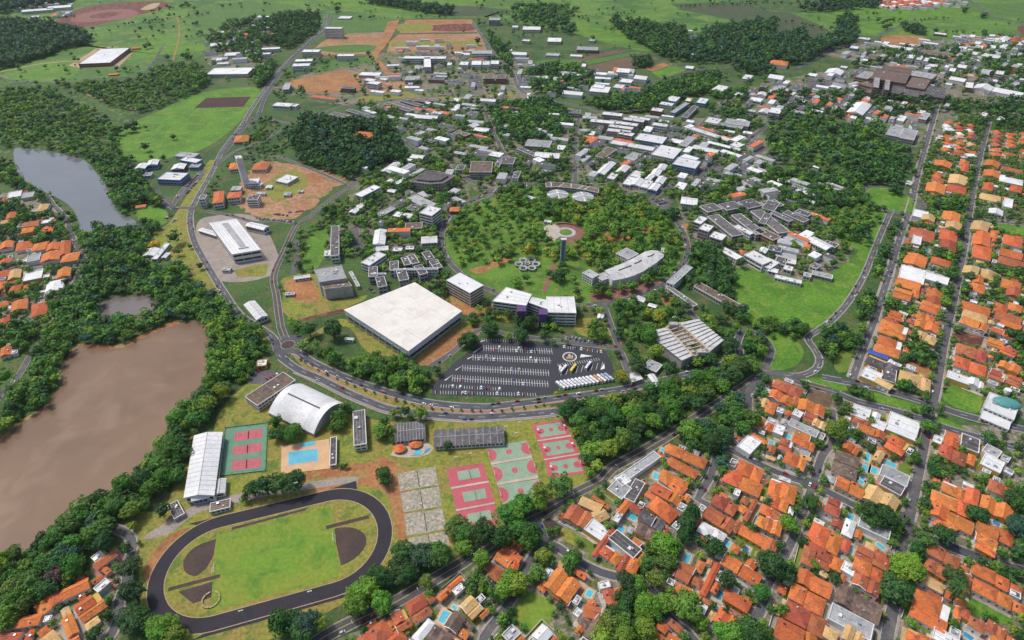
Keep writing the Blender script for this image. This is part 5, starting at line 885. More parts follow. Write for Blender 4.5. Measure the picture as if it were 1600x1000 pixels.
houses(3, 1, '1035 30 1050 0 1150 20 o,1195 30 1205 0 1260 10 o,1350 30 1365 0 1450 20 o,1345 95 1355 60 1450 80 o,1460 60 1470 40 1590 60 o,1200 70 1210 40 1255 50 o,1020 100 1030 70 1085 80 o,985 190 1000 140 1110 160 o,1020 130 1030 105 1100 120 r,1130 140 1140 90 1245 110 y,1120 190 1130 150 1240 160 o,1340 180 1350 140 1410 150 o,1450 130 1455 100 1590 110 w,1325 240 1330 205 1450 225 y,1510 190 1520 155 1590 165 o,1470 290 1480 240 1530 250 w,905 350 915 310 1000 325 w,960 370 970 340 1045 355 y,1090 370 1100 320 1200 340 o,1110 420 1120 380 1210 400 y,885 480 900 420 1040 450 o,900 520 910 470 960 480 w,1075 490 1080 430 1180 450 o,1078 555 1085 500 1175 515 r,1280 520 1290 440 1390 450 o,1280 600 1290 530 1395 545 o,1390 480 1395 445 1435 455 o,1470 520 1480 465 1590 490 o,1450 590 1460 550 1590 570 o,1440 640 1450 600 1600 620 r,1265 430 1290 380 1390 395 y,845 640 870 580 1000 600 o,820 740 840 660 980 690 w,1020 640 1030 605 1145 630 o,970 740 985 700 1130 730 w,800 780 815 730 950 770 o,780 850 800 800 895 840 o,900 850 905 810 945 820 o,990 850 1000 805 1095 825 o,990 890 1000 850 1085 870 r,1215 700 1230 660 1320 680 y,1330 730 1340 680 1415 690 y,1255 810 1265 760 1355 790 o,1280 760 1290 720 1350 730 o,1460 790 1470 740 1580 760 o,1490 840 1500 790 1580 810 r,950 930 970 880 1080 900 o,750 980 770 940 860 960 o,1205 930 1220 880 1390 910 o,1215 980 1225 930 1370 960 y,1410 940 1425 890 1500 910 o,1420 990 1430 940 1580 960 o,1500 930 1510 890 1590 900 o,720 1000 740 980 830 1000 r,930 990 940 950 1040 970 o')
houses(0, 1, '0 275 10 250 45 255 o,50 240 60 205 130 220 w,230 320 250 280 300 290 y,35 375 45 340 100 345 o,0 400 10 380 60 385 y,145 420 160 390 250 380 r,130 460 140 430 210 425 o,255 460 265 430 330 430 o,0 560 10 520 80 520 o,100 570 110 520 200 530 o,200 570 215 525 290 530 o,290 570 300 530 370 530 o,370 600 380 520 440 530 o,255 640 270 590 370 600 o,380 640 400 590 490 600 o,355 740 365 690 440 695 o,-40 740 -20 700 70 705 o,50 750 60 700 130 700 y,145 760 160 710 260 720 w,-20 830 -5 770 40 775 o,50 840 70 790 130 790 o,285 830 300 765 400 770 w,70 950 80 895 170 890 o,200 980 200 910 290 900 o,-40 930 -30 900 50 900 o,260 400 270 380 320 380 w,140 240 150 210 210 215 g,0 650 10 620 70 620 o,170 640 180 600 250 600 g')
houses(0, 2, '0 230 10 180 70 180 o,0 30 10 -10 60 0 r,60 30 70 10 110 15 w')
def far_block(poly, du, dv, p=.85, cols='ooooryow'):
    q = W(poly); n = (int(math.dist(q[0], q[1]) / du), int(math.dist(q[1], q[2]) / dv))
    for i in range(n[0]):
        for j in range(n[1]):
            if rng.random() > p: continue
            s, t_ = (i + .5 + rng.uniform(-.1, .1)) / n[0], (j + .5 + rng.uniform(-.1, .1)) / n[1]; c = bil(q, s, t_); u = (q[1][0] - q[0][0], q[1][1] - q[0][1]); L = math.hypot(*u); u = (u[0] / L, u[1] / L)
            if occ_at(c[0], c[1], 5): continue
            hx, hy = du * rng.uniform(.32, .46), dv * rng.uniform(.3, .44); v = (-u[1], u[0])
            HOUSES.append(dict(q=ccw([(c[0] + a * hx * u[0] + b * hy * v[0], c[1] + a * hx * u[1] + b * hy * v[1]) for a, b in ((-1, -1), (1, -1), (1, 1), (-1, 1))]), e=rng.uniform(3.5, 5.5), c=cols[int(rng.random() * len(cols))], wings=[]))
far_block(T(3, 0, '1070 990 1300 1000 1290 790 1090 770'), 17, 19); far_block(T(3, 0, '1370 990 1640 1000 1640 850 1390 830'), 18, 21)
far_block(T(3, 0, '700 60 1100 35 1100 -20 690 0'), 24, 26, .9, 'oowrw'); far_block(T(3, 0, '1430 260 1640 290 1640 250 1440 240'), 26, 40, .8, 'wwor'); far_block(T(3, 0, '1480 -10 1640 5 1640 -30 1480 -30'), 26, 34, .8, 'oowr')
UNIT = {}
def unit(m):
    if m not in UNIT: UNIT[m] = small('unit_' + m, MB().box((0, 0), (1, 0), .5, .5, -.5, .5), m)
    return UNIT[m]
def unit_part(name, m, parent, loc, scl, rot):
    o = bpy.data.objects.new(name, unit(m)); COL.objects.link(o); o.parent = parent; L = parent['_base']; o.location = (loc[0] - L[0], loc[1] - L[1], loc[2] - L[2]); o.scale = scl; o.rotation_euler = (0, 0, rot); return o
HOUSES.sort(key=lambda h: cen(h['q'])[0] ** 2 + cen(h['q'])[1] ** 2)
# backyard pools
def pools(c, r, data):
    for line in data.split(','):
        a = line.split(); q = [(p[0], p[1]) for p in W([(c * 400 + float(a[i]) / 4, r * 250 + float(a[i + 1]) / 4) for i in (0, 2, 4)], .3)]
        L = math.dist(q[0], q[1]); u = ((q[1][0] - q[0][0]) / L, (q[1][1] - q[0][1]) / L); n = (-u[1], u[0]); wv = (q[2][0] - q[1][0]) * n[0] + (q[2][1] - q[1][1]) * n[1]
        p = ccw([q[0], q[1], (q[1][0] + n[0] * wv, q[1][1] + n[1] * wv), (q[0][0] + n[0] * wv, q[0][1] + n[1] * wv)])
        t = thing('swimming_pool', ('dark blue' if a[6] == 'd' else 'turquoise') + ' backyard swimming pool', 'pool', cen(p) + (0,), group='backyard pools')
        MB().prism(inset(p, -2.0), 0, .33).build('deck', {'d': 'plaza_pale', 't': 'sand', 'p': 'deck'}[a[6]], t); MB().prism(inset(p, -.3), 0, .38).build('coping', 'wall_white', t); flat(p, .392, 'pool_dark' if a[6] == 'd' else 'pool', 'water', t); occupy(inset(p, -2), 5)
pools(1, 3, '1135 880 1175 810 1215 830 p,1218 800 1232 778 1262 795 t'); pools(0, 3, '625 715 670 680 688 700 p')
pools(2, 3, '715 230 730 205 785 235 t,655 310 675 280 710 300 t,610 415 625 395 690 430 t,390 605 405 585 470 620 p,455 720 475 680 510 700 t,1065 505 1090 455 1125 470 t,1320 400 1335 375 1370 395 t,1445 450 1460 415 1485 430 d,1275 740 1295 690 1325 705 d')
pools(3, 3, '495 240 505 205 540 225 t,385 465 395 445 465 480 t,510 455 520 425 538 435 t,670 400 685 385 740 425 t,390 700 400 665 415 670 d,1395 265 1410 245 1450 285 d,1385 110 1395 90 1480 130 t,1215 970 1230 945 1295 975 d,205 925 215 900 255 920 t,560 10 575 -5 610 10 t')
pools(3, 2, '0 790 10 750 40 760 t,105 735 115 710 150 720 t,600 880 610 830 640 840 t,585 935 595 900 630 910 t,640 950 650 915 690 925 t,730 900 735 875 800 900 t,570 990 580 970 610 980 t,785 220 790 200 820 205 t,1125 905 1140 885 1205 910 t,1255 60 1265 45 1330 65 t'); pools(2, 2, '875 985 890 950 935 965 t,925 825 935 800 970 810 t'); pools(3, 1, '1045 775 1055 760 1105 775 t,975 570 985 550 1015 555 t,1320 845 1330 825 1360 835 t')

for h in HOUSES:
    for q_ in [h['q']] + [v[0] for v in h['wings']]: occupy(q_, 5)
for h in HOUSES[:330]:                       # lean-tos, garages and sheds that crowd the plots
    got = 0; q = h['q']
    for k in range(14):
        if got == 2: break
        a, b = edge_list(q)[k % 4]; L = math.dist(a, b); u = ((b[0] - a[0]) / L, (b[1] - a[1]) / L); n = (u[1], -u[0]); hx, hy = rng.uniform(2.0, 4.6), rng.uniform(1.8, 3.6); f = rng.uniform(.1, .9); off = hy + rng.uniform(.2, 2.2)
        c = (a[0] + (b[0] - a[0]) * f + n[0] * off, a[1] + (b[1] - a[1]) * f + n[1] * off); Q_ = [(c[0] + i * hx * u[0] + j * hy * n[0], c[1] + i * hx * u[1] + j * hy * n[1]) for i, j in ((-1, -1), (1, -1), (1, 1), (-1, 1))]
        if any(occ_at(c[0] + i * (hx + .8) * u[0] + j * hy * n[0], c[1] + i * (hx + .8) * u[1] + j * hy * n[1]) for i in (-1, 0, 1) for j in (-.6, 0, 1.2)): continue
        h['wings'].append((ccw(Q_), rng.uniform(2.8, 4.2), 'oooorwwwggdy'[int(rng.random() * 12)])); h['lean'] = h.get('lean', 0) + 1; occupy(Q_, 5); got += 1
def pool_or_yard(t, q, d):
    y = inset(q, -rng.uniform(1.8, 3.2)); flat(y, .13 + rng.random() * .05, ['pavement', 'plaza_pale', 'sand', 'lawn', 'pink_path', 'kerb'][int(rng.random() * 6)], 'paved_yard', t)
def build_house(h, t, near):
    for k, (q, e, cc) in enumerate([(h['q'], h['e'], h['c'])] + h['wings']):
        wall = ['wall_white', 'wall_white', 'wall_cream', 'wall_white', 'wall_ochre'][int(rng.random() * 5)] if k == 0 else 'wall_white'
        rf = HC[cc][0]; L1, L2 = math.dist(q[0], q[1]), math.dist(q[1], q[2]); sh = min(L1, L2)
        if cc in 'wdBg' and rng.random() < .8:
            slab_building(t, q, e + .6, rf, wall, 0, .8, units=2 if near else 0, rim='wall_white', seams=3 if near and sh > 7 else 0)
        else:
            kind = rng.random(); hip = 0 if kind < .5 else .95; body = inset(q, .5); MB().prism(body, 0, e).build('wall', wall, t)
            rise = min(sh * .5 * .42, 2.6); parts = []
            if near and sh > 10 and k == 0:                       # wide roofs come as two or three overlapping planes at different heights
                qq = q if L1 >= L2 else q[1:] + q[:1]; f = rng.uniform(.35, .65)
                A = [qq[0], lerp(qq[0], qq[1], f), lerp(qq[3], qq[2], f), qq[3]]; B = [lerp(qq[0], qq[1], f - .04), qq[1], qq[2], lerp(qq[3], qq[2], f - .04)]; dz = rng.uniform(.5, 1.2)
                if rng.random() < .35: off = rng.uniform(.12, .3); B = [lerp(B[0], B[3], off), lerp(B[1], B[2], off), B[2], B[3]]
                parts = [(A, e, hip), (B, e + dz, hip)]; MB().prism(inset(ccw(B), .55), e - .5, e + dz).build('upper_wall', wall, t)
            else: parts = [(q, e, hip)]
            for pq, pe, ph in parts:
                s2 = min(math.dist(pq[0], pq[1]), math.dist(pq[1], pq[2])); rs = min(s2 * .5 * .42, 2.8)
                vs, fs, (r0, r1), pp = gable_geo(pq, pe, rs, ph, .15); ro = mesh_obj('roof', vs, fs, rf, t)
                if math.dist(r0, r1) > 1: MB().bar(r0, r1, .16, pe + rs - .08, pe + rs + .1).build('ridge_cap', rf, ro)
                if ph == 0:
                    b2 = inset(ccw(pq), .2); b2 = b2 if math.dist(b2[0], b2[1]) >= math.dist(b2[1], b2[2]) else b2[1:] + b2[:1]
                    for i0, i1, rr in ((1, 2, r1), (3, 0, r0)):
                        m_ = lerp(b2[i0], b2[i1], .5); g = [b2[i0] + (pe - .2,), b2[i1] + (pe - .2,), m_ + (pe + rs - .15,)]; mesh_obj('gable', g, [(0, 1, 2)], wall, t)
                    if near and rng.random() < .45:               # white party-wall coping along one gable edge
                        i0, i1 = ((1, 2) if rng.random() < .5 else (3, 0)); m_ = lerp(pp[i0], pp[i1], .5); mm = MB()
                        for p0 in (pp[i0], pp[i1]):
                            d = math.dist(p0, m_) or 1; nx = ((m_[1] - p0[1]) / d * .22, -(m_[0] - p0[0]) / d * .22)
                            mm.add([(p0[0] - nx[0], p0[1] - nx[1], pe + .3), (p0[0] + nx[0], p0[1] + nx[1], pe + .3), (m_[0] + nx[0], m_[1] + nx[1], pe + rs + .3), (m_[0] - nx[0], m_[1] - nx[1], pe + rs + .3), (p0[0] - nx[0], p0[1] - nx[1], pe - .3), (p0[0] + nx[0], p0[1] + nx[1], pe - .3), (m_[0] + nx[0], m_[1] + nx[1], pe + rs - .3), (m_[0] - nx[0], m_[1] - nx[1], pe + rs - .3)], [(0, 1, 2, 3), (4, 5, 1, 0), (5, 6, 2, 1), (6, 7, 3, 2), (7, 4, 0, 3)])
                        mm.build('coping', 'wall_white', ro)
                if near and rng.random() < .5:
                    f1, f2 = rng.uniform(.25, .75), rng.choice([.25, .75]); p = lerp(lerp(pq[0], pq[1], f1), lerp(pq[3], pq[2], f1), f2); z = pe + rs * .55
                    rot = math.atan2(pq[1][1] - pq[0][1], pq[1][0] - pq[0][0])
                    kd = int(rng.random() * 3); unit_part(['chimney', 'skylight', 'water_tank'][kd], ['wall_white', 'window', 'metal'][kd], t, (p[0], p[1], z + .5), [(.7, .7, 1.6), (1.8, 1.1, .5), (1.3, 1.3, 1.3)][kd], rot)
        if near:
            for a, b in edge_list(inset(ccw(q), .5)):
                L = math.dist(a, b); n_ = int(L / 4.5); rot = math.atan2(b[1] - a[1], b[0] - a[0])
                if b[0] - a[0] < -.5 * L: continue                # sides turned away from the street front keep blank walls
                for i in range(n_):
                    p = lerp(a, b, (i + .5) / n_); unit_part('window' if i else 'door', 'window' if i else 'wood_door', t, (p[0], p[1], 1.9 if i else 1.1), (1.5, .14, 1.3) if i else (1.1, .14, 2.2), rot)
        if k == 0 and near: pool_or_yard(t, q, 0)
        occupy(inset(q, -1), 5)
mass = [h for h in HOUSES[300:]]
for k, h in enumerate(HOUSES[:300]):
    c = cen(h['q']); d = math.hypot(c[0], c[1]); L = max(math.dist(h['q'][0], h['q'][1]), math.dist(h['q'][1], h['q'][2]))
    look = ('big ' if L > 21 else 'small ' if L < 11 else '') + HC[h['c']][1] + ' house' + (' with wing' if len(h['wings']) > h.get('lean', 0) else '')
    t = thing('house', look, 'house', c + (0,), group='suburban houses'); build_house(h, t, d < 760); h['obj'] = t
mb = MB()
for h in mass:
    q = h['q']; mi = {'orange_roof': 1, 'red_roof': 2, 'white': 3}.get(HC[h['c']][0], 1); mb.prism(inset(q, .4), 0, h['e'], 0); sh = min(math.dist(q[0], q[1]), math.dist(q[1], q[2])); vs, fs, _, _ = gable_geo(q, h['e'], sh * .2, .5, .3); mb.add(vs, fs, mi); occupy(inset(q, -1), 5)
if mass: o = mb.build('distant_houses', ['wall_white', 'orange_roof', 'red_roof', 'white']); tag(o, 'further small tiled houses of the far suburbs', 'houses', kind='stuff')
# garden walls round near plots
for k, h in enumerate(HOUSES[:300]):
    c = cen(h['q'])
    if math.hypot(*c) > 720 or rng.random() < .12: continue
    q = inset(h['q'], -rng.uniform(2.2, 3.6)); t = None
    s0 = int(rng.random() * 4)
    for i in range(4):
        a, b = q[(i + s0) % 4], q[(i + s0 + 1) % 4]
        if i == 3: continue
        if any(occ_at(*lerp(a, b, f)) in (4, 5) for f in (0.1, .35, .65, .9)): continue
        if t is None: t = thing('garden_wall', 'pale garden wall', 'wall', c + (0,), group='garden walls')
        MB().bar(a, b, .14, 0, 2.1).build('wall_run', ['wall_white', 'wall_cream', 'wall_concrete'][k % 3], t)
# far campus and town: small blocks too many and too far to tell apart
mb = MB()
for s_, n_ in ((PX('900 180 1160 190 1200 240 1180 300 1060 300 1010 285 910 280'), 75), (PX('1130 150 1340 110 1480 170 1440 230 1300 180 1200 190'), 80), (PX('1280 70 1600 60 1600 150 1480 150 1340 100'), 120), (PX('640 60 800 80 900 160 780 160 560 165'), 60), (PX('560 165 780 155 890 190 890 290 760 300 640 230'), 62), (PX('320 60 420 20 440 70 400 110 330 100'), 40), (PX('560 260 690 250 720 310 690 420 560 380'), 16), (PX('1080 300 1310 280 1310 420 1160 400'), 18), (PX('800 100 1000 110 1000 150 830 150'), 40), (PX('1370 -5 1500 -8 1510 12 1380 18'), 60), (PX('1490 60 1640 60 1640 90 1500 85'), 60), (PX('20 8 120 8 110 28 30 28'), 22), (PX('1050 50 1160 45 1150 95 1060 90'), 14)):
    q = W(s_); xs = [p[0] for p in q]; ys = [p[1] for p in q]; k = 0
    for _ in range(n_ * 6):
        if k >= n_: break
        x, y = rng.uniform(min(xs), max(xs)), rng.uniform(min(ys), max(ys))
        if not pip(np.array([x]), np.array([y]), q)[0] or occ_at(x, y, 6) in (1, 3, 4, 5, 6): continue
        a = min(BANG, key=lambda b_: (b_[0] - x) ** 2 + (b_[1] - y) ** 2)[2] + rng.normal() * .015 + (1.5708 if rng.random() < .2 else 0); hx, hy = rng.uniform(5, 19), rng.uniform(3.5, 7); u = (math.cos(a), math.sin(a)); z = rng.uniform(3.5, 9.5); mi = [1, 1, 2, 2, 2, 3, 4, 4, 4][int(rng.random() * 9)]
        mb.box((x, y), u, hx, hy, 0, z, 0); mb.box((x, y), u, hx + .3, hy + .3, z + .02, z + .4, mi); mb.box((x + u[0] * hx * .4, y + u[1] * hx * .4), u, 1.2, 1.2, z + .42, z + 1.6, 0)
        v = (-u[1], u[0]); occupy([(x + i * (hx + 1) * u[0] + j * (hy + 1) * v[0], y + i * (hx + 1) * u[1] + j * (hy + 1) * v[1]) for i, j in ((-1, -1), (1, -1), (1, 1), (-1, 1))], 5); k += 1
o = mb.build('distant_buildings', ['wall_white', 'white', 'grey_roof', 'orange_roof', 'dark_roof']); tag(o, 'small far blocks filling the far campus and town', 'buildings', kind='stuff')
# ---------------------------------------------------------------- trees
PAL = {'d': (.048, .125, .030), 'm': (.085, .205, .034), 'f': (.145, .285, .036), 'l': (.22, .335, .038), 'y': (.27, .30, .035), 'b': (.05, .13, .07), 'p': (.15, .095, .085), 'Y': (.60, .46, .04)}
def fib(n, lo=-.35):
    k = np.arange(n); z = lo + (1 - lo) * (k + .5) / n; a = k * 2.39996; r = np.sqrt(np.maximum(0, 1 - z * z)); return np.stack([r * np.cos(a), r * np.sin(a), z], 1)
def crown(seed, nclump, nleaf, leaf, core=(9, 5), flatz=.82, spread=.66):
    g = np.random.default_rng(seed); dirs = fib(nclump) + g.normal(0, .18, (nclump, 3)); dirs /= np.linalg.norm(dirs, axis=1)[:, None]
    cr = g.uniform(.27, .43, nclump); cc = dirs * g.uniform(spread - .16, spread + .12, nclump)[:, None]; V = []; Fq = []; base = 0
    for i in range(nclump):
        d = g.normal(0, 1, (nleaf, 3)); d /= np.linalg.norm(d, axis=1)[:, None]; d = d + dirs[i] * .75 + np.array([0, 0, .35]); d /= np.linalg.norm(d, axis=1)[:, None]
        p = cc[i] + d * (cr[i] * g.uniform(.72, 1.08, nleaf))[:, None]; nrm = d + g.normal(0, .42, (nleaf, 3)); nrm /= np.linalg.norm(nrm, axis=1)[:, None]
        a = np.cross(nrm, g.normal(0, 1, (nleaf, 3))); a /= np.linalg.norm(a, axis=1)[:, None]; b = np.cross(nrm, a); s = (leaf * g.uniform(.6, 1.35, nleaf))[:, None]
        V.append(np.stack([p - a * s, p - b * s * .7, p + a * s, p + b * s * .7], 1).reshape(-1, 3))
    V = np.concatenate(V); n = len(V); Fq = np.arange(n).reshape(-1, 4)
    u, v = core; cv = []
    for j in range(v + 1):
        th = math.pi * j / v
        for i in range(u):
            ph = 2 * math.pi * i / u; rr = .62 * (1 + .14 * g.normal()); cv.append((rr * math.sin(th) * math.cos(ph), rr * math.sin(th) * math.sin(ph), rr * math.cos(th)))
    cf = [(n + j * u + i, n + (j + 1) * u + i, n + (j + 1) * u + (i + 1) % u, n + j * u + (i + 1) % u) for j in range(v) for i in range(u)]
    V = np.concatenate([V, np.array(cv)]); V[:, 0] *= g.uniform(.82, 1.2); V[:, 1] *= g.uniform(.82, 1.2); V[:, 0] += V[:, 2] * g.uniform(-.2, .2); V[:, 1] += V[:, 2] * g.uniform(-.2, .2); V[:, 2] = V[:, 2] * flatz + 1.25
    return V.astype(np.float32), np.concatenate([Fq, np.array(cf)]).astype(np.int32)
def quads_mesh(name, V, F):
    me = bpy.data.meshes.new(name); me.vertices.add(len(V)); me.vertices.foreach_set('co', V.ravel()); me.loops.add(F.size); me.loops.foreach_set('vertex_index', F.ravel())
    me.polygons.add(len(F)); me.polygons.foreach_set('loop_start', np.arange(len(F), dtype=np.int32) * 4); me.update(); me.validate(); return me
CROWNS = []
for s in range(9):
    V, F = crown(s, 22 + 3 * (s % 4), 46, .085, flatz=[.72, .85, .95, .8][s % 4]); me = quads_mesh('crown', V, F); me.materials.append(M['leaf']); CROWNS.append(me)
TALL = []
for s in range(2):
    V, F = crown(40 + s, 26, 40, .10, flatz=1.5); me = quads_mesh('crown', V, F); me.materials.append(M['leaf']); TALL.append(me)
def trunk_mesh():
    b = MB(); prof = [(0, .10), (.4, .075), (.9, .06), (1.3, .03)]; n = 7
    for k in range(3):
        (z0, r0), (z1, r1) = prof[k], prof[k + 1]; b.add([(r0 * math.cos(i / n * 6.2832), r0 * math.sin(i / n * 6.2832), z0) for i in range(n)] + [(r1 * math.cos(i / n * 6.2832) + .02 * k, r1 * math.sin(i / n * 6.2832), z1) for i in range(n)], [(i, (i + 1) % n, n + (i + 1) % n, n + i) for i in range(n)])
    for a in (0, 2.1, 4.2):
        d = (math.cos(a), math.sin(a)); b.add([(-.03 * d[1], .03 * d[0], .7), (.03 * d[1], -.03 * d[0], .7), (.0, .0, .78), (.45 * d[0], .45 * d[1], 1.25)], [(0, 1, 3), (1, 2, 3), (2, 0, 3)])
    return small('trunk', b, 'bark')
TRUNK = trunk_mesh()
def palm_meshes():
    b = MB()
    for k in range(13):
        a = k * 2.4; d = (math.cos(a), math.sin(a)); e = (-d[1], d[0]); pr = None
        for i in range(6):
            s = i / 5; r_ = s * 1.0; z = 2.25 + .35 * math.sin(s * 2.6) - .5 * s * s * (1 + .3 * (k % 3)); wd = .13 * (1 - s * .7); cur = [(d[0] * r_ + e[0] * wd, d[1] * r_ + e[1] * wd, z - .06), (d[0] * r_, d[1] * r_, z), (d[0] * r_ - e[0] * wd, d[1] * r_ - e[1] * wd, z - .06)]
            if pr: b.add(pr + cur, [(0, 1, 4, 3), (1, 2, 5, 4)])
            pr = cur
    return small('fronds', b, 'leaf')
PALM = palm_meshes()
TREES = []      # x, y, R, tint key, kind, region
def tree(x, y, r, key='m', kind='r', region=None): TREES.append((x, y, r, key, kind, region))
def wood(poly, r, key, region, space=1.35, occ=(3, 4, 5, 6), tall=False, z=5.0, keep=1.0):
    q = [(a[0], a[1]) for a in W(poly, z)]; xs = [p[0] for p in q]; ys = [p[1] for p in q]; st = r * space; n = 0
    gx = np.arange(min(xs), max(xs), st); gy = np.arange(min(ys), max(ys), st); X, Y = np.meshgrid(gx, gy); X = X + (np.arange(len(gy)) % 2)[:, None] * st * .5
    X = (X + rng.uniform(-.36, .36, X.shape) * st).ravel(); Y = (Y + rng.uniform(-.36, .36, Y.shape) * st).ravel(); ok = pip(X, Y, q)
    for x, y in zip(X[ok], Y[ok]):
        if rng.random() > keep or occ_at(x, y) in occ: continue
        tree(x, y, r * rng.uniform(.55, 1.4), key[int(rng.random() * len(key))], 't' if tall else 'r', region)
D1 = 'dddmmmmffb'; D2 = 'dddmmmmfffl'; D3 = 'mmffllyd'
# woods beside the avenue, on the lake shores and around the ponds
wood(T(2, 2, '345 560 420 510 600 505 850 445 1050 385 1220 315 1400 262 1500 270 1510 340 1400 420 1300 490 1100 600 900 700 750 800 600 880 500 930 450 830 390 700'), 6.2, 'dddmmmmfl', 'the wood between the ring avenue and the lower avenue')
wood(T(0, 3, '800 0 700 90 500 190 420 230 340 320 200 400 100 480 -60 510 -60 900 100 850 230 780 360 670 520 560 540 480 650 400 730 290 830 220 1000 100 1120 0'), 6.0, D1 + 'ml', 'the wood on the near bank of the brown lake')
wood(T(0, 2, '1210 0 1310 70 1305 200 1305 320 1255 370 1250 430 1135 560 1085 680 965 790 935 870 835 940 790 1010 1120 1010 1190 780 1230 700 1330 580 1440 420 1550 300 1600 230 1620 0'), 5.6, D2, 'the wood between the brown lake and the sports ground')
wood(PX('395 500 412 520 415 545 405 565 385 590 365 600 380 560 385 520'), 5, D2, 'the wood between the brown lake and the sports ground')
wood(T(0, 1, '470 470 570 415 700 425 870 415 950 460 940 520 880 600 850 650 1000 665 1150 640 1200 740 1260 800 1400 890 1540 1010 850 1010 1000 890 900 850 720 840 620 880 610 1010 290 1010 340 900 440 780 520 640 500 560'), 5.8, D1, 'the wood between the ponds')
wood(T(0, 2, '480 150 500 -10 1230 -10 1100 10 960 50 880 90 760 150'), 5.6, D1, 'the wood between the ponds')
wood(T(0, 2, '-40 0 480 0 470 140 420 200 370 330 310 480 270 560 150 600 70 680 -40 760 -40 640 60 540 150 400 230 280 180 180 60 150 -40 160'), 5.4, D2, 'the wood on the far shore of the brown lake')
wood(T(0, 1, '530 -20 660 -20 800 0 860 60 920 130 930 190 1020 290 900 260 830 310 770 340 700 240 675 160 600 50'), 6, D1, 'the wood on the bank of the grey lake'); wood(T(0, 1, '880 390 960 380 1000 430 930 450'), 5, D1, 'the wood on the bank of the grey lake')
wood(T(0, 1, '-20 0 80 0 130 110 260 210 400 290 460 350 510 480 450 480 420 380 330 290 200 220 60 150 -20 120'), 5, D2, 'the houses by the grey lake', keep=.75); wood(T(0, 1, '-20 220 420 360 440 520 -20 520'), 4.6, D1, 'the houses by the grey lake', keep=.75); wood(T(0, 1, '-20 590 480 670 450 780 320 880 280 1000 -20 1000'), 4.2, D1, 'the houses by the grey lake', keep=.5)
wood(T(0, 0, '0 560 300 560 500 640 700 750 760 900 770 1010 530 1010 420 960 230 900 90 920 -40 900'), 5.2, D2 + 'ffl', 'the scrub wood behind the grey lake', 1.6, keep=.5); wood(T(0, 0, '350 520 800 500 900 470 1000 400 1240 400 1250 560 1050 640 900 700 700 660 560 590'), 5, D2 + 'ffl', 'the scrub behind the bright field', 1.7, keep=.6)
wood(T(0, 0, '-40 130 250 150 430 170 570 235 560 270 350 310 300 340 100 390 -40 440'), 9, 'ddddb', 'the dark far wood', 1.2); wood(T(0, 0, '-40 -20 480 -20 420 20 250 40 100 70 -40 80'), 14, 'ddb', 'the dark far wood', 1.3); wood(T(0, 0, '0 370 300 300 340 330 60 410'), 8, 'dm', 'the dark far wood')
wood(T(0, 0, '1290 240 1420 140 1600 110 1640 200 1640 400 1450 320 1320 330'), 7, D1, 'far campus', 1.5, keep=.6); wood(T(0, 0, '1200 470 1300 480 1300 540 1240 540'), 7, D1, 'far campus')
# campus woods
wood(T(1, 2, '280 140 350 150 580 250 700 200 960 240 1010 300 1010 420 940 400 850 430 700 390 560 320 420 260 300 200'), 5.2, D2, 'the wood in front of the big hall'); wood(T(1, 2, '980 380 1060 290 1090 350 1030 470 970 450'), 4.6, D2, 'the wood in front of the big hall')
wood(T(1, 2, '80 620 200 620 290 680 290 720 190 770 100 760'), 5, D1, 'the trees before the barrel-vaulted gymnasium'); wood(T(1, 2, '410 640 480 560 560 530 590 590 560 670 440 710'), 5, D2, 'the trees behind the barrel-vaulted gymnasium'); wood(T(1, 2, '740 660 830 620 870 680 860 760 780 770'), 5.4, 'mffd', 'the trees by the dark sports sheds'); wood(T(1, 2, '810 570 900 530 1020 540 1070 580 1030 620 860 630'), 5.2, 'mffl', 'the trees by the dark sports sheds')
wood(T(1, 0, '230 810 300 720 480 770 600 760 780 760 880 850 950 960 900 1010 280 1010 220 900'), 8, 'ddddb', 'the dark campus wood', 1.15); wood(T(1, 1, '250 -10 900 -10 700 70 600 110 440 60'), 7, 'dddmb', 'the dark campus wood', keep=.9)
wood(T(2, 1, '1090 600 1150 520 1250 530 1330 600 1390 700 1400 800 1390 900 1300 850 1200 760 1130 690'), 5.4, 'dddm', 'the dark grove beside the bright field', 1.2); wood(T(2, 1, '1000 720 1130 700 1200 770 1140 800 1060 790'), 5, D1, 'the dark grove beside the bright field', keep=.7); wood(T(2, 1, '1230 770 1330 820 1400 920 1480 970 1480 1010 1380 990 1280 860'), 5, D1, 'the edge of the bright field')
wood(T(3, 2, '-40 300 60 330 200 320 290 260 280 200 320 100 300 60 400 30 520 60 640 50 600 150 540 180 480 170 420 220 330 260 280 330 150 340'), 5.6, D1, 'the wood around the lawn by the campus gate'); wood(T(2, 2, '1440 100 1500 20 1640 0 1640 120 1560 250 1480 220'), 5.4, D1, 'the wood around the lawn by the campus gate'); wood(T(3, 2, '-20 20 250 20 300 60 200 120 60 60'), 5, D1, 'the wood around the lawn by the campus gate')
wood(T(3, 1, '0 60 300 80 430 120 600 200 630 260 400 290 300 290 180 270 60 260 0 200'), 6, D1, 'the wood behind the grey institute blocks', keep=.8); wood(T(3, 1, '420 -10 900 -10 860 80 800 150 700 180 560 120'), 7, 'dddm', 'the wood by the oval roundabout'); wood(T(3, 1, '380 450 480 480 620 520 640 460 580 360 480 380'), 4.6, D1, 'the bushes on the far field', keep=.6); wood(T(3, 1, '620 560 720 540 700 700 620 720'), 4.6, D1, 'the boulevard trees'); wood(T(3, 1, '560 880 640 820 700 860 800 860 760 930 660 960 560 990'), 5.6, D1, 'the boulevard trees'); wood(T(3, 1, '760 420 870 340 880 420 800 600 720 720 700 640'), 4.4, D1, 'the boulevard trees', keep=.7)
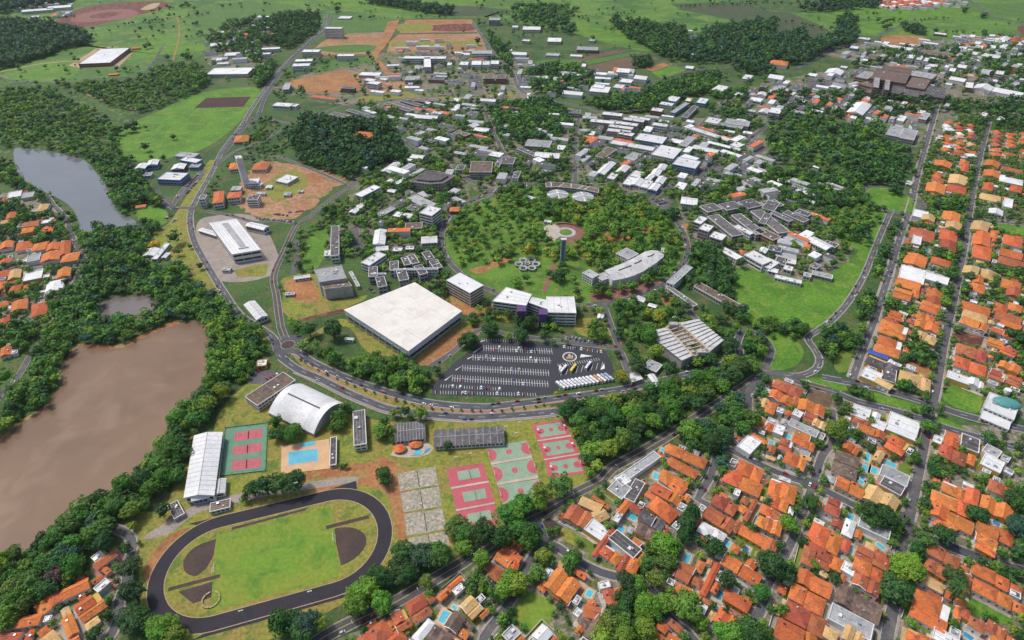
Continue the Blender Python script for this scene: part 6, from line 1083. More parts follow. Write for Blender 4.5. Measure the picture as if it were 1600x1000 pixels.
wood(T(3, 0, '0 770 200 730 350 760 720 780 700 860 900 930 880 1010 0 1010 0 900'), 7, D1, 'the park near the hospital', 1.5, keep=.62); wood(T(3, 0, '-20 560 300 580 540 560 720 620 900 620 1120 590 1200 640 1640 620 1640 800 1320 780 1300 700 1000 690 700 760 300 740 0 760'), 7, 'dddm', 'the hospital surroundings', 1.5, keep=.6); wood(T(3, 0, '0 250 200 200 300 270 420 230 440 110 540 110 550 250 450 300 250 390 100 400 0 370'), 10, 'dddb', 'the dark hillside wood', 1.25)
wood(T(3, 0, '150 60 350 10 500 -10 700 -10 690 40 500 60 300 70'), 11, 'ddb', 'the dark hillside wood', 1.4, keep=.7); wood(T(3, 0, '580 330 830 290 1100 290 1640 270 1640 620 1130 480 900 400 520 420'), 7, D1, 'the hospital surroundings', 1.7, keep=.45); wood(T(3, 0, '830 160 960 170 1000 220 860 190'), 8, 'dd', 'the far road')
wood(T(2, 0, '600 120 900 160 1080 180 1090 260 950 330 1010 390 880 310 720 230'), 9, 'dddm', 'the dark hillside wood', 1.3); wood(T(2, 0, '450 640 700 600 1000 510 1290 450 1270 560 1100 600 870 690 650 695'), 7, D1, 'the wood behind the white institute blocks', 1.25); wood(T(2, 0, '1200 180 1640 130 1640 460 1400 450 1370 380 1230 390 1060 380 980 330 1150 260'), 9, 'dddmb', 'the dark hillside wood', 1.35, keep=.85)
wood(T(2, 0, '0 640 200 620 350 690 360 800 260 850 170 870 0 860'), 6.5, D1, 'the grove left of the white institute blocks', 1.25); wood(T(2, 0, '60 470 250 400 370 420 510 450 500 540 340 600 140 580'), 7.5, D1, 'the grove by the far fields', 1.3, keep=.8); wood(T(2, 0, '750 370 880 360 870 410 760 420'), 8, 'dd', 'the grove by the far fields'); wood(T(1, 0, '680 0 850 15 1100 50 1250 70 1200 90 900 50 700 20'), 11, 'ddb', 'the dark hillside wood', 1.3); wood(T(1, 0, '0 130 200 80 400 90 400 190 200 300 0 260'), 7.5, 'dddm', 'far campus', 1.4, keep=.7); wood(T(1, 0, '0 440 130 380 100 500 0 540'), 7, D1, 'far campus'); wood(T(1, 0, '1460 680 1600 660 1600 870 1540 880 1480 780'), 6.5, D1, 'the grove left of the white institute blocks'); wood(T(2, 0, '0 40 200 30 420 60 350 130 420 230 300 200 0 130'), 9, D1, 'the dark hillside wood', 1.8, keep=.6)
wood(T(1, 0, '1450 200 1600 330 1600 480 1500 380'), 6.5, D1, 'far campus', keep=.8); wood(T(2, 0, '1200 560 1560 560 1480 640 1300 620'), 6.5, D1, 'far campus', 1.4, keep=.7); wood(T(2, 0, '1230 650 1480 660 1560 770 1500 800 1250 720'), 6, D1, 'far campus', 1.5, keep=.6)
# scattered campus planting
for s, k, reg in ((PX('560 250 700 240 730 310 700 330 690 420 720 440 690 500 640 440 560 400 500 400 470 380 500 330 560 300'), .62, 'the institutes left of the round park'), (PX('640 160 780 150 900 190 900 290 760 300 700 270 640 230'), .45, 'the institutes behind the round park'), (PX('900 180 1160 200 1200 250 1180 310 1060 310 1010 290 900 290'), .4, 'the white sheds'),
                  (PX('1060 290 1300 250 1390 310 1370 350 1300 420 1160 430 1080 370'), .42, 'the grey institute blocks'), (PX('960 470 1050 450 1160 510 1150 560 980 600 960 520'), .5, 'the convention centre'), (PX('410 420 470 360 490 400 470 540 440 490'), .4, 'the curving campus road'), (PX('560 160 640 160 640 200 560 200'), .4, 'far campus'), (PX('500 60 780 50 800 160 560 170 440 160 420 130'), .06, 'far campus'), (PX('400 180 460 190 440 250 350 260 330 300 300 330'), .2, 'the red earth site'), (PX('760 470 960 470 970 540 680 540 700 510'), .3, 'the car park')):
    wood(s, 4.6, D2, reg, 1.5, (2, 3, 4, 5, 6), keep=k)
for i in range(1150):
    a, r_ = rng.random() * 6.2832, RING_R * math.sqrt(rng.random()) * .97; x, y = RING_C[0] + r_ * math.cos(a), RING_C[1] + r_ * math.sin(a)
    sx = (x - RING_C[0]) / RING_R; sy = (y - RING_C[1]) / RING_R
    dens = .95 if sy > .15 or sx > .1 else .35
    if sx < -.45: dens = .42
    if sy < -.5 and sx < .2: dens = .12
    if rng.random() < dens and not occ_at(x, y, 3): tree(x, y, rng.uniform(3.2, 7.2), 'dmmmffffly'[int(rng.random() * 10)], 'r', 'the round park')
# residential greenery
for s, k in ((PX('850 805 960 735 1090 690 1250 755 1250 800 1215 880 1190 960 1150 1010 760 1010 800 900 850 850'), .42), (PX('520 1010 640 955 720 900 800 850 830 905 790 1010'), .4), (PX('1190 600 1290 600 1320 625 1300 690 1270 745 1205 730 1140 700 1150 640'), .3), (PX('1310 640 1440 650 1430 790 1340 790 1275 750 1300 700'), .4), (PX('1455 670 1640 700 1640 1010 1390 1010 1420 840 1440 760'), .45), (PX('1225 880 1270 770 1410 810 1400 880 1385 1010 1180 1010'), .3),
             (PX('1340 590 1375 490 1420 340 1440 250 1500 180 1700 190 1700 640 1470 610'), .62), (PX('0 980 60 930 130 900 180 860 190 900 178 1010 0 1010'), .5)):
    wood(s, 3.1, D2 + 'fl', 'the suburban gardens', 1.5, (2, 3, 4, 5, 6), keep=k, z=3)
wood(T(2, 3, '1040 260 1160 180 1190 260 1130 400 1020 470 870 480 900 380 980 300'), 5.4, D2, 'the garden trees', keep=.85); wood(T(2, 3, '640 640 780 620 850 700 940 800 880 1000 560 1000 620 850'), 5.6, D2 + 'fl', 'the garden trees', keep=.75); wood(T(2, 3, '820 520 1000 480 1000 640 900 690 780 600'), 5.2, D2, 'the garden trees', keep=.85); wood(T(2, 3, '1020 760 1180 760 1240 880 1100 960 1020 850'), 5.2, D1, 'the garden trees', keep=.8); wood(T(2, 3, '1200 880 1600 870 1640 1010 1250 1010'), 5, D1, 'the garden trees', keep=.6); wood(T(2, 3, '-20 300 150 300 190 400 100 440 0 420'), 5.4, D1, 'the garden trees'); wood(T(2, 3, '160 470 400 470 400 540 220 560 150 600'), 4.4, 'mfl', 'the garden trees', keep=.8)
wood(T(2, 2, '990 690 1100 640 1300 640 1380 760 1300 860 1200 830 1050 760'), 5.6, D1, 'the trees between the lower avenue and the houses', keep=.95); wood(T(2, 2, '1270 520 1380 470 1470 500 1500 640 1440 700 1370 660 1270 600'), 5.2, D1, 'the trees between the lower avenue and the houses'); wood(T(2, 2, '1520 390 1600 370 1640 440 1540 470'), 5, D1, 'the trees between the lower avenue and the houses'); wood(T(2, 2, '1220 850 1380 830 1420 920 1300 990 1230 950'), 4.8, D1, 'the garden trees', keep=.8)
wood(T(3, 3, '-20 470 100 470 190 560 120 640 60 620 -20 640'), 5.2, D1, 'the street trees', keep=.9); wood(T(3, 3, '580 170 700 150 830 230 840 300 760 290 640 210'), 5, D1, 'the street trees'); wood(T(3, 3, '1000 330 1080 290 1230 370 1210 420 1040 370'), 4.6, D1, 'the street trees'); wood(T(3, 3, '730 590 840 580 850 700 760 730'), 4.8, D1, 'the street trees'); wood(T(3, 3, '1500 60 1640 0 1640 470 1540 480 1520 250'), 5.2, D1, 'the street trees', keep=.85); wood(T(3, 3, '870 340 980 340 960 470 880 470'), 4.6, D1, 'the street trees', keep=.8)
wood(T(3, 2, '370 560 480 580 570 700 560 740 440 720 380 680'), 5.2, D2, 'the street trees'); wood(T(3, 2, '420 500 520 490 530 570 430 560'), 4.8, D1, 'the street trees'); wood(T(3, 2, '590 720 700 730 720 800 620 810'), 4.6, D1, 'the garden trees'); wood(T(3, 2, '840 110 960 120 1000 190 1090 220 1080 290 960 270 850 200'), 4.6, D1, 'the garden trees'); wood(T(3, 2, '800 400 1010 420 1030 470 940 500 800 440'), 4.4, D1, 'the avenue trees'); wood(T(3, 2, '780 510 980 560 960 600 830 580'), 4.4, D1, 'the avenue trees'); wood(T(3, 2, '490 400 620 430 630 500 520 470'), 4.6, D1, 'the avenue trees'); wood(T(3, 2, '1000 880 1100 850 1250 920 1260 1000 1000 960'), 4.2, D1, 'the garden trees', keep=.8); wood(T(3, 2, '1360 690 1640 690 1640 800 1480 800 1360 750'), 5.4, 'ddm', 'the avenue trees', keep=.9)
wood(T(3, 1, '1040 270 1240 240 1230 310 1060 310'), 5.4, D1, 'the street trees', 1.2); wood(T(3, 1, '1120 700 1270 700 1270 830 1130 820'), 5.4, D1, 'the garden trees', 1.2); wood(T(3, 1, '1030 570 1200 560 1180 620 1050 600'), 4.4, D1, 'the garden trees'); wood(T(3, 1, '1180 460 1270 450 1270 530 1190 540'), 5, D1, 'the garden trees'); wood(T(3, 1, '1450 660 1640 660 1640 720 1480 730'), 5, D1, 'the garden trees'); wood(T(3, 1, '1060 830 1200 830 1200 920 1100 920'), 5, D2, 'the garden trees'); wood(T(3, 1, '1250 60 1330 40 1320 180 1250 190'), 5, D1, 'the street trees'); wood(T(3, 1, '900 40 1030 20 1010 120 910 130'), 5.5, D1, 'the street trees', keep=.9)
# single trees read off the photo: crown centre, crown radius in quarter pixels
def singles(c, r, data):
    for line in data.split(','):
        a = line.split(); x, y = c * 400 + float(a[0]) / 4, r * 250 + float(a[1]) / 4; p = w(x, y, 6); d = math.hypot(p[0], p[1], CAM_H - 6); R_ = float(a[2]) / 4 * d / F_PX * .98
        if R_ > 10:
            for _ in range(7): p = w(x + rng.normal() * float(a[2]) / 9, y + rng.normal() * float(a[2]) / 14, 5); tree(p[0], p[1], rng.uniform(5, 8), a[3])
            continue
        p = w(x, y, 1.2 * R_); tree(p[0], p[1], R_, a[3], a[4] if len(a) > 4 else 'r', None)
singles(0, 3, '890 890 95 d,1050 960 105 f,830 700 65 d,820 540 50 d,790 430 35 d,1025 195 40 d,1530 110 30 m,1600 60 40 d,640 400 55 d,120 760 75 m,420 460 85 b,60 860 80 f,350 600 45 p,290 690 45 d')
singles(1, 3, '230 920 95 d,330 900 75 b,390 900 55 l,640 760 110 f,700 680 60 f,880 610 110 d,915 445 62 d,1010 500 85 b,1145 480 85 m,1270 330 85 m,1295 420 50 f,1405 500 62 f,1065 640 46 l,1085 710 30 f,1425 640 42 f,1420 330 75 d,1530 370 70 d,1560 220 75 m,60 40 60 d,150 30 60 d,250 10 60 d,-20 60 45 d,1560 670 60 l,1590 610 50 f,1490 720 40 m,1540 870 40 f,1340 650 40 d,810 20 35 d')
singles(2, 3, '60 170 80 m,180 90 70 f,170 140 60 f,300 40 70 m,20 210 60 f,130 340 75 d,30 650 65 l,160 580 50 f,370 500 40 m,200 510 35 m,740 720 95 d,850 800 95 f,660 930 85 f,560 990 55 l,1090 790 75 f,960 400 75 f,840 940 60 l,1130 210 55 d,1090 290 60 d,1260 420 60 d,1380 960 60 f,1480 940 70 d,1560 700 45 m,1340 630 50 d')
singles(3, 3, '135 280 50 f,270 145 45 d,850 560 70 l,900 560 60 l,800 680 65 d,420 615 36 d,80 810 36 f,700 240 75 d,640 200 60 d,760 250 60 d,100 570 60 d,30 540 70 d,800 310 35 l,230 770 20 l,980 150 40 d,990 370 50 m,920 430 45 d,1310 210 45 d,1100 340 50 d,240 380 30 d,1170 600 50 d,1160 710 60 d p,720 840 20 y,1570 150 60 d,1570 300 55 b')
singles(2, 2, '420 560 75 d,860 110 55 m,900 200 45 l,780 280 50 d,670 80 38 d,660 210 25 d,520 40 40 m,1160 260 40 f,1240 235 45 d,1360 150 45 d,1450 640 70 m,1180 720 90 d,1110 690 60 f,1260 760 70 d,200 110 28 d,340 135 18 f,560 120 25 d,60 100 50 d,280 460 18 Y,690 350 45 y,100 30 60 d,480 950 40 f,530 910 40 l')
singles(1, 2, '800 965 48 d,1340 130 60 d,1130 310 35 d,480 60 55 d,330 60 45 m,240 680 45 f,1000 330 40 d,680 290 80 f,800 310 80 m,880 390 45 f,560 910 20 m p,530 910 18 m p,1200 790 30 d,1460 60 50 d')
singles(0, 2, '1290 520 55 f,1380 450 50 l,1480 220 70 l,1360 320 60 f,90 490 55 f,130 430 50 m,20 360 45 f')
singles(0, 0, '740 810 25 d,790 790 27 d,840 800 33 d,910 795 13 d,905 912 26 d,820 980 18 d,1080 850 18 d,1020 985 18 d,945 980 15 d,1160 350 35 d,1225 150 10 d,1160 30 20 d')
singles(0, 1, '1085 485 38 d,950 525 25 Y,985 525 22 Y,920 530 18 Y,1190 540 14 d,1250 660 22 d,1110 570 25 d'); singles(3, 2, '1005 660 45 f,1000 560 40 d,420 690 55 f,1560 120 55 d'); singles(2, 1, '1010 340 50 d,290 735 62 d,100 570 42 y,870 700 40 d,550 790 45 d,750 780 38 f,920 970 45 y,850 960 35 y'); singles(3, 0, '690 120 15 d,745 155 45 d,1225 65 18 d,1350 100 18 d,1350 210 18 d'); singles(1, 0, '1385 255 20 d,510 58 18 d,1060 80 14 d'); singles(3, 1, '800 185 35 d')
# hedgerows and lone trees over the far fields
for a in ('0 35 120 28,200 40 330 22,480 12 640 4,760 22 930 32,1060 12 1180 8,1190 30 1300 48,1390 35 1490 30,1440 50 1600 60,300 60 330 50,830 30 1000 22,1100 4 1300 8,250 18 300 10,1250 20 1330 8,560 30 700 28'.split(',')):
    v = [float(k) for k in a.split()]; p, q = w(v[0], v[1]), w(v[2], v[3]); n = int(math.dist(p, q) / 13)
    for i in range(n):
        if rng.random() < .75: c = lerp(p, q, i / n); tree(c[0] + rng.normal() * 5, c[1] + rng.normal() * 6, rng.uniform(2.5, 7), 'dddmf'[int(rng.random() * 5)], 'r', 'the far fields')
for i in range(900):
    x, y = rng.uniform(-60, 1660), rng.uniform(-5, 150) ; p = w(x, y)
    if not occ_at(p[0], p[1], 4): tree(p[0], p[1], rng.uniform(2.2, 7.5), 'ddmmfl'[int(rng.random() * 6)], 'r', 'the far fields')
# street trees
for r in ROADS:
    if not r['walk']: continue
    q = r['q']; nn = edges(q, r['closed'])
    for i in range(0, len(q), 2):
        for sd in (1, -1):
            if rng.random() < .42:
                o_ = sd * (r['w'] / 2 + r['walk'] + 1.0); x, y = q[i][0] + nn[i][0] * o_, q[i][1] + nn[i][1] * o_
                if occ_at(x, y) != 5: tree(x, y, rng.uniform(2.0, 4.4), 'dddmmmfl'[int(rng.random() * 8)], 'r', 'the residential street trees')
# small median trees
_q = spline(W(PX('470 563 500 580 540 599 585 615 620 627 675 639 750 644 800 641 850 635')), False, 9)
for p in _q: tree(p[0] + rng.normal() * .5, p[1] + rng.normal() * .5, rng.uniform(1.3, 2.0), 'dmm'[int(rng.random() * 3)], 'r', 'the planted median of the ring avenue')
TREES.sort(key=lambda t_: (t_[0] ** 2 + t_[1] ** 2 + CAM_H ** 2) / (t_[2] ** 2 + 4))
near = []; rest = []
for t_ in TREES:
    x, y = proj(t_[0], t_[1], t_[2])
    if not (-80 < x < 1680 and -60 < y < 1080): continue
    (near if len(near) < 300 and -5 < x < 1605 and 5 < y < 1005 else rest).append(t_)
KEYN = {'d': 'dark green', 'm': 'mid green', 'f': 'fresh green', 'l': 'light green', 'y': 'yellow-green', 'b': 'bluish green', 'p': 'pinkish brown', 'Y': 'yellow-flowering'}
for i, (x, y, r_, key, kind, reg) in enumerate(near):
    nm = 'palm_tree' if kind == 'p' else 'broadleaf_tree'; look = f'{KEYN[key]} ' + ('palm tree' if kind == 'p' else 'round-crowned tree')
    if reg and reg.startswith(('the wood', 'the dark')): t = thing(nm, '', 'tree', (x, y, 0), group='trees in ' + reg, exact=f'{KEYN[key]} broadleaf tree in ' + reg)
    else: t = thing(nm, look, 'tree', (x, y, 0), group='single trees')
    s = r_ / .98; col = [c * rng.uniform(.82, 1.22) for c in PAL[key]]
    if kind == 'p':
        parts = (('trunk', TRUNK, (.7, .7, 1.8)), ('fronds', PALM, (1, 1, 1)))
    else: parts = (('trunk', TRUNK, (1, 1, 1)), ('crown', CROWNS[i % 9], (1, 1, rng.uniform(.85, 1.12))))
    a = rng.random() * 6.28
    for pn, me, sc in parts:
        o = bpy.data.objects.new(pn, me); COL.objects.link(o); o.parent = t; o.scale = (s * sc[0], s * sc[1], s * sc[2]); o.rotation_euler = (0, 0, a); o.color = (col[0], col[1], col[2], 1)
# the rest of the woodland as one mass
LOD = [[crown(100 + s, 14, 15, .142, (7, 4), [.75, .85, .95][s % 3]) for s in range(6)], [crown(200 + s, 10, 7, .20, (6, 4), [.75, .85, .95][s % 3]) for s in range(6)], [crown(300 + s, 8, 4, .27, (6, 3), .85) for s in range(4)]]
VV, FF, CC = [], [], []; off = 0
for x, y, r_, key, kind, reg in rest:
    d = math.hypot(x, y); ld = LOD[0] if d < 620 else LOD[1] if d < 1050 else LOD[2]; V, F = ld[int(rng.random() * len(ld))]; a = rng.random() * 6.28; ca, sa = math.cos(a), math.sin(a)
    P = np.empty_like(V); P[:, 0] = (V[:, 0] * ca - V[:, 1] * sa) * r_ + x; P[:, 1] = (V[:, 0] * sa + V[:, 1] * ca) * r_ + y; P[:, 2] = (V[:, 2] - (.1 if d > 900 else 0)) * r_ * rng.uniform(.85, 1.12)
    VV.append(P); FF.append(F + off); off += len(V); c = np.array(PAL[key]) * rng.uniform(.8, 1.25) * (1 + rng.normal(0, .06, 3)); CC.append(np.tile(np.append(c, 1), (len(V), 1)))
V = np.concatenate(VV); F = np.concatenate(FF); me = quads_mesh('woodland', V.astype(np.float32), F.astype(np.int32)); at = me.attributes.new('tint', 'FLOAT_COLOR', 'POINT'); at.data.foreach_set('color', np.concatenate(CC).astype(np.float32).ravel())
me.materials.append(M['leaf_attr']); o = bpy.data.objects.new('woodland', me); COL.objects.link(o); tag(o, 'mass of further trees filling the woods and gardens', 'woodland', kind='stuff')
print('TREES', len(near), len(rest), 'quads', len(F), 'houses', len(HOUSES))
# ---------------------------------------------------------------- cars, lamps
def lotrow(c, r, s, n, ang=1.5708, fill=.85):
    a, b = W(T(c, r, s)); h = math.atan2(b[1] - a[1], b[0] - a[0]) + ang
    for i in range(n):
        if rng.random() < fill: p = lerp(a, b, (i + .5) / n); CARS.append((p[0], p[1], h + (math.pi if rng.random() < .5 else 0) + rng.normal() * .03, 0))
for c, r, s in ((2, 1, '1150 70 1260 20 1480 30 1600 60 1560 110 1400 90 1300 110 1180 120'), (2, 1, '1220 150 1330 110 1480 130 1500 165 1300 175'), (2, 1, '860 270 960 230 1010 260 960 310 880 290'), (2, 0, '430 830 560 850 560 900 500 960 440 960'), (0, 1, '940 180 990 180 1090 290 1040 300'), (0, 1, '1110 230 1200 120 1270 60 1280 90 1170 210 1120 260'), (1, 2, '-60 340 20 300 150 330 80 400 -40 400'), (1, 0, '1330 470 1400 470 1420 560 1330 560'), (1, 1, '1060 430 1180 370 1190 410 1100 480'), (2, 2, '320 90 420 110 600 150 590 165 420 150 320 125'), (3, 0, '250 500 420 500 480 540 360 590 250 560'), (3, 0, '700 690 780 650 860 690 800 720'), (1, 0, '960 880 1100 880 1130 920 1000 930'), (3, 0, '0 930 120 960 150 1000 0 1000')):
    sheet('parking_area', T(c, r, s), 'asphalt_old', 4, smooth=False)
for c, r, rows in ((2, 1, '1170 75 1270 40 14,1200 105 1300 70 14,1290 30 1480 45 18,1300 60 1560 75 22,1320 90 1420 92 10,1230 150 1330 125 12,1300 160 1480 155 16,1350 130 1470 138 12,890 265 960 245 7,900 285 970 265 7'), (2, 0, '440 850 550 860 9,440 880 550 885 9,450 910 530 915 7,450 940 510 940 5'), (0, 1, '960 190 1020 260 12,1150 190 1240 90 16,1165 215 1260 110 14,1060 345 1080 355 4,1040 370 1060 345 4,1080 390 1110 370 6,1150 680 1200 740 8'), (1, 2, '-40 350 40 310 8,60 370 150 335 8'), (1, 0, '1340 480 1410 485 7,1340 510 1410 515 7,1340 540 1410 545 7,980 890 1080 890 9,1000 915 1100 912 9'), (1, 1, '1070 450 1110 425 5,1120 415 1180 390 7,1090 770 1180 740 9,110 340 200 350 8,700 800 740 830 5,300 320 200 330 8,0 365 240 390 20'), (2, 2, '330 115 590 155 20,370 110 440 125 6,10 130 100 130 8'), (3, 0, '260 510 400 515 10,270 540 420 540 10,720 690 800 665 8,740 710 830 690 8,10 945 100 970 10'), (3, 1, '20 20 100 20 6')):
    for row in rows.split(','): a = row.split(); lotrow(c, r, ' '.join(a[:4]), int(a[4]))
for k, r in enumerate(ROADS):
    q = r['q']; nn = edges(q, r['closed']); hw = r['w'] / 2
    if r['name'] != 'road': continue
    park = .30 if r['closed'] else .20 if k == 0 else .10 if r['walk'] else .05; drive = .03 if r['mark'] else .006
    for i in range(1, len(q) - 1):
        h = math.atan2(q[i + 1][1] - q[i - 1][1], q[i + 1][0] - q[i - 1][0])
        for sd in (1, -1):
            if rng.random() < park: o_ = sd * (hw - 1.1); CARS.append((q[i][0] + nn[i][0] * o_, q[i][1] + nn[i][1] * o_, h, 0))
            elif rng.random() < drive: o_ = sd * hw * .5; CARS.append((q[i][0] + nn[i][0] * o_, q[i][1] + nn[i][1] * o_, h + (math.pi if sd > 0 else 0), 0))
KEEP = []
_grid = {}
for c in CARS:
    px_, py_ = proj(c[0], c[1], 0)
    if not (-5 < px_ < 1605 and 0 < py_ < 1005): continue
    g = (int(c[0] // 3), int(c[1] // 3))
    if any((g[0] + i, g[1] + j) in _grid and math.hypot(_grid[(g[0] + i, g[1] + j)][0] - c[0], _grid[(g[0] + i, g[1] + j)][1] - c[1]) < 2.35 for i in (-1, 0, 1) for j in (-1, 0, 1)): continue
    _grid[g] = c; KEEP.append(c)
CARS = sorted(KEEP, key=lambda c: c[0] ** 2 + c[1] ** 2)
def car_geo(kind):
    b = MB(); g = MB(); wd = .86
    L = 2.1; zr = .95 if kind < 2 else 1.1
    prof = [(-L, .35), (-L, .85), (-1.9, zr - .02), (1.0, zr), (L - .1, .78), (L, .6), (L, .35)]; n = len(prof)
    b.add([(x, -wd, z) for x, z in prof] + [(x, wd, z) for x, z in prof], [tuple(range(n - 1, -1, -1)), tuple(range(n, 2 * n))] + [(i, (i + 1) % n, n + (i + 1) % n, n + i) for i in range(n)])
    x0, x1, t0, t1 = [(-1.7, 1.05, -1.1, .35), (-2.0, 1.05, -1.75, .45), (.1, 1.4, .2, .8)][kind]; zt = [1.45, 1.55, 1.75][kind]
    g.add([(x0, -.8, zr - .02), (x1, -.8, zr - .02), (x1, .8, zr - .02), (x0, .8, zr - .02), (t0, -.66, zt), (t1, -.66, zt), (t1, .66, zt), (t0, .66, zt)], [(0, 1, 5, 4), (1, 2, 6, 5), (2, 3, 7, 6), (3, 0, 4, 7)])
    b.add([(t0, -.68, zt), (t1, -.68, zt), (t1, .68, zt), (t0, .68, zt), (t0, -.68, zt + .05), (t1, -.68, zt + .05), (t1, .68, zt + .05), (t0, .68, zt + .05)], [(4, 5, 6, 7), (0, 1, 5, 4), (1, 2, 6, 5), (2, 3, 7, 6), (3, 0, 4, 7)])
    return b, g
CARG = [car_geo(k) for k in range(3)]; CARM = [(small('car_body', b, 'car'), small('car_window', g, 'window')) for b, g in CARG]
WHL = small('car_wheel', MB().prism([(.32 * math.cos(i / 10 * 6.2832), .32 * math.sin(i / 10 * 6.2832)) for i in range(10)], -.11, .11), 'tyre')
PAINT = [((.78, .78, .78), 'white'), ((.72, .73, .74), 'white'), ((.42, .43, .45), 'silver'), ((.38, .39, .41), 'silver'), ((.14, .14, .15), 'grey'), ((.02, .02, .022), 'black'), ((.025, .025, .03), 'black'), ((.38, .02, .02), 'red'), ((.04, .09, .30), 'blue'), ((.16, .02, .02), 'maroon')]
for i, (x, y, h, _) in enumerate(CARS[:300]):
    col, cn = PAINT[int(rng.random() * 10)]; k = 0 if rng.random() < .6 else 1 if rng.random() < .8 else 2
    o = bpy.data.objects.new(['parked_car', 'parked_car', 'pickup_truck'][k], CARM[k][0]); COL.objects.link(o); o.location = (x, y, .24); o.rotation_euler = (0, 0, h); o.color = col + (1,); o['category'] = 'pickup' if k == 2 else 'car'; o['group'] = 'cars on streets and in car parks'
    THINGS.append((o, f'{cn} ' + ['car', 'hatchback car', 'pickup truck'][k], proj(x, y, .5)))
    p = bpy.data.objects.new('window_band', CARM[k][1]); COL.objects.link(p); p.parent = o
    if i < 150:
        for wx in (-1.3, 1.3):
            for wy in (-.8, .8): q_ = bpy.data.objects.new('wheel', WHL); COL.objects.link(q_); q_.parent = o; q_.location = (wx, wy, .33); q_.rotation_euler = (R(90), 0, 0)
VV, FF, CC = [], [], []; off = 0; mb = MB(); tint = []
for x, y, h, _ in CARS[300:]:
    ca, sa = math.cos(h), math.sin(h); k = 0 if rng.random() < .7 else 1; col = PAINT[int(rng.random() * 10)][0]
    for gi, geo in enumerate(CARG[k]):
        mb.add([(x + p[0] * ca - p[1] * sa, y + p[0] * sa + p[1] * ca, p[2] + .24) for p in geo.v], geo.f, gi); tint += [col + (1,)] * len(geo.v)
if mb.v:
    o = mb.build('further_cars', ['car_attr', 'window']); at = o.data.attributes.new('tint', 'FLOAT_COLOR', 'POINT'); at.data.foreach_set('color', np.array(tint, np.float32).ravel()); tag(o, 'further parked cars across the campus car parks', 'cars', kind='stuff')
def lamp(x, y, hgt, a, look, exact=None, flood=False):
    t = thing('floodlight_mast' if flood else 'street_lamp', look, 'floodlight' if flood else 'lamp', (x, y, 0), group='floodlight masts' if flood else 'street lamps', exact=exact)
    MB().prism(disc((x, y), .28, .28, 8), 0, .5).build('base', 'kerb', t); MB().prism(disc((x, y), .16 if flood else .11, .16 if flood else .11, 8), .4, hgt).build('pole', 'kerb' if flood else 'metal', t); u = (math.cos(a), math.sin(a))
    if flood:
        MB().box((x, y), u, 1.6, .12, hgt, hgt + .2).build('crossbar', 'metal', t)
        for k in (-1.2, -.4, .4, 1.2): MB().box((x + u[0] * k, y + u[1] * k), u, .3, .3, hgt + .2, hgt + .8).build('lamp_head', 'wall_white', t)
    else: MB().bar((x, y), (x + u[0] * 2, y + u[1] * 2), .06, hgt - .1, hgt).build('arm', 'metal', t); MB().box((x + u[0] * 2.2, y + u[1] * 2.2), u, .45, .16, hgt - .14, hgt + .04).build('lamp_head', 'wall_white', t)
for k, (x, y) in enumerate(((469, 774), (386, 973), (491, 943), (806, 690), (790, 680), (735, 722), (713, 728), (812, 673), (862, 660))):
    p = w(x, y); lamp(p[0], p[1], 16 if k < 3 else 11, .3, 'pale floodlight mast', flood=True)
for ri, side in ((0, 1), (2, -1), (4, -1)):
    q = ROADS[ri]['q']; nn = edges(q, False)
    for i in range(4, len(q), 7):
        o_ = side * (ROADS[ri]['w'] / 2 + 1.2); x, y = q[i][0] + nn[i][0] * o_, q[i][1] + nn[i][1] * o_; px_, py_ = proj(x, y, 5)
        if 0 < px_ < 1600 and 0 < py_ < 1000: lamp(x, y, 9, math.atan2(-nn[i][1] * side, -nn[i][0] * side), 'slim street lamp')
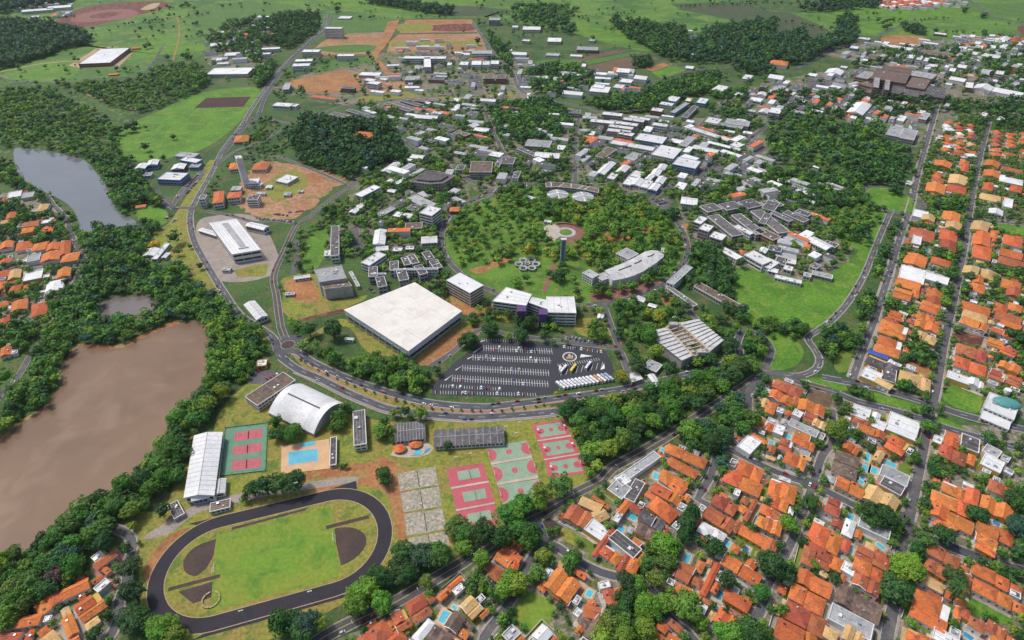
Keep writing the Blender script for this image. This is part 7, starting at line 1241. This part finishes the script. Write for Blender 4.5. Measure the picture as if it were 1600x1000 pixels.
# ---------------------------------------------------------------- labels: each thing is placed by its nearest landmark
LM = [('the huge beige-roofed hall', 630, 500), ('the purple-tower block', 835, 485), ('the convention centre', 1070, 530), ('the curved white block', 970, 425), ('the twin round auditoria', 890, 305), ('the slender concrete tower', 878, 410), ('the barrel-vaulted gymnasium', 475, 640), ('the long white shed', 318, 730), ('the sports-centre pool', 478, 715), ('the running track', 420, 870), ('the basketball courts', 875, 690), ('the worn tennis courts', 655, 780), ('the bus park', 910, 590), ('the big car park', 770, 575), ('the avenue roundabout', 448, 540),
      ('the concrete theatre', 520, 440), ('the large white research hall', 365, 375), ('the tall white tower', 378, 270), ('the many-sided library', 672, 285), ('the bright ploughed-corner field', 290, 190), ('the white warehouse on terraced grass', 165, 88), ('the red quarry', 170, 25), ('the grey lake', 110, 290), ('the small pond', 200, 478), ('the brown lake', 180, 620), ('the oval roundabout', 1393, 312), ('the domed mansion', 1562, 640), ('the brown hospital', 1395, 130), ('the bright field below the institutes', 1230, 460),
      ('the grey institute blocks', 1180, 345), ('the cluster of white sheds', 1000, 280), ('the blue-walled lakeside blocks', 265, 270), ('the orange roof in the wood', 568, 213), ('the far striped fields', 970, 95), ('the red earth site road', 590, 85), ('the white site block', 518, 52), ('the street fork off the lower avenue', 845, 830), ('the narrow streets crossing', 1265, 758), ('the wide street crossroads', 1415, 808), ('the grassy fenced plot', 835, 965), ('the campus gate loop', 1275, 575), ('the green corner plot', 1505, 620), ('the bare earth plot', 1280, 620), ('the big brown hipped roof', 1340, 945), ('the cul-de-sac by the lake wood', 200, 840),
      ('the green back garden strip', 1545, 955), ('the blue strip roof', 1372, 552), ('the far white institutes', 960, 195), ('the dark campus wood', 520, 225), ('the hillside highway', 1370, 58), ('the row of three fenced plots', 885, 845), ('the white terrace-roofed house', 1410, 665), ('the side street dead end', 1105, 775), ('the avenue wood', 1030, 650), ('the long boulevard', 1395, 420), ('the side street by the lawn', 1555, 350), ('the lakeside houses', 60, 380), ('the far campus crossing', 760, 155), ('the white long roofs', 1110, 210), ('the lower left houses', 90, 960), ('the lower avenue', 740, 870), ('the lower avenue bend', 1190, 590), ('the red-earth plot', 1525, 535), ('the right-edge street', 1500, 450), ('the far suburb', 1520, 230)]
ONAME = ['nearest', 'second nearest', 'third nearest', 'fourth nearest', 'fifth nearest', 'sixth nearest', 'seventh nearest', 'eighth nearest', 'ninth nearest', 'tenth nearest', 'eleventh nearest', 'twelfth nearest', 'thirteenth nearest', 'fourteenth nearest', 'fifteenth nearest', 'sixteenth nearest', 'seventeenth nearest', 'eighteenth nearest', 'nineteenth nearest', 'twentieth nearest'] + [f'{a}-{b} nearest' for a in ('twenty', 'thirty', 'forty') for b in ('first', 'second', 'third', 'fourth', 'fifth', 'sixth', 'seventh', 'eighth', 'ninth')]
bucket = {}
for o, look, (x, y) in THINGS:
    n, lx, ly = min(LM, key=lambda m: (m[1] - x) ** 2 + ((m[2] - y) * 1.5) ** 2); dx, dy = x - lx, (y - ly) * 1.5
    rel = ('right of' if dx > 0 else 'left of') if abs(dx) > abs(dy) else ('in front of' if dy > 0 else 'behind')
    bucket.setdefault((look, rel, n), []).append((dx * dx + dy * dy, o))
for (look, rel, n), L in bucket.items():
    L.sort(key=lambda a: a[0])
    for i, (_, o) in enumerate(L): o['label'] = f'{look} {rel} {n}' if len(L) == 1 else f'{look}, {ONAME[min(i, len(ONAME) - 1)]} {rel} {n}'
for o in bpy.data.objects:
    if '_base' in o: del o['_base']
# ---------------------------------------------------------------- thin air haze round the whole place
hb = MB(); hb.box((0, 2500), (1, 0), 6000, 5000, -1.0, 424.0); hz = bpy.data.materials.new('haze_air'); hz.use_nodes = True; n = hz.node_tree.nodes; n.remove(n['Principled BSDF'])
pv = n.new('ShaderNodeVolumePrincipled'); pv.inputs['Color'].default_value = (.80, .88, 1, 1); pv.inputs['Density'].default_value = 2.2e-5; pv.inputs['Anisotropy'].default_value = .3; hz.node_tree.links.new(pv.outputs[0], n['Material Output'].inputs['Volume'])
M['haze'] = hz; o = hb.build('haze', 'haze'); o['kind'] = 'stuff'; o['label'] = 'thin bluish haze in the air'
